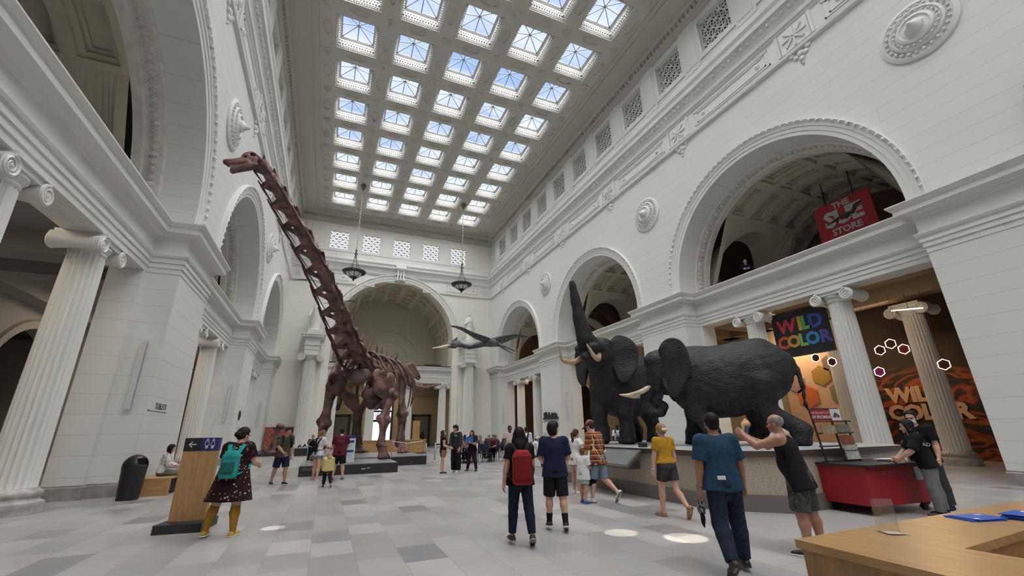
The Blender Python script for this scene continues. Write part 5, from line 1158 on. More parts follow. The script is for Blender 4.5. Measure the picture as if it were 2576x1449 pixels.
def ex4(T, J, u, hp3, H, RX, FY, tz, P0):
    c = P0+tz*.22*u-FY*(.078*u+.022); mb = MB()
    for r_, n_ in ((0, 9), (1, 11), (2, 6)):
        for k in range(n_):
            if (k*7+r_*3) % 5: x = (k-(n_-1)/2)*.026; p = c+RX*x-tz*(r_*.035); mb.cbox(tuple(p), (.009, .002, .007))
    mb.build('gold_lettering', mat('gold_print', (.35, .17, .03), .6), T, loc=(0, 0, 0))
person('man in a maroon tee and black shorts seen from behind', (.6, 17.79), 4, 1.74, SK_L, .014, 3, (-18, 0), ((15, 12, 60, -6), (15, 12, 60, -8)), ((2, 6, -2, 5, 0), (-2, 6, -3, 5, 0)), 1.1, None, (mar, .75, .07, .024), ('shorts', BLK, .9, .02, 1.1), (sh_gry, sh_gry), ('crop', H_BLK), extra=ex4)
person('toddler with curly blond hair in a yellow sweater and black leggings', (.23, 15.51), -12, .98, SK_L, .011, 3, (5, 0), ((15, 12, 40, 0), (5, 12, 20, 0)), ((14, 3, 8, 2, 0), (-14, 3, -40, 2, 45)), 1.35, None, (cloth('pale_yellow', (.62, .50, .22)), 1.9, .06, .016), ('pants', BLK, 1.9, .008), (sh_blk, m_sole), ('curly', H_BLD, 1.12))
person('man in an olive tee standing past the skeleton near a wooden post', (1.78, 31.6), 80, 1.75, SK_L, .02, 2, (0, 10), ((20, 6, 60, -10), (20, 6, 60, -10)), bulk=1.08, top=(cloth('olive', (.12, .12, .09)), .75, .06, .02), bottom=('pants', cloth('grey_blue', (.16, .18, .22)), 1.95, .012), shoe=(sh_blk, m_sole), hair=('crop', H_BRN))
def ex7(T, J, u, hp3, H, RX, FY, tz, P0):
    o = sametf(T, thing('shoulder_bag', 'small tan shoulder bag at the hip of the woman in the black top', 'bag')); s = SDF(.01); c = P0+RX*.135*u-tz*.06*u; s.box(tuple(c), (.035, .09, .11), rd=.03); s.build('pouch', mat('tan_leather', (.25, .10, .04), .5), o)
    mb = MB(); mb.tube([c+tz*.1, P0+RX*.12*u+tz*.1*u, P0+RX*.07*u+tz*.31*u], .008, 6); mb.build('strap', mat('tan_leather', (.25, .10, .04), .5), o, True)
person('woman with long brown hair in a black top and grey shorts, standing in profile', (4.48, 17.9), 96, 1.6, SK_L, .014, 0, (12, 0), ((4, 6, 20, 4), (4, 8, 72, -4)), ((3, 3, 0, 2, 0), (-3, 3, -3, 2, 0)), 1.05, True, (BLK, .12, .06, .012), ('shorts', GREYS, .55, .018, 1.15), (sh_blk, m_sole), ('long', H_BRN, 1.02, .24), extra=ex7)
def ex8(T, J, u, hp3, H, RX, FY, tz, P0):
    mb = MB(); mb.cbox(tuple(P0+tz*.25*u+RX*-.05*u+FY*(.075*u+.02)), (.05, .004, .018)); mb.build('chest_print', sh_wht, T)
person('tall person with mop of black hair in a charcoal sweater and black trousers', (5.13, 18.28), 232, 1.8, SK_L, .014, 2, (0, 20), ((6, 12, 18, 4), (6, 10, 30, -12)), ((3, 4, 0, 3, 0), (-3, 4, -3, 3, 0)), 1.0, None, (cloth('slate', (.035, .04, .045)), 1.85, .07, .024), ('pants', BLK, 1.97, .022, 1.35), (sh_wht, m_sole), ('mop', hairm((.03, .012, .012)), 1.05), extra=ex8)
def ex9(T, J, u, hp3, H, RX, FY, tz, P0):
    o = sametf(T, tag(MB().cbox((0, 0, 0), (.16, .012, .12)).build('folder', mat('royal_blue_card', (.03, .14, .50), .5)), 'blue folder held up by the woman in maroon trousers', 'folder'))
    M_ = T.matrix_basis.copy(); o.location = T.matrix_basis @ Vector(P0+tz*.25*u+FY*.27*u-RX*.04*u)
person('woman in a black top and maroon trousers reading a blue folder', (5.83, 18.24), 222, 1.6, SK_M, .014, 3, (-5, 0), ((30, 8, 105, -14), (30, 12, 112, -16)), ((8, 10, 4, 10, 0), (-3, 12, -5, 12, 0)), 1.02, True, (BLK, .7, .04, .014), ('pants', cloth('oxblood', (.04, .012, .016)), 1.92, .01), (sh_blk, m_sole), ('bob', H_BLK), extra=ex9)
def lg(o, c, tz, RX, FY, u):
    mb = MB(); mb.prism([(-.03, 0), (.03, 0), (.022, .012), (0, .024), (-.022, .012)], 0, .004, lambda x, y, h: tuple(c+RX*x+tz*(y+.055)-FY*h)); mb.build('white_emblem', sh_wht, o)
redn = cloth('red_nylon', (.30, .022, .026), .75, 10)
def ex12(T, J, u, hp3, H, RX, FY, tz, P0): backpack(T, J, u, FY, tz, RX, P0, 'red backpack with black sides on the woman with long black hair', redn, cloth('dark_red_nylon', (.20, .014, .018), .75, 10), BLK, .10, .30, .06, .11, lg, (.9, .72, .055, .125))
person('woman in black tee and navy jeans with a red backpack, walking away', (2.8, 6.38), 14, 1.53, SK_M, .0105, 1, (2, 0), ((-4, 14, 2, 10), (25, 14, 85, -5)), ((6, 4, 2, 3, 0), (-10, 4, -20, 3, 28)), 1.08, True, (BLK, .62, .06, .015), ('pants', cloth('navy_denim', (.012, .02, .04), .6, 25), 1.9, .01), (mat('black_knit_shoe', (.03, .028, .028), .7), mat('grey_sole', (.3, .29, .27), .6)), ('long', H_BLK, 1.04, .2), extra=ex12)
person('young man in navy tee and black shorts looking up, hands in front', (3.69, 6.93), 22, 1.62, SK_L, .0105, -1, (14, 40), ((12, 12, 75, -8), (10, 14, 70, -6)), ((8, 3, 2, 2, 8), (-6, 3, -16, 2, 22)), 1.1, None, (cloth('navy_tee', (.014, .02, .055)), .85, .07, .016), ('shorts', cloth('black_shorts', (.012, .013, .016)), .98, .014, 1.1), (sh_blk, m_sole), ('mop', H_BLK, 1.02), (BLK, .09), curl=(60, 60))
person('girl with brown ponytail in a white tee at the plinth panel', (6.18, 10.45), 75, 1.55, SK_L, .013, 6, (-5, 0), ((10, 14, 60, -15), (-5, 40, 70, -25)), ((4, 3, 0, 2, 0), (-3, 3, -4, 2, 0)), .92, True, (WHT, .6, .1, .02), ('shorts', GREYS, .4, .016), (sh_wht, m_sole), ('pony', hairm((.10, .045, .025))))
person('small child in a white tee, mint shorts and blue shoes', (5.55, 9.06), 72, 1.12, SK_M, .011, 2, (5, -10), ((5, 10, 10, 4), (5, 10, 60, -5)), ((4, 3, -2, 2, 0), (-6, 3, -10, 2, 8)), 1.2, None, (WHT, .75, .12, .018), ('shorts', cloth('mint', (.32, .48, .45)), .75, .018, 1.1), (sh_blu, mat('blue_sole', (.04, .13, .4), .5)), ('crop', hairm((.18, .09, .05)), 1.02))
def ex19(T, J, u, hp3, H, RX, FY, tz, P0):
    HR, HF, HU = H; s = SDF(.009); rm = Matrix((HR, HF, HU)).transposed(); s.ell(hp3(0, -.004, .028), (.052*u, .062*u, .053*u), .01, rot=rm, clip=[(hp3(0, 0, .018), -HU)]); s.cone(hp3(0, .05, .024), hp3(0, .105, .016), .036*u, .03*u, .02, sq=HU, f=.16); 
    o = sametf(T, thing('cap', 'faded red cap on the man in the plaid shirt', 'cap')); s.build('crown', mat('red_cap', (.38, .035, .06), .8), o)
    mb = MB(); mb.tube([hp3(0, .06*cos(a)-.004, .028+.054*sin(a)) for a in [PI*k/8 for k in range(9)]], .005, 5); mb.build('white_stripe', sh_wht, o, True)
    q = SDF(.011); K_, A, Hh = J['K', 0], J['A', 0], J['H', 0]; q.cone(K_+(Hh-K_)*.3, K_+(A-K_)*.3, .05*u, .042*u, .02, clip=[(K_+(Hh-K_)*.25, Hh-K_), (K_+(A-K_)*.38, A-K_)]); q.build('knee_brace', BLK, T)
person('man in an orange plaid shirt, denim shorts and a red cap, walking', (5.9, 8.95), -18, 1.76, SK_L, .012, 9, (-22, -5), ((10, 8, 14, 2), (-8, 10, 10, 2)), ((14, 2, 4, 2, 0), (-6, 4, -52, 3, 52)), 1.05, None, (m_plaid, 1.05, .09, .016), ('shorts', DENIM, .98, .016, 1.1), (sh_wht, mat('gum_sole', (.18, .09, .07), .6)), ('crop', H_BRN), extra=ex19)
def ex21(T, J, u, hp3, H, RX, FY, tz, P0):
    mb = MB(); mb.ball(tuple(hp3(0, -.085, .0)), (.045*u, .02*u, .02*u)); mb.build('hair_clip', mat('cream_clip', (.6, .52, .42), .5), T, True)
    W = J['W', 0]; mb = MB(); mb.tube([tuple(W+V3(.022*cos(a), .022*sin(a), 0)*u*.9) for a in [2*PI*k/12 for k in range(13)]], .008, 6); mb.build('wristwatch', sh_wht, T, True)
person('woman in a mustard tee and charcoal shorts with blond clipped hair, walking', (6.12, 6.95), 8, 1.62, SK_L, .0115, 3, (0, 0), ((5, 14, 6, 8), (-4, 8, 8, 4)), ((14, 2, 4, 2, 0), (-10, 2, -46, 2, 58)), 1.02, True, (cloth('mustard_tee', (.50, .27, .025)), .62, -.035, .014), ('shorts', cloth('charcoal_shorts', (.045, .046, .055), .8, 30), .6, .02, 1.1), (sh_tan, sh_tan), ('bun', hairm((.40, .27, .14)), 1.05), extra=ex21)
def ex22(T, J, u, hp3, H, RX, FY, tz, P0):
    o = tag(MB().cbox((0, 0, 0), (.045, .008, .02)).build('pager', mat('white_plastic', (.75, .75, .75), .4)), 'white gadget clipped at the waist of the man in the blue tee', 'gadget'); sametf(T, o); o.location = T.matrix_basis @ Vector(P0+tz*.035*u-FY*.1*u-RX*.04*u)
    o = sametf(T, thing('cap', 'black and grey cap hanging from the hand of the man in the blue tee', 'cap')); c = J['P', 0]+V3(0, .0, -.13); s = SDF(.01); s.ell(c, (.05, .085, .10), .02, clip=[(c+V3(-.0, 0, .0), V3(1, .2, 0))]); s.ell(c+V3(.01, 0, .0), (.04, .075, .09), .01, sub=True); s.build('crown', camo('grey_camo', [(.02, .02, .022), (.2, .2, .21), (.05, .05, .055), (.3, .3, .31)], 10), o)
    s = SDF(.01); s.cone(c+V3(-.01, -.02, -.07), c+V3(-.03, -.05, -.17), .06, .04, .02, sq=V3(1, 0, .3), f=.15); s.build('brim', BLK, o)
    mb = MB(); W = J['W', 0]; mb.tube([tuple(W+V3(.026*cos(a), .026*sin(a), .01)*u*.8) for a in [2*PI*k/12 for k in range(13)]], .011, 6); mb.build('wristwatch', GREYS, T, True)
person('man in a heathered blue tee and dark jeans, near the desk, walking away', (4.42, 4.1), 26, 1.66, SK_T, .010, 3, (0, 4), ((-2, 12, 4, 6), (6, 16, 16, 8)), ((-6, 4, -34, 2, 42), (12, 6, 6, 4, 0)), 1.13, None, (cloth('heather_blue', (.022, .062, .115), .7, 40), .8, .05, .02), ('pants', DJEAN, 1.97, .012, 1.1), (sh_blk, sh_blk), ('crop', H_BLK, 1.0), extra=ex22)
person('balding man in a black tank top and camouflage shorts pointing with both hands', (5.93, 4.22), -22, 1.70, (.40, .20, .14), .010, 12, (-4, 4), ((74, 16, 128, -22), (70, 8, 122, -30)), ((4, 5, -2, 4, 0), (-4, 6, -6, 5, 0)), 1.22, None, (BLK, 0, .10, .016), ('shorts', camo('grey_camo_shorts', [(.035, .035, .03), (.08, .075, .06), (.05, .05, .042), (.11, .10, .085)], 14), .95, .02, 1.1), (sh_blk, m_sole), ('fringe', H_GRY), tank=True, curl=(25, 30))
def ex24(T, J, u, hp3, H, RX, FY, tz, P0):
    m_ = SDF(.006); m_.ell(hp3(0, .04, -.036), (.042*u, .03*u, .032*u), .01); m_.build('face_mask', MATS['blue_mask'], T)
    g = MB()
    for s_ in (-1, 1): g.tube([tuple(hp3(s_*.02+.013*cos(a), .062, .002+.009*sin(a))) for a in [2*PI*k/10 for k in range(11)]], .002, 5)
    g.build('glasses', m_blk, T, True)
    text('lettering', 'LAB', .1, sh_wht, T, rot=(0, 0, 0), ext=.002, mw=Matrix.Translation(Vector(P0+tz*.235*u+FY*(.08*u+.03)))@Matrix.Rotation(PI, 4, 'Z')@Matrix.Rotation(PI/2, 4, 'X'))
person('man with glasses and a blue face mask in a black tee behind the red cart', (11.05, 5.15), 262, 1.79, SK_L, .012, 6, (-12, 0), ((5, 10, 20, 2), (5, 10, 18, 2)), ((3, 5, 0, 5, 0), (-10, 12, -16, 10, 10)), 1.05, None, (BLK, .75, .07, .022), ('pants', cloth('dim_grey', (.05, .05, .055)), 1.95, .018, 1.15), (cloth('blue_black_shoe', (.02, .025, .06)), m_sole), ('crop', H_BLK), extra=ex24)
def ex25(T, J, u, hp3, H, RX, FY, tz, P0):
    text('lettering', 'SQUAD', .085, sh_wht, T, ext=.002, mw=Matrix.Translation(Vector(P0+tz*.2*u-RX*(.115*u+.015)))@Matrix.Rotation(-PI/2, 4, 'Z')@Matrix.Rotation(PI/2, 4, 'X'))
person('person with black hair in a black tee and grey trousers leaning at the red cart', (10.3, 4.8), -36, 1.62, SK_L, .012, 10, (-10, 10), ((30, 10, 52, -22), (30, 10, 52, -22)), ((6, 5, 0, 3, 0), (-4, 5, -6, 3, 0)), 1.12, None, (BLK, .9, .05, .022), ('pants', cloth('mid_grey', (.19, .19, .195)), 1.95, .018, 1.15), (sh_blk, m_sole), ('long', H_BLK, 1.08, .14), extra=ex25)
person('man in a pale pink tee standing by the dining tables', (7.61, 18.41), 196, 1.76, SK_D, .015, 1, (0, -12), ((3, 9, 8, 4), (3, 9, 8, 4)), bulk=1.12, top=(cloth('pale_pink', (.62, .48, .46)), .65, .06, .018), bottom=('pants', DGR, 1.95, .014), shoe=(sh_blk, m_sole), hair=('crop', H_BLK))
def ex13(T, J, u, hp3, H, RX, FY, tz, P0): backpack(T, J, u, FY, tz, RX, P0, 'black backpack on the man in white behind the long haired woman', BLK, DGR, BLK, .07, .2, .045, .1)
person('man in white, partly hidden behind the woman with the red backpack', (8.92, 19.5), 30, 1.70, SK_T, .018, 2, (0, 0), bulk=1.12, top=(WHT, 1.9, .06, .02), bottom=('pants', DGR, 1.95, .014), shoe=(sh_blk, m_sole), hair=('crop', H_BLK), extra=ex13)
person('grey haired person in a grey tee just behind the young man in navy', (8.55, 16.5), 80, 1.72, SK_L, .018, 2, bulk=1.05, top=(cloth('pale_grey', (.42, .45, .43)), .8, .06, .018), bottom=('pants', DGR, 1.95, .014), shoe=(sh_blk, m_sole), hair=('crop', H_GRY, 1.05))
def ex20(T, J, u, hp3, H, RX, FY, tz, P0): backpack(T, J, u, FY, tz, RX, P0, 'grey backpack on the visitor beyond the elephants', cloth('ash', (.3, .31, .34)), DGR, BLK, .08, .24, .05, .11)
person('visitor in white beyond the elephants, seen from behind between their legs', (13.84, 19.0), 36, 1.76, SK_D, .018, 1, top=(WHT, .7, .06, .018), bottom=('pants', DGR, 1.95, .014), shoe=(sh_blk, m_sole), hair=('crop', H_BLK), extra=ex20)
SITL = ((82, 5, 4, 3, 0), (82, 5, 4, 3, 0))
person('person in a white patterned top sitting on the oak bench, reading', (-4.38, 16.75), 82, 1.62, SK_L, .014, 6, (-22, 0), ((25, 6, 78, -8), (25, 6, 78, -8)), ((84, 4, 74, 3, 0), (84, 4, 74, 3, 0)), 1.0, True, (spots('white_leaf_print', (.62, .62, .63), [(.3, .3, .3), (.5, .5, .52), (.2, .2, .2)], 14, .4), 1.7, .02, .02), ('pants', cloth('sage', (.17, .20, .14)), 1.9, .012), (sh_wht, m_sole), ('bob', H_BLK, 1.05), seat=.46)
def ex16(T, J, u, hp3, H, RX, FY, tz, P0):
    s = SDF(.011); s.ell(hp3(0, -.005, .02), (.056*u, .066*u, .06*u), .01, clip=[(hp3(0, 0, .0), V3(0, .3, -1))]); s.build('headscarf', WHT, T)
person('person in white with a white headscarf sitting on the wooden bench', (8.95, 18.75), 105, 1.62, SK_M, .015, 10, (-18, 0), ((20, 6, 50, -6), (20, 6, 50, -6)), SITL, 1.05, True, (WHT, 1.85, .04, .02), ('pants', BLK, 1.9, .012), (sh_blk, m_sole), ('crop', H_BLK), seat=.44, extra=ex16)
person('dark clothed visitor by the far left of the skeleton, arms raised to a camera', (-.62, 30.0), 175, 1.5, SK_M, .02, 2, arms=((35, 20, 130, -20), (35, 20, 130, -20)), top=(BLK, .8, .06, .02), bottom=('pants', BLK, 1.95, .014), shoe=(sh_blk, sh_blk), hair=('crop', H_BLK))
person('person in a long black dress by the far right lobby panel', (8.35, 44.2), 10, 1.72, SK_L, .024, 1, top=(BLK, 1.8, .06, .02), bottom=('skirt', BLK, .48, .02, .15), shoe=(sh_blk, sh_blk), hair=('long', H_BRN, 1.03, .25), fem=True)
person('person in a black tee and shorts by the far right lobby panel', (9.0, 44.4), 15, 1.64, SK_L, .024, 1, top=(BLK, .8, .06, .02), bottom=('shorts', BLK, .9, .02), shoe=(sh_blk, sh_blk), hair=('long', H_BLK, 1.03, .2), fem=True)
person('man in dark navy leaning at the upper gallery rail above the elephants', (19.8, 14.5), 232, 1.7, SK_L, .02, 22, (-5, 0), ((40, 10, 70, -25), (40, 10, 70, -25)), bulk=1.1, top=(NAVY, 1.9, .06, .02), bottom=('pants', BLK, 1.95, .014), shoe=(sh_blk, sh_blk), hair=('fringe', H_GRY), zoff=8.33)
# ------------------------------------------------------------------ flanking columns, statues, lamps
def statue(label, x, flip):
    y = D_-1.05
    t = thing('column', kind='structure', loc=(x, y, 0))
    col = thing('tmp'); column_parts(col, 8.75, .62)
    for ch in list(col.children): ch.parent = t
    bpy.data.objects.remove(col)
    b = MB()
    for z0, z1, e in ((8.75, 9.2, .62), (9.2, 9.3, .68), (9.3, 9.62, .66), (9.62, 9.72, .74), (9.72, 10.3, .64), (10.3, 10.4, .74), (10.4, 10.62, .95), (10.62, 10.78, 1.05)):
        b.box((-e, -e*.9, z0), (e, 1.0, z1))
        for s_ in (-1, 1): pass
    b.build('entablature_block', m_pl, t)
    p = MB(); p.box((-.95, .55, 0), (.95, 1.04, 8.6)); p.build('pilaster', m_farw, t)
    s = SDF(.06); z = 10.78; f_ = -1 if flip else 1
    s.box((0, 0, z+.2), (.62, .55, .2), rd=.04)
    s.chain([(0, 0, z+.45), (.03*f_, 0, z+1.4), (0, 0, z+2.1)], [.46, .38, .36], .15); s.cone((0, 0, z+2.05), (0, 0, z+2.75), .38, .36, .1); s.cone((-.3, 0, z+2.75), (.3, 0, z+2.75), .17, .17, .1); s.cone((0, 0, z+2.8), (0, -.03, z+3.05), .11, .11, .06); s.ell((0, -.05, z+3.28), (.17, .2, .24), .04)
    s.cone((0, .05, z+3.35), (0, .1, z+3.2), .2, .18, .05)
    for a in (-1, 1):
        s.cone((a*.38, 0, z+2.72), (a*.55, -.12, z+2.2), .14, .11, .06); s.cone((a*.55, -.12, z+2.2), (a*.3 if a*f_ > 0 else a*.62, -.42, z+(2.35 if a*f_ > 0 else 1.75)), .11, .08, .06)
        s.cone((a*.45, -.05, z+2.3), (a*.55, .05, z+.9), .13, .09, .08); s.ell((a*.16, -.3, z+2.5), (.14, .12, .13), .08)
    for k in range(9): a = -.38+k*.095; s.cone((a, -.33+abs(a)*.25, z+.45), (a*.75, -.27+abs(a)*.2, z+1.75), .05, .035, .04)
    s.cone((.6*f_, -.1, z+2.6), (.72*f_, -.1, z+3.15), .1, .06, .06)
    o = s.build('statue', m_pl); o.location = (x, y, .03); tag(o, label, 'statue', 'statues on the far wall columns')
statue('white robed statue on the left column pedestal of the far wall', FC-7.85, False)
statue('white robed statue with raised arm on the right column pedestal of the far wall', FC+7.85, True)
m_iron = mat('dark_bronze', (.025, .024, .022), .45, .3)
m_lampg = mat('opal_glass', (.75, .74, .70), .3)
def chandelier(label, x, y):
    t = thing('chandelier', label, 'chandelier', (x, y, 0), group='hanging bowl chandeliers')
    m = MB(); m.lathe([(.3, ZC), (.26, ZC-.15), (.08, ZC-.5), (.04, ZC-.62)], 14); m.build('ceiling_rose', mat('bronze_cup', (.14, .11, .09), .5, .4), t, True)
    m = MB(); z = ZC-.6; i = 0
    while z > 17.7: m.cbox((0, 0, z-.09), (.05, .012, .1) if i % 2 else (.012, .05, .1)); z -= .16; i += 1
    m.build('chain', mat('pale_chain', (.42, .39, .33), .4, .5), t)
    m = MB(); m.lathe([(.04, 17.75), (.12, 17.6), (.05, 17.45), (.16, 17.25), (.06, 17.05), (.1, 16.95), (.04, 16.8)], 14)
    for k in range(6): a = k*PI/3; m.tube([(.06*cos(a), .06*sin(a), 17.1), (.16*cos(a), .16*sin(a), 16.5), (.62*cos(a), .62*sin(a), 15.5)], .02, 5)
    m.build('hanger', mat('bronze_cup', (.14, .11, .09), .5, .4), t, True)
    m = MB(); m.lathe([(.98, 15.52), (1.0, 15.45), (.96, 15.38), (.72, 15.33), (.70, 15.38), (.9, 15.46)], 36)
    for k in range(36): a = k*PI/18; m.ball((.99*cos(a), .99*sin(a), 15.52), .045, 5, 3)
    for k in range(8):
        a = k*PI/4; m.tube([(.72*cos(a), .72*sin(a), 15.36), (.5*cos(a), .5*sin(a), 15.08), (.26*cos(a), .26*sin(a), 14.95)], .035, 5)
    m.lathe([(.3, 15.0), (.32, 14.94), (.2, 14.84), (.08, 14.76), (.05, 14.62), (.0, 14.58)], 20); m.build('bowl_frame', m_iron, t, True, ang=40)
    m = MB(); m.lathe([(.7, 15.36), (.6, 15.18), (.48, 15.06), (.28, 14.97)], 28); m.build('bowl_glass', m_lampg, t, True)
chandelier('dark bronze bowl chandelier hanging above the left half of the far arch', .87, 38.5)
chandelier('dark bronze bowl chandelier hanging above the right half of the far arch', 10.95, 38.5)
# ------------------------------------------------------------------ flying reptiles
m_pt = mat('reptile_hide', (.085, .085, .095), .6, build=noisecol((.05, .05, .056), (.14, .14, .15), 4, 5, bump=.2))
m_beak = mat('pale_beak', (.6, .5, .38), .4, build=noisecol((.55, .38, .28), (.72, .66, .52), 3, 3))
pt_ = thing('flying_reptile', 'large grey gliding reptile model with a long pale beak before the far arch', 'model reptile')
s = SDF(.03)
pz = lambda px_, z_, dy=0: V3(5.45+(px_-1090)*.0239+.0, 25+dy, 6.60+(868-px_*0)*0+z_)
X0 = lambda a, y_, z_: V3(5.4+a, 25+y_, 6.55+z_)
s.chain([X0(1.35, 0, .12), X0(1.75, 0, .1), X0(2.3, .05, .02), X0(2.9, .1, .2), X0(3.5, .2, .42)], [.16, .14, .14, .19, .27], .06); s.ell(X0(3.75, .25, .42), (.55, .33, .28), .1); s.cone(X0(4.1, .3, .38), X0(4.7, .4, .3), .2, .06, .06)
s.cone(X0(1.0, 0, .02), X0(1.55, 0, .18), .11, .2, .06, sq=(0, 1, 0), f=.6); s.cone(X0(1.3, 0, .25), X0(1.5, 0, .52), .16, .06, .05, sq=(0, 1, 0), f=.35); s.cone(X0(.8, 0, -.07), X0(1.4, 0, -.04), .05, .1, .05)
for e in (-1, 1): s.cone(X0(4.5, .35+e*.12, .3), X0(5.4, .5+e*.35, -.02), .06, .035, .05); s.cone(X0(5.4, .5+e*.35, -.02), X0(5.75, .5+e*.4, -.1), .03, .015, .03)
s.build('body', m_pt, pt_)
s = SDF(.022); s.cone(X0(-.02, 0, -.2), X0(1.1, 0, .03), .018, .11, .04, sq=(0, 1, 0), f=.7); s.cone(X0(.0, 0, -.22), X0(.9, 0, -.09), .015, .06, .03); s.build('beak', m_beak, pt_)
def wing(pts, ch, name='wing'):
    mb = MB(); L1, L2, L3 = [], [], []
    for (p, c_) in zip(pts, ch): p = V3(*p); L1.append(tuple(p)); L2.append(tuple(p+V3(c_*.3, c_*.3, -.06-.06*c_))); L3.append(tuple(p+V3(c_*.5, c_*.7, -.3*c_)))
    mb.loft([L1, L2, L3], False); o = mb.build(name, m_pt, pt_, True); md_ = o.modifiers.new('s', 'SOLIDIFY'); md_.thickness = .05; md_.offset = 0; o.modifiers.new('u', 'SUBSURF').levels = 2
    arm = MB(); arm.tube(pts, [.1, .085, .07, .055, .035, .015], 7); arm.build('wing_bone', m_pt, o, True)
wing([(8.95, 24.85, 7.1), (7.94, 24.2, 7.18), (7.26, 23.5, 7.16), (6.64, 22.8, 7.17), (6.12, 22.2, 7.1), (5.56, 21.5, 6.94)], [.9, .9, .75, .55, .3, .03])
wing([(9.35, 25.3, 7.2), (10.11, 25.9, 7.53), (10.85, 26.5, 7.81), (11.61, 27.1, 8.05), (12.54, 27.8, 8.23), (13.7, 28.6, 8.29)], [.9, .95, .8, .55, .3, .03])
wr = MB(); wr.tube([X0(3.7, .25, .6), (9.1, 25.25, ZC-.02)], .008, 4); wr.build('suspension_wire', mat('wire', (.35, .35, .35), .5), pt_)
def small_ptero(label, p, sc, az):
    t = thing('flying_reptile', label, 'model reptile', p, R(az), group='small flying reptiles'); s = SDF(.03*sc)
    Q = lambda a, b_, c_: V3(a, b_, c_)*sc
    s.chain([Q(-.5, 0, 0), Q(0, 0, .02), Q(.35, 0, .06), Q(.6, 0, .12)], [.04*sc, .1*sc, .06*sc, .06*sc], .03*sc); s.cone(Q(.6, 0, .13), Q(1.15, 0, .0), .06*sc, .012*sc, .02*sc); s.cone(Q(.6, 0, .15), Q(.25, 0, .42), .04*sc, .012*sc, .02*sc); s.build('body', m_pt, t)
    for e in (-1, 1):
        mb = MB(); f1 = [Q(.3, 0, .05), Q(.45, e*.6, .12), Q(.3, e*1.2, .1), Q(-.1, e*2.0, -.1)]; f2 = [Q(-.4, 0, .0), Q(-.3, e*.6, .05), Q(-.15, e*1.2, .02), Q(-.14, e*2.0, -.1)]
        mb.loft([[tuple(v) for v in f1], [tuple(v) for v in f2]], False); o = mb.build('wing', m_pt, t, True); md_ = o.modifiers.new('s', 'SOLIDIFY'); md_.thickness = .03*sc
    w_ = MB(); w_.tube([(0, 0, .05), (0, 0, ZC-p[2]-.02)], .006, 4); w_.build('suspension_wire', MATS['wire'], t)
small_ptero('small dark flying reptile hanging beside the dinosaur neck, left of it', (-2.65, 33, 12.4), .42, 68)
small_ptero('small dark flying reptile hanging behind the dinosaur neck, before the left statue', (-.75, 36.5, 11.8), .3, 60)
small_ptero('small dark flying reptile hanging just right of the dinosaur neck', (.75, 37.5, 12.4), .3, 250)
# ------------------------------------------------------------------ banners
m_bblk = mat('banner_black', (.012, .013, .017), .6)
def rgbtext(root, body, size, cols, fx, z, sp, base):
    """coloured letters one by one on the hall side of a banner; fx(i)-> position along, base matrix"""
    for i, ch in enumerate(body): text('letter', ch, size, mat('print_%d_%d_%d' % tuple(int(c*99) for c in cols[i]), cols[i], .6), root, ext=.003, bold=.045*size, mw=base @ Matrix.Translation((fx(i), z, .012)))
bn = thing('banner', 'black hanging banner with colourful WILD COLOR lettering between the right columns', 'banner', (18.22, 11.47, 5.36), 0)
q = MB(); q.box((-.012, -1.2, -.97), (.012, 1.2, .97)); q.build('cloth', m_bblk, bn)
q = MB(); q.tube([(0, -1.22, .97), (0, 1.22, .97)], .02, 6)
for e in (-.9, .9): q.tube([(0, e, .97), (0, e, 1.235)], .015, 5)
q.build('rod', m_blk, bn); q = MB(); q.tube([(0, -1.22, -.97), (0, 1.22, -.97)], .02, 6); q.build('rod', m_blk, bn)
bm = Matrix(((0, 0, -1, 0), (-1, 0, 0, 0), (0, 1, 0, 0), (0, 0, 0, 1)))
W1 = [(.50, .035, .05), (.55, .33, .05), (.10, .36, .12), (.03, .07, .36)]; W2 = [(.55, .07, .03), (.50, .28, .04), (.17, .40, .10), (.02, .22, .45), (.08, .07, .32)]
rgbtext(bn, 'WILD', .78, W1, lambda i: (-.56, .02, .27, .68)[i], .33, 1, bm); rgbtext(bn, 'COLOR', .70, W2, lambda i: (-.86, -.38, .02, .42, .92)[i], -.36, 1, bm)
sb = thing('banner', 'red THE SUE STORE hanging sign inside the upper right arch', 'sign', (21.0, 10.05, 10.85))
q = MB(); q.box((-.03, -1.2, -1.05), (.03, 1.2, .72)); q.build('panel', mat('sign_red', (.32, .012, .02), .6), sb)
for e in (-.6, .6): q = MB(); q.tube([(0, e, .72), (0, e, 1.9)], .025, 6); q.build('hanger', m_blk, sb)
bm2 = bm @ Matrix.Translation((0, 0, .022)); m_sgrey = mat('sign_grey', (.42, .43, .40), .6)
text('lettering', 'THE', .4, m_sgrey, sb, ext=.004, bold=.012, mw=bm2 @ Matrix.Translation((.0, .50, .012))); text('lettering', 'STORE', .42, m_sgrey, sb, ext=.004, bold=.012, mw=bm2 @ Matrix.Translation((0, -.76, .012)))
text('lettering', 'SUE', 1.02, m_sgrey, sb, ext=.004, bold=.045, space=.92, mw=bm2 @ Matrix.Translation((-.02, -.12, .012)))
q = MB(); q.prism([(-.85, -.3), (-.35, -.12), (.05, .0), (.35, -.05), (.5, .22), (.8, .26), (.82, .16), (.62, .1), (.55, -.06), (.42, -.22), (.3, -.2), (.12, -.34), (.02, -.3), (.06, -.18), (-.2, -.2), (-.3, -.42), (-.36, -.26)], .018, .026); o = q.build('dinosaur_silhouette', m_blk, sb); o.matrix_local = bm2
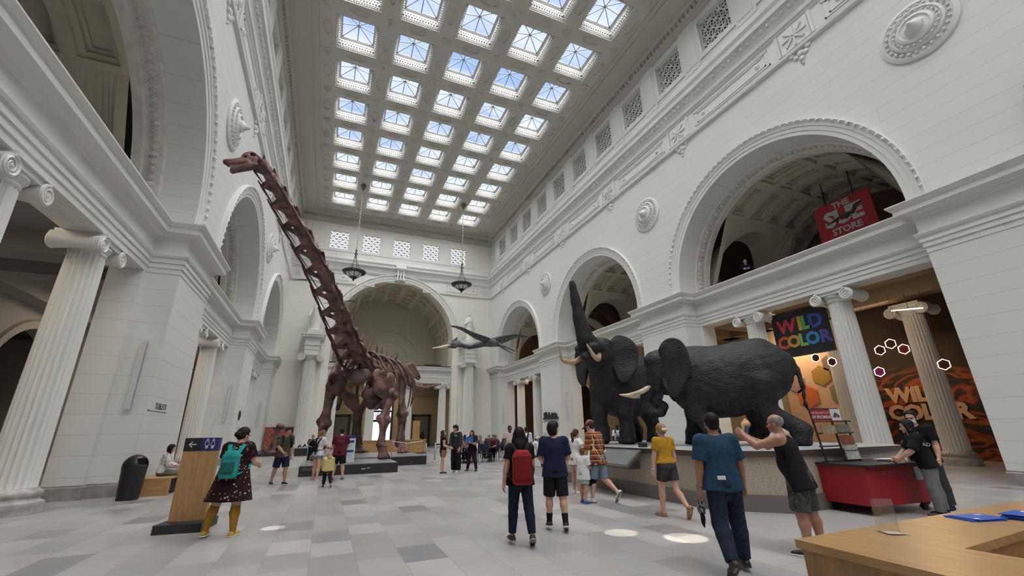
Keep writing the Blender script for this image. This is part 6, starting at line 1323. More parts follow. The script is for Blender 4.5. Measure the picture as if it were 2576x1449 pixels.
# ------------------------------------------------------------------ right side hall: exhibit entrance
xs_ = MB(); xs_.quad((26.5, 3, 0), (26.5, 20, 0), (26.5, 20, 7.6), (26.5, 3, 7.6))
def exwall(t, b):
    n = N(t, 'ShaderNodeTexNoise'); n.inputs['Scale'].default_value = .55; n.inputs['Distortion'].default_value = 3.0; n.inputs['Detail'].default_value = 2
    L(t, coords(t, 'World', (.5, .5, 1.1)), n.inputs['Vector']); r = ramp(t, [(.3, (.012, .01, .008)), (.42, (.03, .035, .018)), (.47, (.02, .015, .01)), (.54, (.28, .05, .015)), (.6, (.36, .09, .02)), (.68, (.05, .02, .012)), (.8, (.02, .015, .012))]); L(t, n.outputs[0], r.inputs[0]); sz = N(t, 'ShaderNodeSeparateXYZ'); L(t, coords(t, 'World'), sz.inputs[0]); rz_ = ramp(t, [(.36, (0, 0, 0)), (.44, (1, 1, 1))]); dv = N(t, 'ShaderNodeMath', operation='DIVIDE'); L(t, sz.outputs[2], dv.inputs[0]); dv.inputs[1].default_value = 10; L(t, dv.outputs[0], rz_.inputs[0]); mx = N(t, 'ShaderNodeMix', data_type='RGBA'); L(t, rz_.outputs[0], mx.inputs[0]); L(t, r.outputs[0], mx.inputs[6]); mx.inputs[7].default_value = (.035, .02, .01, 1); L(t, mx.outputs[2], b.inputs[0])
struct(xs_.build('wall_exhibit', mat('swirl_mural', (.2, .06, .03), .7, build=exwall)))
def wallsign(): 
    t = thing('mural_lettering', 'pale WILD COLOR lettering on the dark swirled exhibit wall', 'lettering', (26.46, 11.9, 2.5))
    mm = mat('pale_peach_print', (.62, .42, .26), .6)
    text('word', 'WILD', .95, mm, t, ext=.01, bold=.05, space=.95, mw=bm @ Matrix.Translation((-.05, .42, .012))); text('word', 'COLOR', .95, mm, t, ext=.01, bold=.05, space=.93, mw=bm @ Matrix.Translation((.2, -.42, .012)))
wallsign()
hw = MB(); hw.box((23.6, 12.6, 0), (23.7, 16.4, 5.2)); struct(hw.build('wall_exhibit_panel', mat('peach_panel', (.62, .40, .24), .7)))
def hexa(r, n=6, ph=0): return [(r*cos(PI/3*k+PI/6+ph), r*sin(PI/3*k+PI/6+ph)) for k in range(n)]
for i, (y, z, r_, c) in enumerate(((14.35, 4.05, .52, (.34, .20, .03)), (15.25, 3.05, .6, (.60, .15, .04)), (15.7, 3.75, .5, (.36, .22, .18)), (13.7, 4.6, .5, (.20, .13, .07)), (13.55, 3.1, .62, (.24, .20, .07)), (12.95, 3.5, .5, (.30, .06, .05)))):
    q = MB(); q.prism(hexa(r_), 0, .05, lambda x, y_, h: (23.595-h, y+x, z+y_)); o = q.build('wall_hexagon', mat('hexagon_%d' % i, c, .6)); tag(o, ['ochre hexagon, middle of the peach exhibit wall', 'orange hexagon low at the left of the peach exhibit wall', 'dull mauve hexagon at the far left of the peach exhibit wall', 'brown hexagon high on the peach exhibit wall', 'olive hexagon low on the peach exhibit wall', 'red hexagon at the right edge of the peach exhibit wall'][i], 'wall panel', 'hexagons on the exhibit wall')
m_neon = mat('lit_tube', (1, .85, .7), .5, emit=(1, .78, .58), es=4)
for i, (y, z, c) in enumerate(((13.45, 4.75, (.05, .01, .01)), (12.75, 4.45, (.05, .01, .01)), (10.95, 3.75, (.22, .02, .16)), (10.7, 4.65, (.05, .01, .01)), (10.25, 4.85, (.05, .01, .01)), (9.85, 4.55, (.16, .02, .02)), (8.75, 3.75, (.05, .01, .01)))):
    t = thing('hexagon_lamp', ['glowing hexagon outline lamp nearest below the banner', 'glowing hexagon outline lamp right below the banner corner', 'glowing hexagon lamp with a purple face beside the white column', 'glowing hexagon lamp at the left of the upper cluster', 'glowing hexagon lamp topmost of the upper cluster', 'glowing hexagon lamp with a dull red face in the upper cluster', 'glowing hexagon lamp half hidden behind the tan column'][i], 'lamp', (22.0, y, z), group='hexagon lamps')
    q = MB(); pts = hexa(.21); q.tube([(0, a, b) for a, b in pts+pts[:1]], .014, 6); q.build('light_tube', m_neon, t)
    q = MB(); q.prism(hexa(.195), .01, .03, lambda x, y_, h: (h, x, y_)); q.build('face', mat('hex_face_%d' % int(c[2]*100+c[0]*1000), c, .4), t)
    q = MB(); q.tube([(0, 0, .2), (0, 0, 7.0-z)], .006, 4); q.build('cord', m_blk, t)
put_col(23.3, 9.75, PI/2); put_col(23.3, 13.2, PI/2)
lt = thing('tube_lamp', 'bright tube lamp under the ceiling beside the tan column', 'lamp', (22.3, 9.4, 6.2)); q = MB(); q.tube([(-.1, .55, .06), (.1, -.45, -.06)], .025, 6); q.build('tube', m_neon, lt); q = MB(); q.tube([(0, 0, 0), (0, 0, .7)], .01, 5); q.build('stem', m_blk, lt)
lamp('exhibit_lamp', 'AREA', (24.2, 11.6, 6.6), (0, R(20), 0), 90, (1, .66, .40), size=2.0); lamp('exhibit_lamp', 'AREA', (22.4, 15.2, 6.5), (0, R(-35), 0), 120, (1, .72, .48), size=1.2)
lamp('hall_fill_light', 'AREA', (19.9, 24.7, 7.4), (0, 0, 0), 120, (1, .78, .5), size=2.5); lamp('hall_fill_light', 'AREA', (19.9, 38.2, 7.4), (0, 0, 0), 120, (1, .78, .5), size=2.5); lamp('hall_fill_light', 'AREA', (19.5, 11, 7.4), (0, 0, 0), 60, (1, .78, .5), size=2.5)  # area lights added to warm and brighten the dark right side hall
for yy in (-15.9, -2.4, 11.2, 24.7, 38.2): lamp('hall_fill_light', 'AREA', (-8.8, yy, 7.4), (0, 0, 0), 110, (1, .86, .7), size=2.5)  # area lights added to brighten the left side hall
lamp('lobby_fill_light', 'AREA', (5.9, 50.5, 7.1), (0, 0, 0), 170, (1, .85, .62), size=4)  # added area light, stands in for daylight from the lobby doors
# ------------------------------------------------------------------ far lobby: door, notice panels
dd = thing('door_1', kind='structure', loc=(6.1, 54.1, 0)); q = MB()
for a, b, c, d in ((-1.2, 0, -1.0, 6.6), (1.0, 0, 1.2, 6.6), (-1.2, 6.35, 1.2, 6.6), (-.08, 0, .08, 6.35), (-1, 2.85, 1, 3.1), (-1, 3.95, 1, 4.15), (-1, 5.05, 1, 5.25), (-1, 0, 1, .12)): q.box((a, -.08, b), (c, .08, d))
for x in (-.54, .54):
    for z in (3.53, 4.6, 5.8):
        for k in range(4): a = k*PI/4; q.cbox((x, 0, z), (.44, .03, .022), Matrix.Rotation(a, 3, 'Y'))
        q.ball((x, 0, z), .09, 8, 5)
q.build('frame', m_blk, dd)
gm = mat('daylit_glass', (.5, .6, .7), .3, emit=(.80, .90, 1), es=1.0); q = MB(); q.box((-1, .04, .1), (1, .05, 6.35)); q.build('pane', gm, dd)  # pane emits light in place of daylight outside the door
for x, lab in ((1.55, 'left'), (10.7, 'right')):
    t = thing('notice_board', 'dark framed grey notice panel on the lobby wall, %s of the grille door' % lab, 'panel', (x, 54.1, 0), group='lobby notice panels'); q = MB()
    for a, b, c, d in ((-1.1, 0, -.85, 3.7), (.85, 0, 1.1, 3.7), (-1.1, 3.45, 1.1, 3.7)): q.box((a, -.1, b), (c, 0, d))
    q.build('frame', m_blk, t); q = MB(); q.box((-.85, -.03, 0), (.85, 0, 3.45)); q.build('board', mat('board_grey', (.13, .12, .11), .6), t); q = MB()
    for k in range(5): q.box((-.4, -.045, 2.5-k*.25), (.4-.1*(k % 3), -.03, 2.58-k*.25))
    q.build('print', mat('board_print', (.2, .19, .18), .6), t)
ck = thing('counter', 'long oak ticket counter behind the dinosaur legs', 'counter', (5.1, 36.3, 0)); q = MB(); q.box((-2.5, -.35, .08), (2.5, .35, 1.0)); q.build('front', m_oak, ck); q = MB(); q.box((-2.55, -.4, 1.0), (2.55, .4, 1.06)); q.build('top', m_oak, ck); q = MB(); q.box((-2.45, -.3, 0), (2.45, .3, .08)); q.build('plinth', m_blk, ck)
kp = MB(); kp.box((-.3, -.15, 0), (.3, .15, 2.6)); tag(kp.build('kiosk', m_oakv, loc=(7.6, 40.5, 0)), 'tall oak kiosk standing behind the ticket counter', 'kiosk')
kp = MB(); kp.box((-.12, -.12, 0), (.12, .12, 1.5)); tag(kp.build('wooden_post', m_oakv, loc=(1.25, 31.7, 0)), 'slim oak post beside the man in the olive tee', 'post')
# items on the far gallery
q = MB(); q.box((-.9, -.3, 0), (.9, .3, .42)); q.box((-1.4, -.3, 0), (-.9, .3, .12)); tag(q.build('cabinet', m_blk, loc=(10.3, 47.3, 8.31)), 'low black cabinet on the far gallery, right end', 'cabinet')
q = MB(); q.box((-.5, -.3, 0), (.5, .3, .55)); o = q.build('case', mat('yellow_case', (.55, .45, .16), .6), loc=(.95, 47.3, 8.31)); tag(o, 'pale yellow case on the far gallery, left end', 'case')
# ------------------------------------------------------------------ left side things
m_bin = mat('dark_plastic', (.016, .013, .012), .35)
def bin_(label, x, y, rz, sc=1):
    t = thing('trash_can', label, 'trash can', (x, y, 0), rz, group='dark domed trash cans'); t.scale = (sc,)*3; q = MB(); q.lathe([(.235, 0), (.24, .03), (.275, .75), (.285, .78), (.285, .82)], 28); q.build('bin', m_bin, t, True, ang=50)
    s = SDF(.012); s.ell((0, 0, .82), (.285, .285, .30), .01, clip=[((0, 0, .82), (0, 0, -1))]); s.box((.24, 0, .93), (.12, .14, .085), rd=.03, sub=True); s.build('dome', m_bin, t)
bin_('dark domed trash can at the nearest left pier, beside the oak sign stand', -4.62, 15.35, R(-30))
bin_('dark domed trash can at the farther left pier, behind the woman with the teal backpack', -4.55, 30.6, R(-30))
st = thing('sign_stand', 'tall oak sign stand with toilet pictograms on a black base', 'sign', (-2.08, 10.05, 0), R(-8)); q = MB(); q.box((-.36, -.38, 0), (.36, .38, .14)); q.build('base', m_blk, st)
q = MB(); q.box((-.28, -.06, .14), (.28, .06, 1.3)); q.build('post', m_oakv, st)
q = MB(); q.box((-.28, -.065, 1.3), (.0, .065, 1.53)); q.build('arrow_panel', mat('sign_black', (.012, .012, .014), .4), st); q = MB(); q.box((.0, -.065, 1.3), (.28, .065, 1.53)); q.build('pictogram_panel', mat('sign_blue', (.012, .022, .16), .4), st)
q = MB(); q.cbox((-.14, -.068, 1.415), (.062, .003, .008)); 
for e in (-1, 1): q.cbox((-.175, -.068, 1.415+e*.022), (.036, .003, .008), Matrix.Rotation(e*-PI/4, 3, 'Y'))
q.build('arrow', sh_wht, st)
q = MB(); yy = -.069
def ln(*p): q.tube([(a, yy, b) for a, b in p], .005, 4)
for cx, dress in ((.09, 0), (.185, 1)):
    ln(*[(cx+.016*cos(a), 1.494+.016*sin(a)) for a in [2*PI*k/10 for k in range(11)]])
    if dress: ln((cx-.012, 1.47), (cx-.04, 1.395), (cx+.04, 1.395), (cx+.012, 1.47), (cx-.012, 1.47))
    else: ln((cx-.03, 1.468), (cx-.03, 1.395), (cx+.03, 1.395), (cx+.03, 1.468), (cx-.03, 1.468))
    for e in (-1, 1): ln((cx+e*.012-.006, 1.395), (cx+e*.012-.006, 1.34), (cx+e*.012+.006, 1.34), (cx+e*.012+.006, 1.395))
q.build('pictograms', sh_wht, st)
be = thing('bench', 'oak bench box against the left pier where the reader sits', 'bench', (-4.3, 16.9, 0)); q = MB(); q.box((-.42, -1.05, .42), (.42, 1.05, .46)); q.build('seat', m_oak, be); q = MB(); q.box((-.42, -1.05, 0), (.42, -1.0, .42)); q.build('end_panel', m_oak, be); q = MB(); q.box((-.42, 1.0, 0), (.42, 1.05, .42)); q.build('end_panel', m_oak, be); q = MB(); q.box((-.4, -.98, .06), (.3, .98, .4)); q.build('recess', m_dark, be); q = MB()  # recess is a dark block painting the shade under the seat
for e in (-.36, .36): q.box((e-.05, -1.058, .2), (e+.05, -1.05, .215)); q.box((e-.01, -1.058, .16), (e+.01, -1.05, .26))
q.build('metal_cleat', m_steel, be)
def fixture(sd, y, label):
    x = (-A_-.42) if sd == 'left' else B_+.45; t = thing('wall_lamp', label, 'wall lamp', (x, y, 0), group='slim vertical wall lamps'); q = MB(); q.box((-.07, -.16, 2.35), (.07, -.06, 4.35)); q.build('housing', mat('white_enamel', (.62, .62, .62), .5), t)
    q = MB(); q.box((.07, -.155, 2.37), (.075, -.065, 4.33)); q.build('side_panel', mat('lilac_diffuser', (.30, .30, .36), .4), t); q = MB(); q.box((-.03, -.06, 2.5), (.03, -.0, 2.6)); q.box((-.03, -.06, 4.1), (.03, 0, 4.2)); q.build('bracket', m_steel, t)
for sd in ('left', 'right'):
    for i in (2, 3, 4): fixture(sd, PIERS[i+2][0], 'slim vertical wall lamp on the %s pier reveal, %s' % (sd, ['nearest the viewer', 'second pier', 'by the far wall'][i-2]))
t = thing('wall_lettering', 'TOILETS lettering with an arrow on the nearest left pier', 'lettering', (-A_, 17.3, 2.45)); ml = mat('letter_grey', (.13, .12, .12), .6)
mlx = Matrix(((0, 0, 1, 0), (1, 0, 0, 0), (0, 1, 0, 0), (0, 0, 0, 1))); text('word', 'TOILETS', .26, ml, t, ext=.006, space=1.05, mw=mlx @ Matrix.Translation((.1, .03, .008)))
q = MB(); q.box((.0, -.95, -.125), (.012, .75, -.112)); q.prism([(-1.0, -.118), (-.88, -.085), (-.88, -.15)], 0, .012, lambda x, y, h: (h, x, y)); q.build('arrow', ml, t)
def wbox(name, label, cat, loc, h, m): q = MB(); q.cbox((0, 0, 0), h); return tag(q.build(name, m, loc=loc), label, cat)
wbox('keypad', 'small dark keypad low on the left pier reveal', 'keypad', (-6.1, PIERS[4][0]-.012, .95), (.07, .012, .07), mat('keypad_dark', (.05, .05, .06), .4)); wbox('light_switch', 'cream switch plate on the left pier reveal above the keypad', 'switch', (-6.15, PIERS[4][0]-.012, 3.6), (.06, .012, .14), mat('cream_plate', (.55, .50, .38), .5))
q = MB(); q.lathe([(.3, 0), (.3, .03), (.22, .05), (.1, .06), (.05, .08)], 24); o = q.build('wall_roundel', m_iron, smooth=True, ang=40); o.rotation_euler = (0, PI/2, 0); o.location = (-A_+.001, 31.5, 2.75); tag(o, 'round dark disc on the farther left pier', 'disc'); wbox('notice', 'small grey notice on the farther left pier under the round disc', 'notice', (-A_+.012, 31.9, 1.8), (.01, .3, .32), mat('notice_grey', (.45, .45, .44), .6))
# mural and leg bone by the far wall
def murf(t, b):
    v = coords(t, 'Object', (1, 1, 1.2)); n = N(t, 'ShaderNodeTexNoise'); n.inputs['Scale'].default_value = 1.5; n.inputs['Detail'].default_value = 5; n.inputs['Distortion'].default_value = 1.5; L(t, v, n.inputs['Vector'])
    sp = N(t, 'ShaderNodeSeparateXYZ'); L(t, coords(t, 'Object'), sp.inputs[0]); m = N(t, 'ShaderNodeMath', operation='MULTIPLY_ADD'); L(t, sp.outputs[2], m.inputs[0]); m.inputs[1].default_value = -.14; m2 = N(t, 'ShaderNodeMath', operation='ADD'); L(t, n.outputs[0], m2.inputs[0]); m2.inputs[1].default_value = .18; L(t, m2.outputs[0], m.inputs[2])
    r = ramp(t, [(.3, (.05, .025, .03)), (.42, (.22, .06, .04)), (.52, (.42, .12, .06)), (.6, (.16, .06, .06)), (.7, (.62, .24, .12)), (.85, (.8, .45, .25))]); L(t, m.outputs[0], r.inputs[0]); L(t, r.outputs[0], b.inputs[0])
mu = thing('mural', 'reddish painted landscape panel standing at the far left corner', 'mural', (-3.55, 44.9, 0)); q = MB(); q.box((-1.35, -.03, .45), (1.35, .03, 2.25)); q.build('picture', mat('sunset_landscape', (.3, .1, .07), .6, build=murf), mu); q = MB()
for e in (-1.25, 1.2): q.box((e, -.02, 0), (e+.05, .05, .45))
q.build('leg', m_blk, mu)
fb = thing('leg_bone', 'upright brown giant leg bone displayed before the reddish panel', 'bone', (-3.85, 40.8, .18)); s = SDF(.035); s.cone((0, 0, .12), (.1, 0, .5), .34, .17, .1, sq=(0, 1, 0), f=.7); s.cone((.08, 0, .4), (.32, 0, 1.7), .17, .16, .1); s.cone((.3, 0, 1.6), (.42, 0, 2.05), .18, .26, .1, sq=(0, 1, 0), f=.8); s.ell((.62, 0, 2.0), (.2, .16, .2), .08); s.ell((-.18, 0, .12), (.2, .2, .16), .06); s.ell((.2, 0, .1), (.2, .2, .15), .06); s.build('shaft', m_bone, fb)
q = MB(); q.prism([(-4.7, 40.2), (-2.9, 40.2), (-2.9, 41.5), (-4.7, 41.5)], 0, .18); tag(q.build('display_plinth', m_plat), 'low charcoal base under the giant leg bone', 'base')
q = MB(); q.box((-2.0, 39.0, 0), (.2, 40.2, .55)); tag(q.build('display_case', m_plat), 'low charcoal display case left of the dinosaur platform', 'case')
random.seed(9)
for i in range(6):
    s = SDF(.035); x, y = -1.8+i*.35, 39.5+.2*(i % 2); s.chain([(x, y, .63), (x+.1, y, .78+.05*(i % 3)), (x+.2, y, .66)], [.06, .05, .05], .03); o = s.build('plant_model', mat('dark_leaf', (.02, .035, .02), .7)); tag(o, 'small dark plant model on the low display case', 'plant', 'plant models on the low case')
# slim steel rails round the platform
for i, (x0, y0, x1, y1) in enumerate(((-.55, 20.1, .3, 20.4), (2.75, 20.1, 2.75, 22.9), (3.3, 23.9, 4.9, 23.9), (4.9, 23.9, 4.9, 28.5))):
    z = .40 if i < 2 else .44; t = thing('barrier', ['low steel barrier at the left corner of the platform', 'low steel barrier at the right edge of the lower level', 'low steel barrier along the front of the upper level', 'low steel barrier along the right side of the upper level'][i], 'barrier', group='low steel barriers'); q = MB(); q.tube([(x0, y0, z), (x0, y0, z+.75)], .014, 6); q.build('post', m_steel, t); q = MB(); q.tube([(x1, y1, z), (x1, y1, z+.75)], .014, 6); q.build('post', m_steel, t); q = MB(); q.tube([(x0, y0, z+.72), ((x0+x1)/2, (y0+y1)/2, z+.6), (x1, y1, z+.72)], .008, 5); q.build('cable', m_steel, t)
sg = thing('info_sign', 'white and blue information sign standing on the dinosaur platform', 'sign', (1.07, 20.35, .40), R(6)); q = MB(); q.box((-.2, -.03, .0), (.2, .03, 1.08)); q.build('board', mat('sign_white', (.62, .66, .72), .5), sg); q = MB()
for z0, z1 in ((.98, 1.1), (.8, .9), (.42, .52)): q.box((-.2 if z0 > .9 else -.16, -.036, z0), (.2 if z0 > .9 else .14, -.03, z1))
q.build('blue_band', mat('navy_print', (.02, .04, .16), .5), sg); q = MB()
for z in (.72, .66, .34, .28, .22): q.box((-.15, -.034, z), (.1, -.03, z+.018))
q.build('print', mat('grey_print', (.3, .33, .38), .6), sg); q = MB(); q.box((-.24, -.14, 0), (.24, .14, .03)); q.build('foot', m_steel, sg)
# ------------------------------------------------------------------ plinth panels
pn_ = thing('information_board', 'long slanted information panel fixed along the elephant plinth', 'panel'); tl = Matrix.Rotation(R(-38), 3, 'Y')
q = MB(); q.cbox((6.98, 10.15, .86), (.30, 1.15, .03), tl); q.build('tray', mat('bronze_tray', (.09, .075, .06), .45), pn_); q = MB(); q.cbox((6.965, 10.15, .89), (.25, 1.08, .006), tl); q.build('glass_face', mat('panel_grey', (.16, .165, .165), .2), pn_); q = MB(); q.cbox((6.965, 10.75, .90), (.2, .4, .005), tl); q.build('picture', mat('panel_white', (.55, .57, .58), .4), pn_)
q = MB(); q.cbox((7.16, 9.3, .72), (.17, .04, .1)); q.cbox((7.16, 11.0, .72), (.17, .04, .1)); q.build('bracket', mat('bronze_tray', (.09, .075, .06), .45), pn_)
wbox('floodlight', 'small dark floodlight on the plinth between the elephants', 'lamp', (7.75, 9.6, PH+.05), (.07, .1, .05), m_blk); wbox('floodlight', 'small dark floodlight on the plinth at its near end', 'lamp', (9.0, 6.5, PH+.05), (.07, .1, .05), m_blk)
# ------------------------------------------------------------------ black relief on the right pier
t = thing('wall_relief', 'small black skyline relief on the third right pier', 'relief', (B_, 31.55, 2.5)); q = MB(); q.box((-.12, -1.25, -.08), (-.0, 1.25, .06)); q.build('shelf', m_blk, t); q = MB(); random.seed(3)
y = -1.05
while y < 1.0: h_ = .2+random.random()*.25; q.box((-.1, y, .06), (-.03, y+.16, .06+h_)); y += .17
q.build('figures', m_blk, t)
bx = MB(); bx.box((-.05, -.55, -1.1), (.05, .55, 1.1)); tag(bx.build('hanging_sign', mat('rust_panel', (.36, .18, .08), .6), loc=(18.0, 22.0, 5.6)), 'rust coloured hanging panel seen behind the raised elephant head', 'panel')
# ------------------------------------------------------------------ specimen cart
ct = thing('cart', 'red wheeled cart with black top and a rack of specimens', 'cart', (10.2, 5.75, 0), R(-4)); q = MB(); q.prism([(-.95, -.55), (.75, -.6), (.75, .35), (-.95, .35)], .16, .82); q.build('body', mat('cart_red', (.32, .012, .02), .4), ct); q = MB(); q.box((-1.0, -.66, .82), (.82, .4, .86)); q.build('top', m_blk, ct)
for x in (-.75, .6):
    for y in (-.45, .25): q = MB(); q.lathe([(.08, -.025), (.085, 0), (.08, .025)], 16, (x, y, .085), 'y'); q.box((x-.02, y-.03, .1), (x+.02, y+.03, .17)); q.build('caster', m_blk, ct)
q = MB(); q.box((.32, -.615, .55), (.62, -.59, .78)); q.build('metal_plate', mat('grey_plate', (.3, .3, .3), .4, .4), ct); q = MB(); q.tube([(-.7, -.66, .72), (.0, -.66, .70)], .02, 6); q.build('push_handle', mat('dark_red', (.07, .01, .012), .5), ct)
rk_ = thing('display_rack', 'black metal rack of specimens on the red cart with a red title sign', 'rack', (9.75, 5.72, .86), R(-4)); q = MB()
for x in (-.48, .06, .5): q.tube([(x, .2, 0), (x-.08 if x < .4 else x-.08, .26, 1.02 if x < .4 else .8)], .022, 5)
for z in (.02, .3, .55, .78): q.tube([(-.55, .22, z), (.52, .22, z)], .014, 5)
q.tube([(-.56, .27, 1.03), (.3, .27, 1.03)], .02, 5); q.build('frame', m_blk, rk_)
q = MB(); q.box((-.56, .235, .8), (-.0, .25, 1.02)); q.build('title_board', mat('title_red', (.33, .015, .03), .5), rk_); q = MB(); q.box((.0, .235, .8), (.3, .25, 1.03)); q.build('picture_board', mat('board_white', (.7, .72, .75), .5), rk_)
q = MB(); q.prism([(.05, .87), (.13, .96), (.19, .94), (.26, .88), (.2, .85), (.16, .9), (.13, .85)], .228, .234, lambda x, y, h: (x, h, y)); q.build('specimen_photo', mat('specimen_brown', (.16, .08, .08), .6), rk_)
text('lettering', 'THE INS AND OUTS', .062, sh_wht, rk_, (-.29, .232, .95), (PI/2, 0, 0), .001); text('lettering', 'OF SPECIMENS', .084, sh_wht, rk_, (-.28, .232, .865), (PI/2, 0, 0), .001, bold=.002)
for i, (x, z, c, lab) in enumerate(((-.22, .62, (.36, .28, .18), 'tan tray'), (.22, .64, (.2, .18, .16), 'grey photo card'), (.24, .42, (.30, .10, .06), 'rust tray'), (.26, .3, (.55, .52, .48), 'pale specimen card'), (.3, .12, (.6, .6, .56), 'white skull picture'))):
    q = MB(); q.cbox((0, 0, 0), (.19, .01, .085)); o = q.build('specimen_display', mat('card_%d' % i, c, .6, build=noisecol(tuple(v*.6 for v in c), c, 12, 3)), loc=(9.75+x, 5.905-x*.07, .86+z)); o.rotation_euler = (R(-8), 0, R(-4)); tag(o, lab+' leaning in the rack on the red cart', 'card')
q = MB(); q.box((-.16, -.11, 0), (.16, .11, .02)); tag(q.build('tablet', m_blk, loc=(10.55, 5.55, .862)), 'black tablet lying on the red cart', 'tablet'); q = MB(); q.box((-.2, -.12, 0), (.2, .12, .025)); tag(q.build('papers', mat('paper_lilac', (.6, .6, .75), .6), loc=(10.85, 5.75, .862)), 'pale papers at the right end of the red cart', 'papers')
q = MB(); q.box((11.6, 8.2, 0), (13.3, 8.9, 1.12)); 
# ------------------------------------------------------------------ foreground desk
dk = thing('desk', 'light oak visitor desk in the near right corner', 'desk'); zt = .98
outer = [(2.38, 1.79), (2.31, .75), (2.95, .70), (2.905, 1.31), (3.7, 1.36), (4.6, 1.36), (4.6, .7), (5.3, .7), (5.3, 1.82)]
q = MB(); q.prism(outer, zt-.04, zt); q.build('top', mat('oak_top', rough=.3, build=woodf((.33, .185, .075), (.46, .28, .125), (9, 1.0, 9))), dk)
inn = [(2.40, 1.77), (2.34, .77), (2.93, .72), (2.885, 1.33), (3.7, 1.38), (4.62, 1.38), (4.62, .72), (5.28, .72), (5.28, 1.80)]
q = MB(); n_ = len(inn)
for i in range(n_): a, b = inn[i], inn[(i+1) % n_]; q.quad((a[0], a[1], .1), (b[0], b[1], .1), (b[0], b[1], zt-.04), (a[0], a[1], zt-.04))
q.build('panel', mat('oak_panel', rough=.4, build=woodf((.26, .135, .05), (.38, .21, .085), (9, 9, 1))), dk)
q = MB(); q.prism([(a*.99+.04, b*.985+.01) for a, b in inn], 0, .1); q.build('kick', m_blk, dk)
m_fold = mat('folder_blue', (.015, .10, .46), .35)
def stack(label, x, y, rz, n, k):
    t = thing('folder_stack', label, 'folders', (x, y, zt), rz, group='blue folders on the desk')
    for i in range(n): q = MB(); q.box((-.115, -.085, 0), (.115, .085, .004)); o = q.build('folder', m_fold, t, loc=((i*37 % 11-5)*.004, (i*23 % 9-4)*.004, .0001+i*.0042)); o.rotation_euler = (0, 0, R((i*29 % 13-6)))
    q = MB(); q.box((-.095, -.07, n*.0042), (-.055, -.05, n*.0042+.001)); q.box((.05, .02, n*.0042), (.1, .04, n*.0042+.001)); q.build('white_print', sh_wht, t)
stack('thin stack of blue folders on the desk, farther one', 3.86, 1.64, R(-12), 3, 0); stack('thicker stack of blue folders on the desk, nearer one', 4.12, 1.49, R(6), 7, 1)
hd_ = thing('card_holder', 'clear acrylic card holder standing on the desk', 'card holder', (2.98, 1.66, zt), R(-35)); q = MB(); q.box((-.055, -.003, .0), (.055, .003, .17)); q.build('upright', m_clear, hd_); q = MB(); q.box((-.055, -.08, 0), (.055, .02, .004)); q.build('foot', m_clear, hd_); q = MB(); q.box((-.04, -.07, .0045), (.04, .0, .0055)); q.build('card', mat('card_pale', (.5, .42, .36), .5), hd_)
# ------------------------------------------------------------------ wooden bench post, dining area
bn2 = thing('bench', 'plain wooden bench under the person with the white headscarf', 'bench', (8.75, 18.7, 0)); q = MB(); q.box((-.7, -.25, .38), (.7, .25, .44)); q.build('seat', m_oak, bn2)
for e in (-.68, .62): q = MB(); q.box((e, -.25, 0), (e+.06, .25, .38)); q.build('leg', m_oak, bn2)
wp = MB(); wp.box((-.11, -.11, 0), (.11, .11, .98)); tag(wp.build('wooden_post', m_oakv, loc=(8.1, 17.3, 0)), 'square oak post in front of the white headscarf person', 'post')
m_navyp = mat('navy_plastic', (.012, .018, .05), .4)
def chair(): 
    t = thing('dining_chair', None, 'chair'); q = MB(); q.box((-.22, -.22, .44), (.22, .22, .47)); q.build('seat', m_navyp, t); q = MB(); q.box((-.21, .19, .62), (.21, .22, .86)); q.build('backrest', m_navyp, t)
    for x in (-.2, .2):
        for y in (-.2, .2): q = MB(); q.tube([(x, y, 0), (x, y, .44 if y < 0 else .84)], .013, 5); q.build('leg', m_blk, t)
    return t
def table(): 
    t = thing('dining_table', None, 'table'); q = MB(); q.lathe([(.42, .72), (.43, .735), (.42, .75)], 24); q.build('top', m_blk, t); q = MB(); q.tube([(0, 0, .03), (0, 0, .72)], .035, 8); q.build('stem', m_blk, t); q = MB(); q.lathe([(.26, 0), (.26, .02), (.06, .05)], 20); q.build('foot', m_blk, t); return t
c0, t0 = None, None; random.seed(21)
tops_ = [cloth('dull_%d' % i, c) for i, c in enumerate([(.06, .07, .08), (.30, .24, .20), (.10, .02, .03), (.05, .06, .04), (.16, .14, .12), (.04, .05, .10), (.35, .35, .34)])]
rowsx = [(7.2, 23.2), (8.6, 23.6), (10.0, 23.0), (7.9, 26.4), (9.5, 26.6), (11.0, 26.2), (9.4, 30.0), (11.0, 30.2), (12.4, 29.6), (11.4, 34), (13, 34.5)]
pos = ['first', 'second', 'third', 'first', 'second', 'third', 'first', 'second', 'third', 'first', 'second']; rown = ['nearest row', 'nearest row', 'nearest row', 'second row', 'second row', 'second row', 'third row', 'third row', 'third row', 'last row', 'last row']
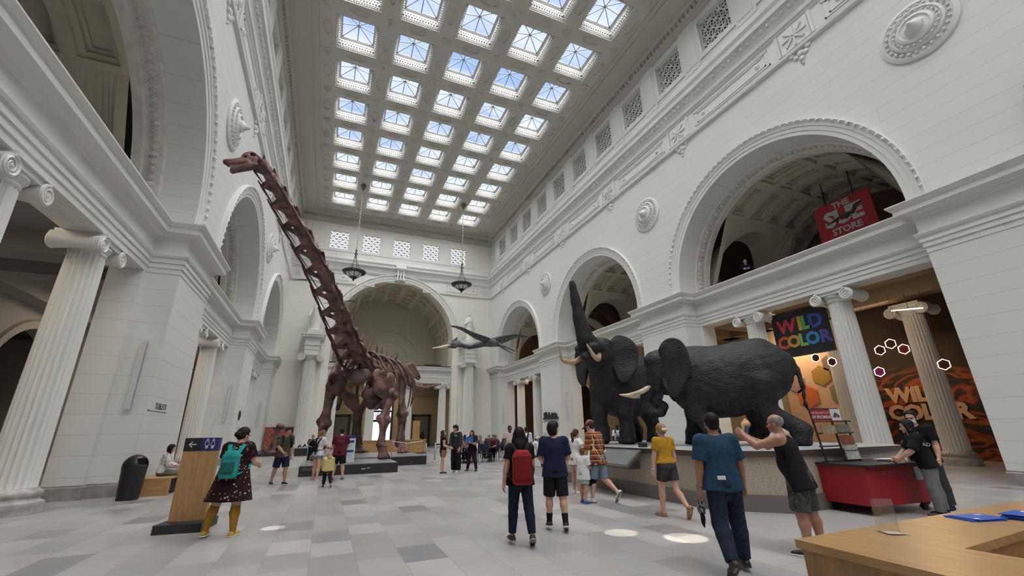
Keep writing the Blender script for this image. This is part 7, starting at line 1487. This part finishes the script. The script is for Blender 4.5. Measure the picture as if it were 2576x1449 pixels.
for i, (x, y) in enumerate(rowsx):
    if t0 is None: t0 = table(); d = t0
    else: d = dup(t0)
    d.location = (x, y, 0); tag(d, '%s black dining table from the left in the %s of the cafe area' % (pos[i], rown[i]), 'table', 'cafe tables')
    for k, a in enumerate((R(20+i*31), R(200+i*31), R(110+i*31))):
        px_, py_ = x+.62*cos(a), y+.62*sin(a)
        if c0 is None: c0 = chair(); e = c0
        else: e = dup(c0)
        e.location = (px_, py_, 0); e.rotation_euler = (0, 0, a-PI/2); tag(e, 'dark navy cafe chair at the black tables in the back right', 'chair', 'cafe chairs')
        if k < 2 and (i*2+k) % 4 != 3 and i < 9:
            hc = [H_BLK, H_BRN, H_GRY, H_RED, H_BLD][(i+k*3) % 5]; tn = ['slate', 'tan', 'dark red', 'olive', 'taupe', 'navy', 'pale grey'][(i*2+k) % 7]; hn = ['black', 'brown', 'grey', 'auburn', 'blond'][(i+k*3) % 5]
            az = math.degrees(math.atan2(-cos(a), -sin(a)))
            person('seated guest, %s hair, %s top, at %s table in %s, %s side' % (hn, tn, pos[i], rown[i], ('near' if sin(a) < 0 else 'far')), (px_, py_), az, 1.66, [SK_L, SK_M, SK_T][(i+k) % 3], .024, 10, (-8, 0), ((35, 8, 75, -12), (35, 8, 75, -12)), SITL, 1.05, None, (tops_[(i*2+k) % 7], 1.0, .04, .02), ('pants', [DGR, BLK, DJEAN][(i+k) % 3], 1.9, .012), (sh_blk, sh_blk), ('crop' if (i+k) % 2 else 'bob', hc), seat=.47, group='cafe guests')
def stanchion(x, y, lab): t = thing('stanchion', lab, 'stanchion', (x, y, 0), group='belt stanchions'); q = MB(); q.tube([(0, 0, .02), (0, 0, 1.0)], .03, 8); q.build('post', m_steel, t, True); q = MB(); q.lathe([(.17, 0), (.17, .02), (.05, .05)], 18); q.build('base', m_steel, t, True)
SP = [(5.35, 25.2), (5.95, 25.6), (7.25, 21.9), (9.0, 21.4)]
for i, p in enumerate(SP): stanchion(*p, ['steel belt stanchion farthest left by the cafe', 'steel belt stanchion second from the left by the cafe', 'steel belt stanchion beside the blue folder reader', 'steel belt stanchion beside the pale pink tee'][i])
for i, (a, b) in enumerate(((0, 1), (1, 2), (2, 3))): q = MB(); a_, b_ = SP[a], SP[b]; d = Vector((b_[0]-a_[0], b_[1]-a_[1], 0)); q.cbox(((a_[0]+b_[0])/2, (a_[1]+b_[1])/2, .92), (d.length/2-.03, .004, .025), Matrix.Rotation(math.atan2(d.y, d.x), 3, 'Z')); tag(q.build('belt', m_navyp), ['dark belt between the two left stanchions', 'dark belt strung in front of the left cafe tables', 'dark belt strung in front of the right cafe tables'][i], 'belt', 'stanchion belts')
# mannequin behind the elephants
mq = thing('mannequin', 'headless mannequin in blue and red clothes beyond the elephant legs', 'mannequin', (18.6, 15.3, 0)); s = SDF(.03); s.chain([(0, 0, .95), (0, 0, 1.25), (0, 0, 1.6)], [.16, .15, .19], .06); s.build('shirt', cloth('mannequin_blue', (.10, .16, .25)), mq); s = SDF(.03); s.cone((0, 0, 1.72), (0, 0, 1.95), .22, .05, .05); s.cone((-.2, 0, 1.7), (-.3, 0, 1.15), .07, .05, .05); s.cone((.2, 0, 1.7), (.3, 0, 1.15), .07, .05, .05); s.build('cape', cloth('peach_cloth', (.62, .40, .25)), mq); q = MB(); q.lathe([(.17, .72), (.2, .78), (.18, .95)], 16); q.build('skirt', cloth('bright_red', (.55, .04, .03)), mq); q = MB(); q.tube([(0, 0, 0), (0, 0, .72)], .03, 6); q.lathe([(.2, 0), (.2, .02)], 16); q.build('stand', m_blk, mq)
s = SDF(.03); s.ell((0, 0, 2.1), (.11, .11, .13), .02); s.build('head_form', mat('orange_head', (.6, .3, .1), .5), mq)  # plain orange head form, no emission
lamp('shop_lamp', 'SPOT', (18.2, 14.2, 6.5), (R(14), 0, 0), 300, (1, .75, .5), spot_size=R(50))
# small ceiling lamps seen through the right arches
for i, (x, y, z, lab) in enumerate(((22.5, 36.6, 10.6, 'upper'), (21.5, 36.2, 10.0, 'lower'), (22, 23.4, 11.3, 'middle'))):
    o = MB().ball((0, 0, 0), .16, 10, 7).build('globe_lamp', mat('globe_lit', (1, 1, 1), .5, emit=(1, .88, .7), es=7), loc=(x, y, z), smooth=True); tag(o, ['upper glowing globe lamp inside the farthest right arch', 'lower glowing globe lamp inside the farthest right arch', 'single glowing globe lamp inside the middle right arch'][i], 'lamp', 'globe lamps')
# sunlight dots on the floor: added narrow spot lamps stand in for the sun
for x, y, r_, e in ((-.65, 9.44, .2, 1), (4.51, 6.35, .28, 1), (5.15, 5.63, .34, 1.2), (5.9, 26.1, .3, .8)):
    h_ = 24.3; lamp('sun_dot_spot', 'SPOT', (x+.3, y-.2, h_), (math.atan2(.2, h_)*1.0, math.atan2(.3, h_), 0), 30000*e, (1, .93, .80), spot_size=2*math.atan2(r_, h_), spot_blend=.35, shadow_soft_size=.02)
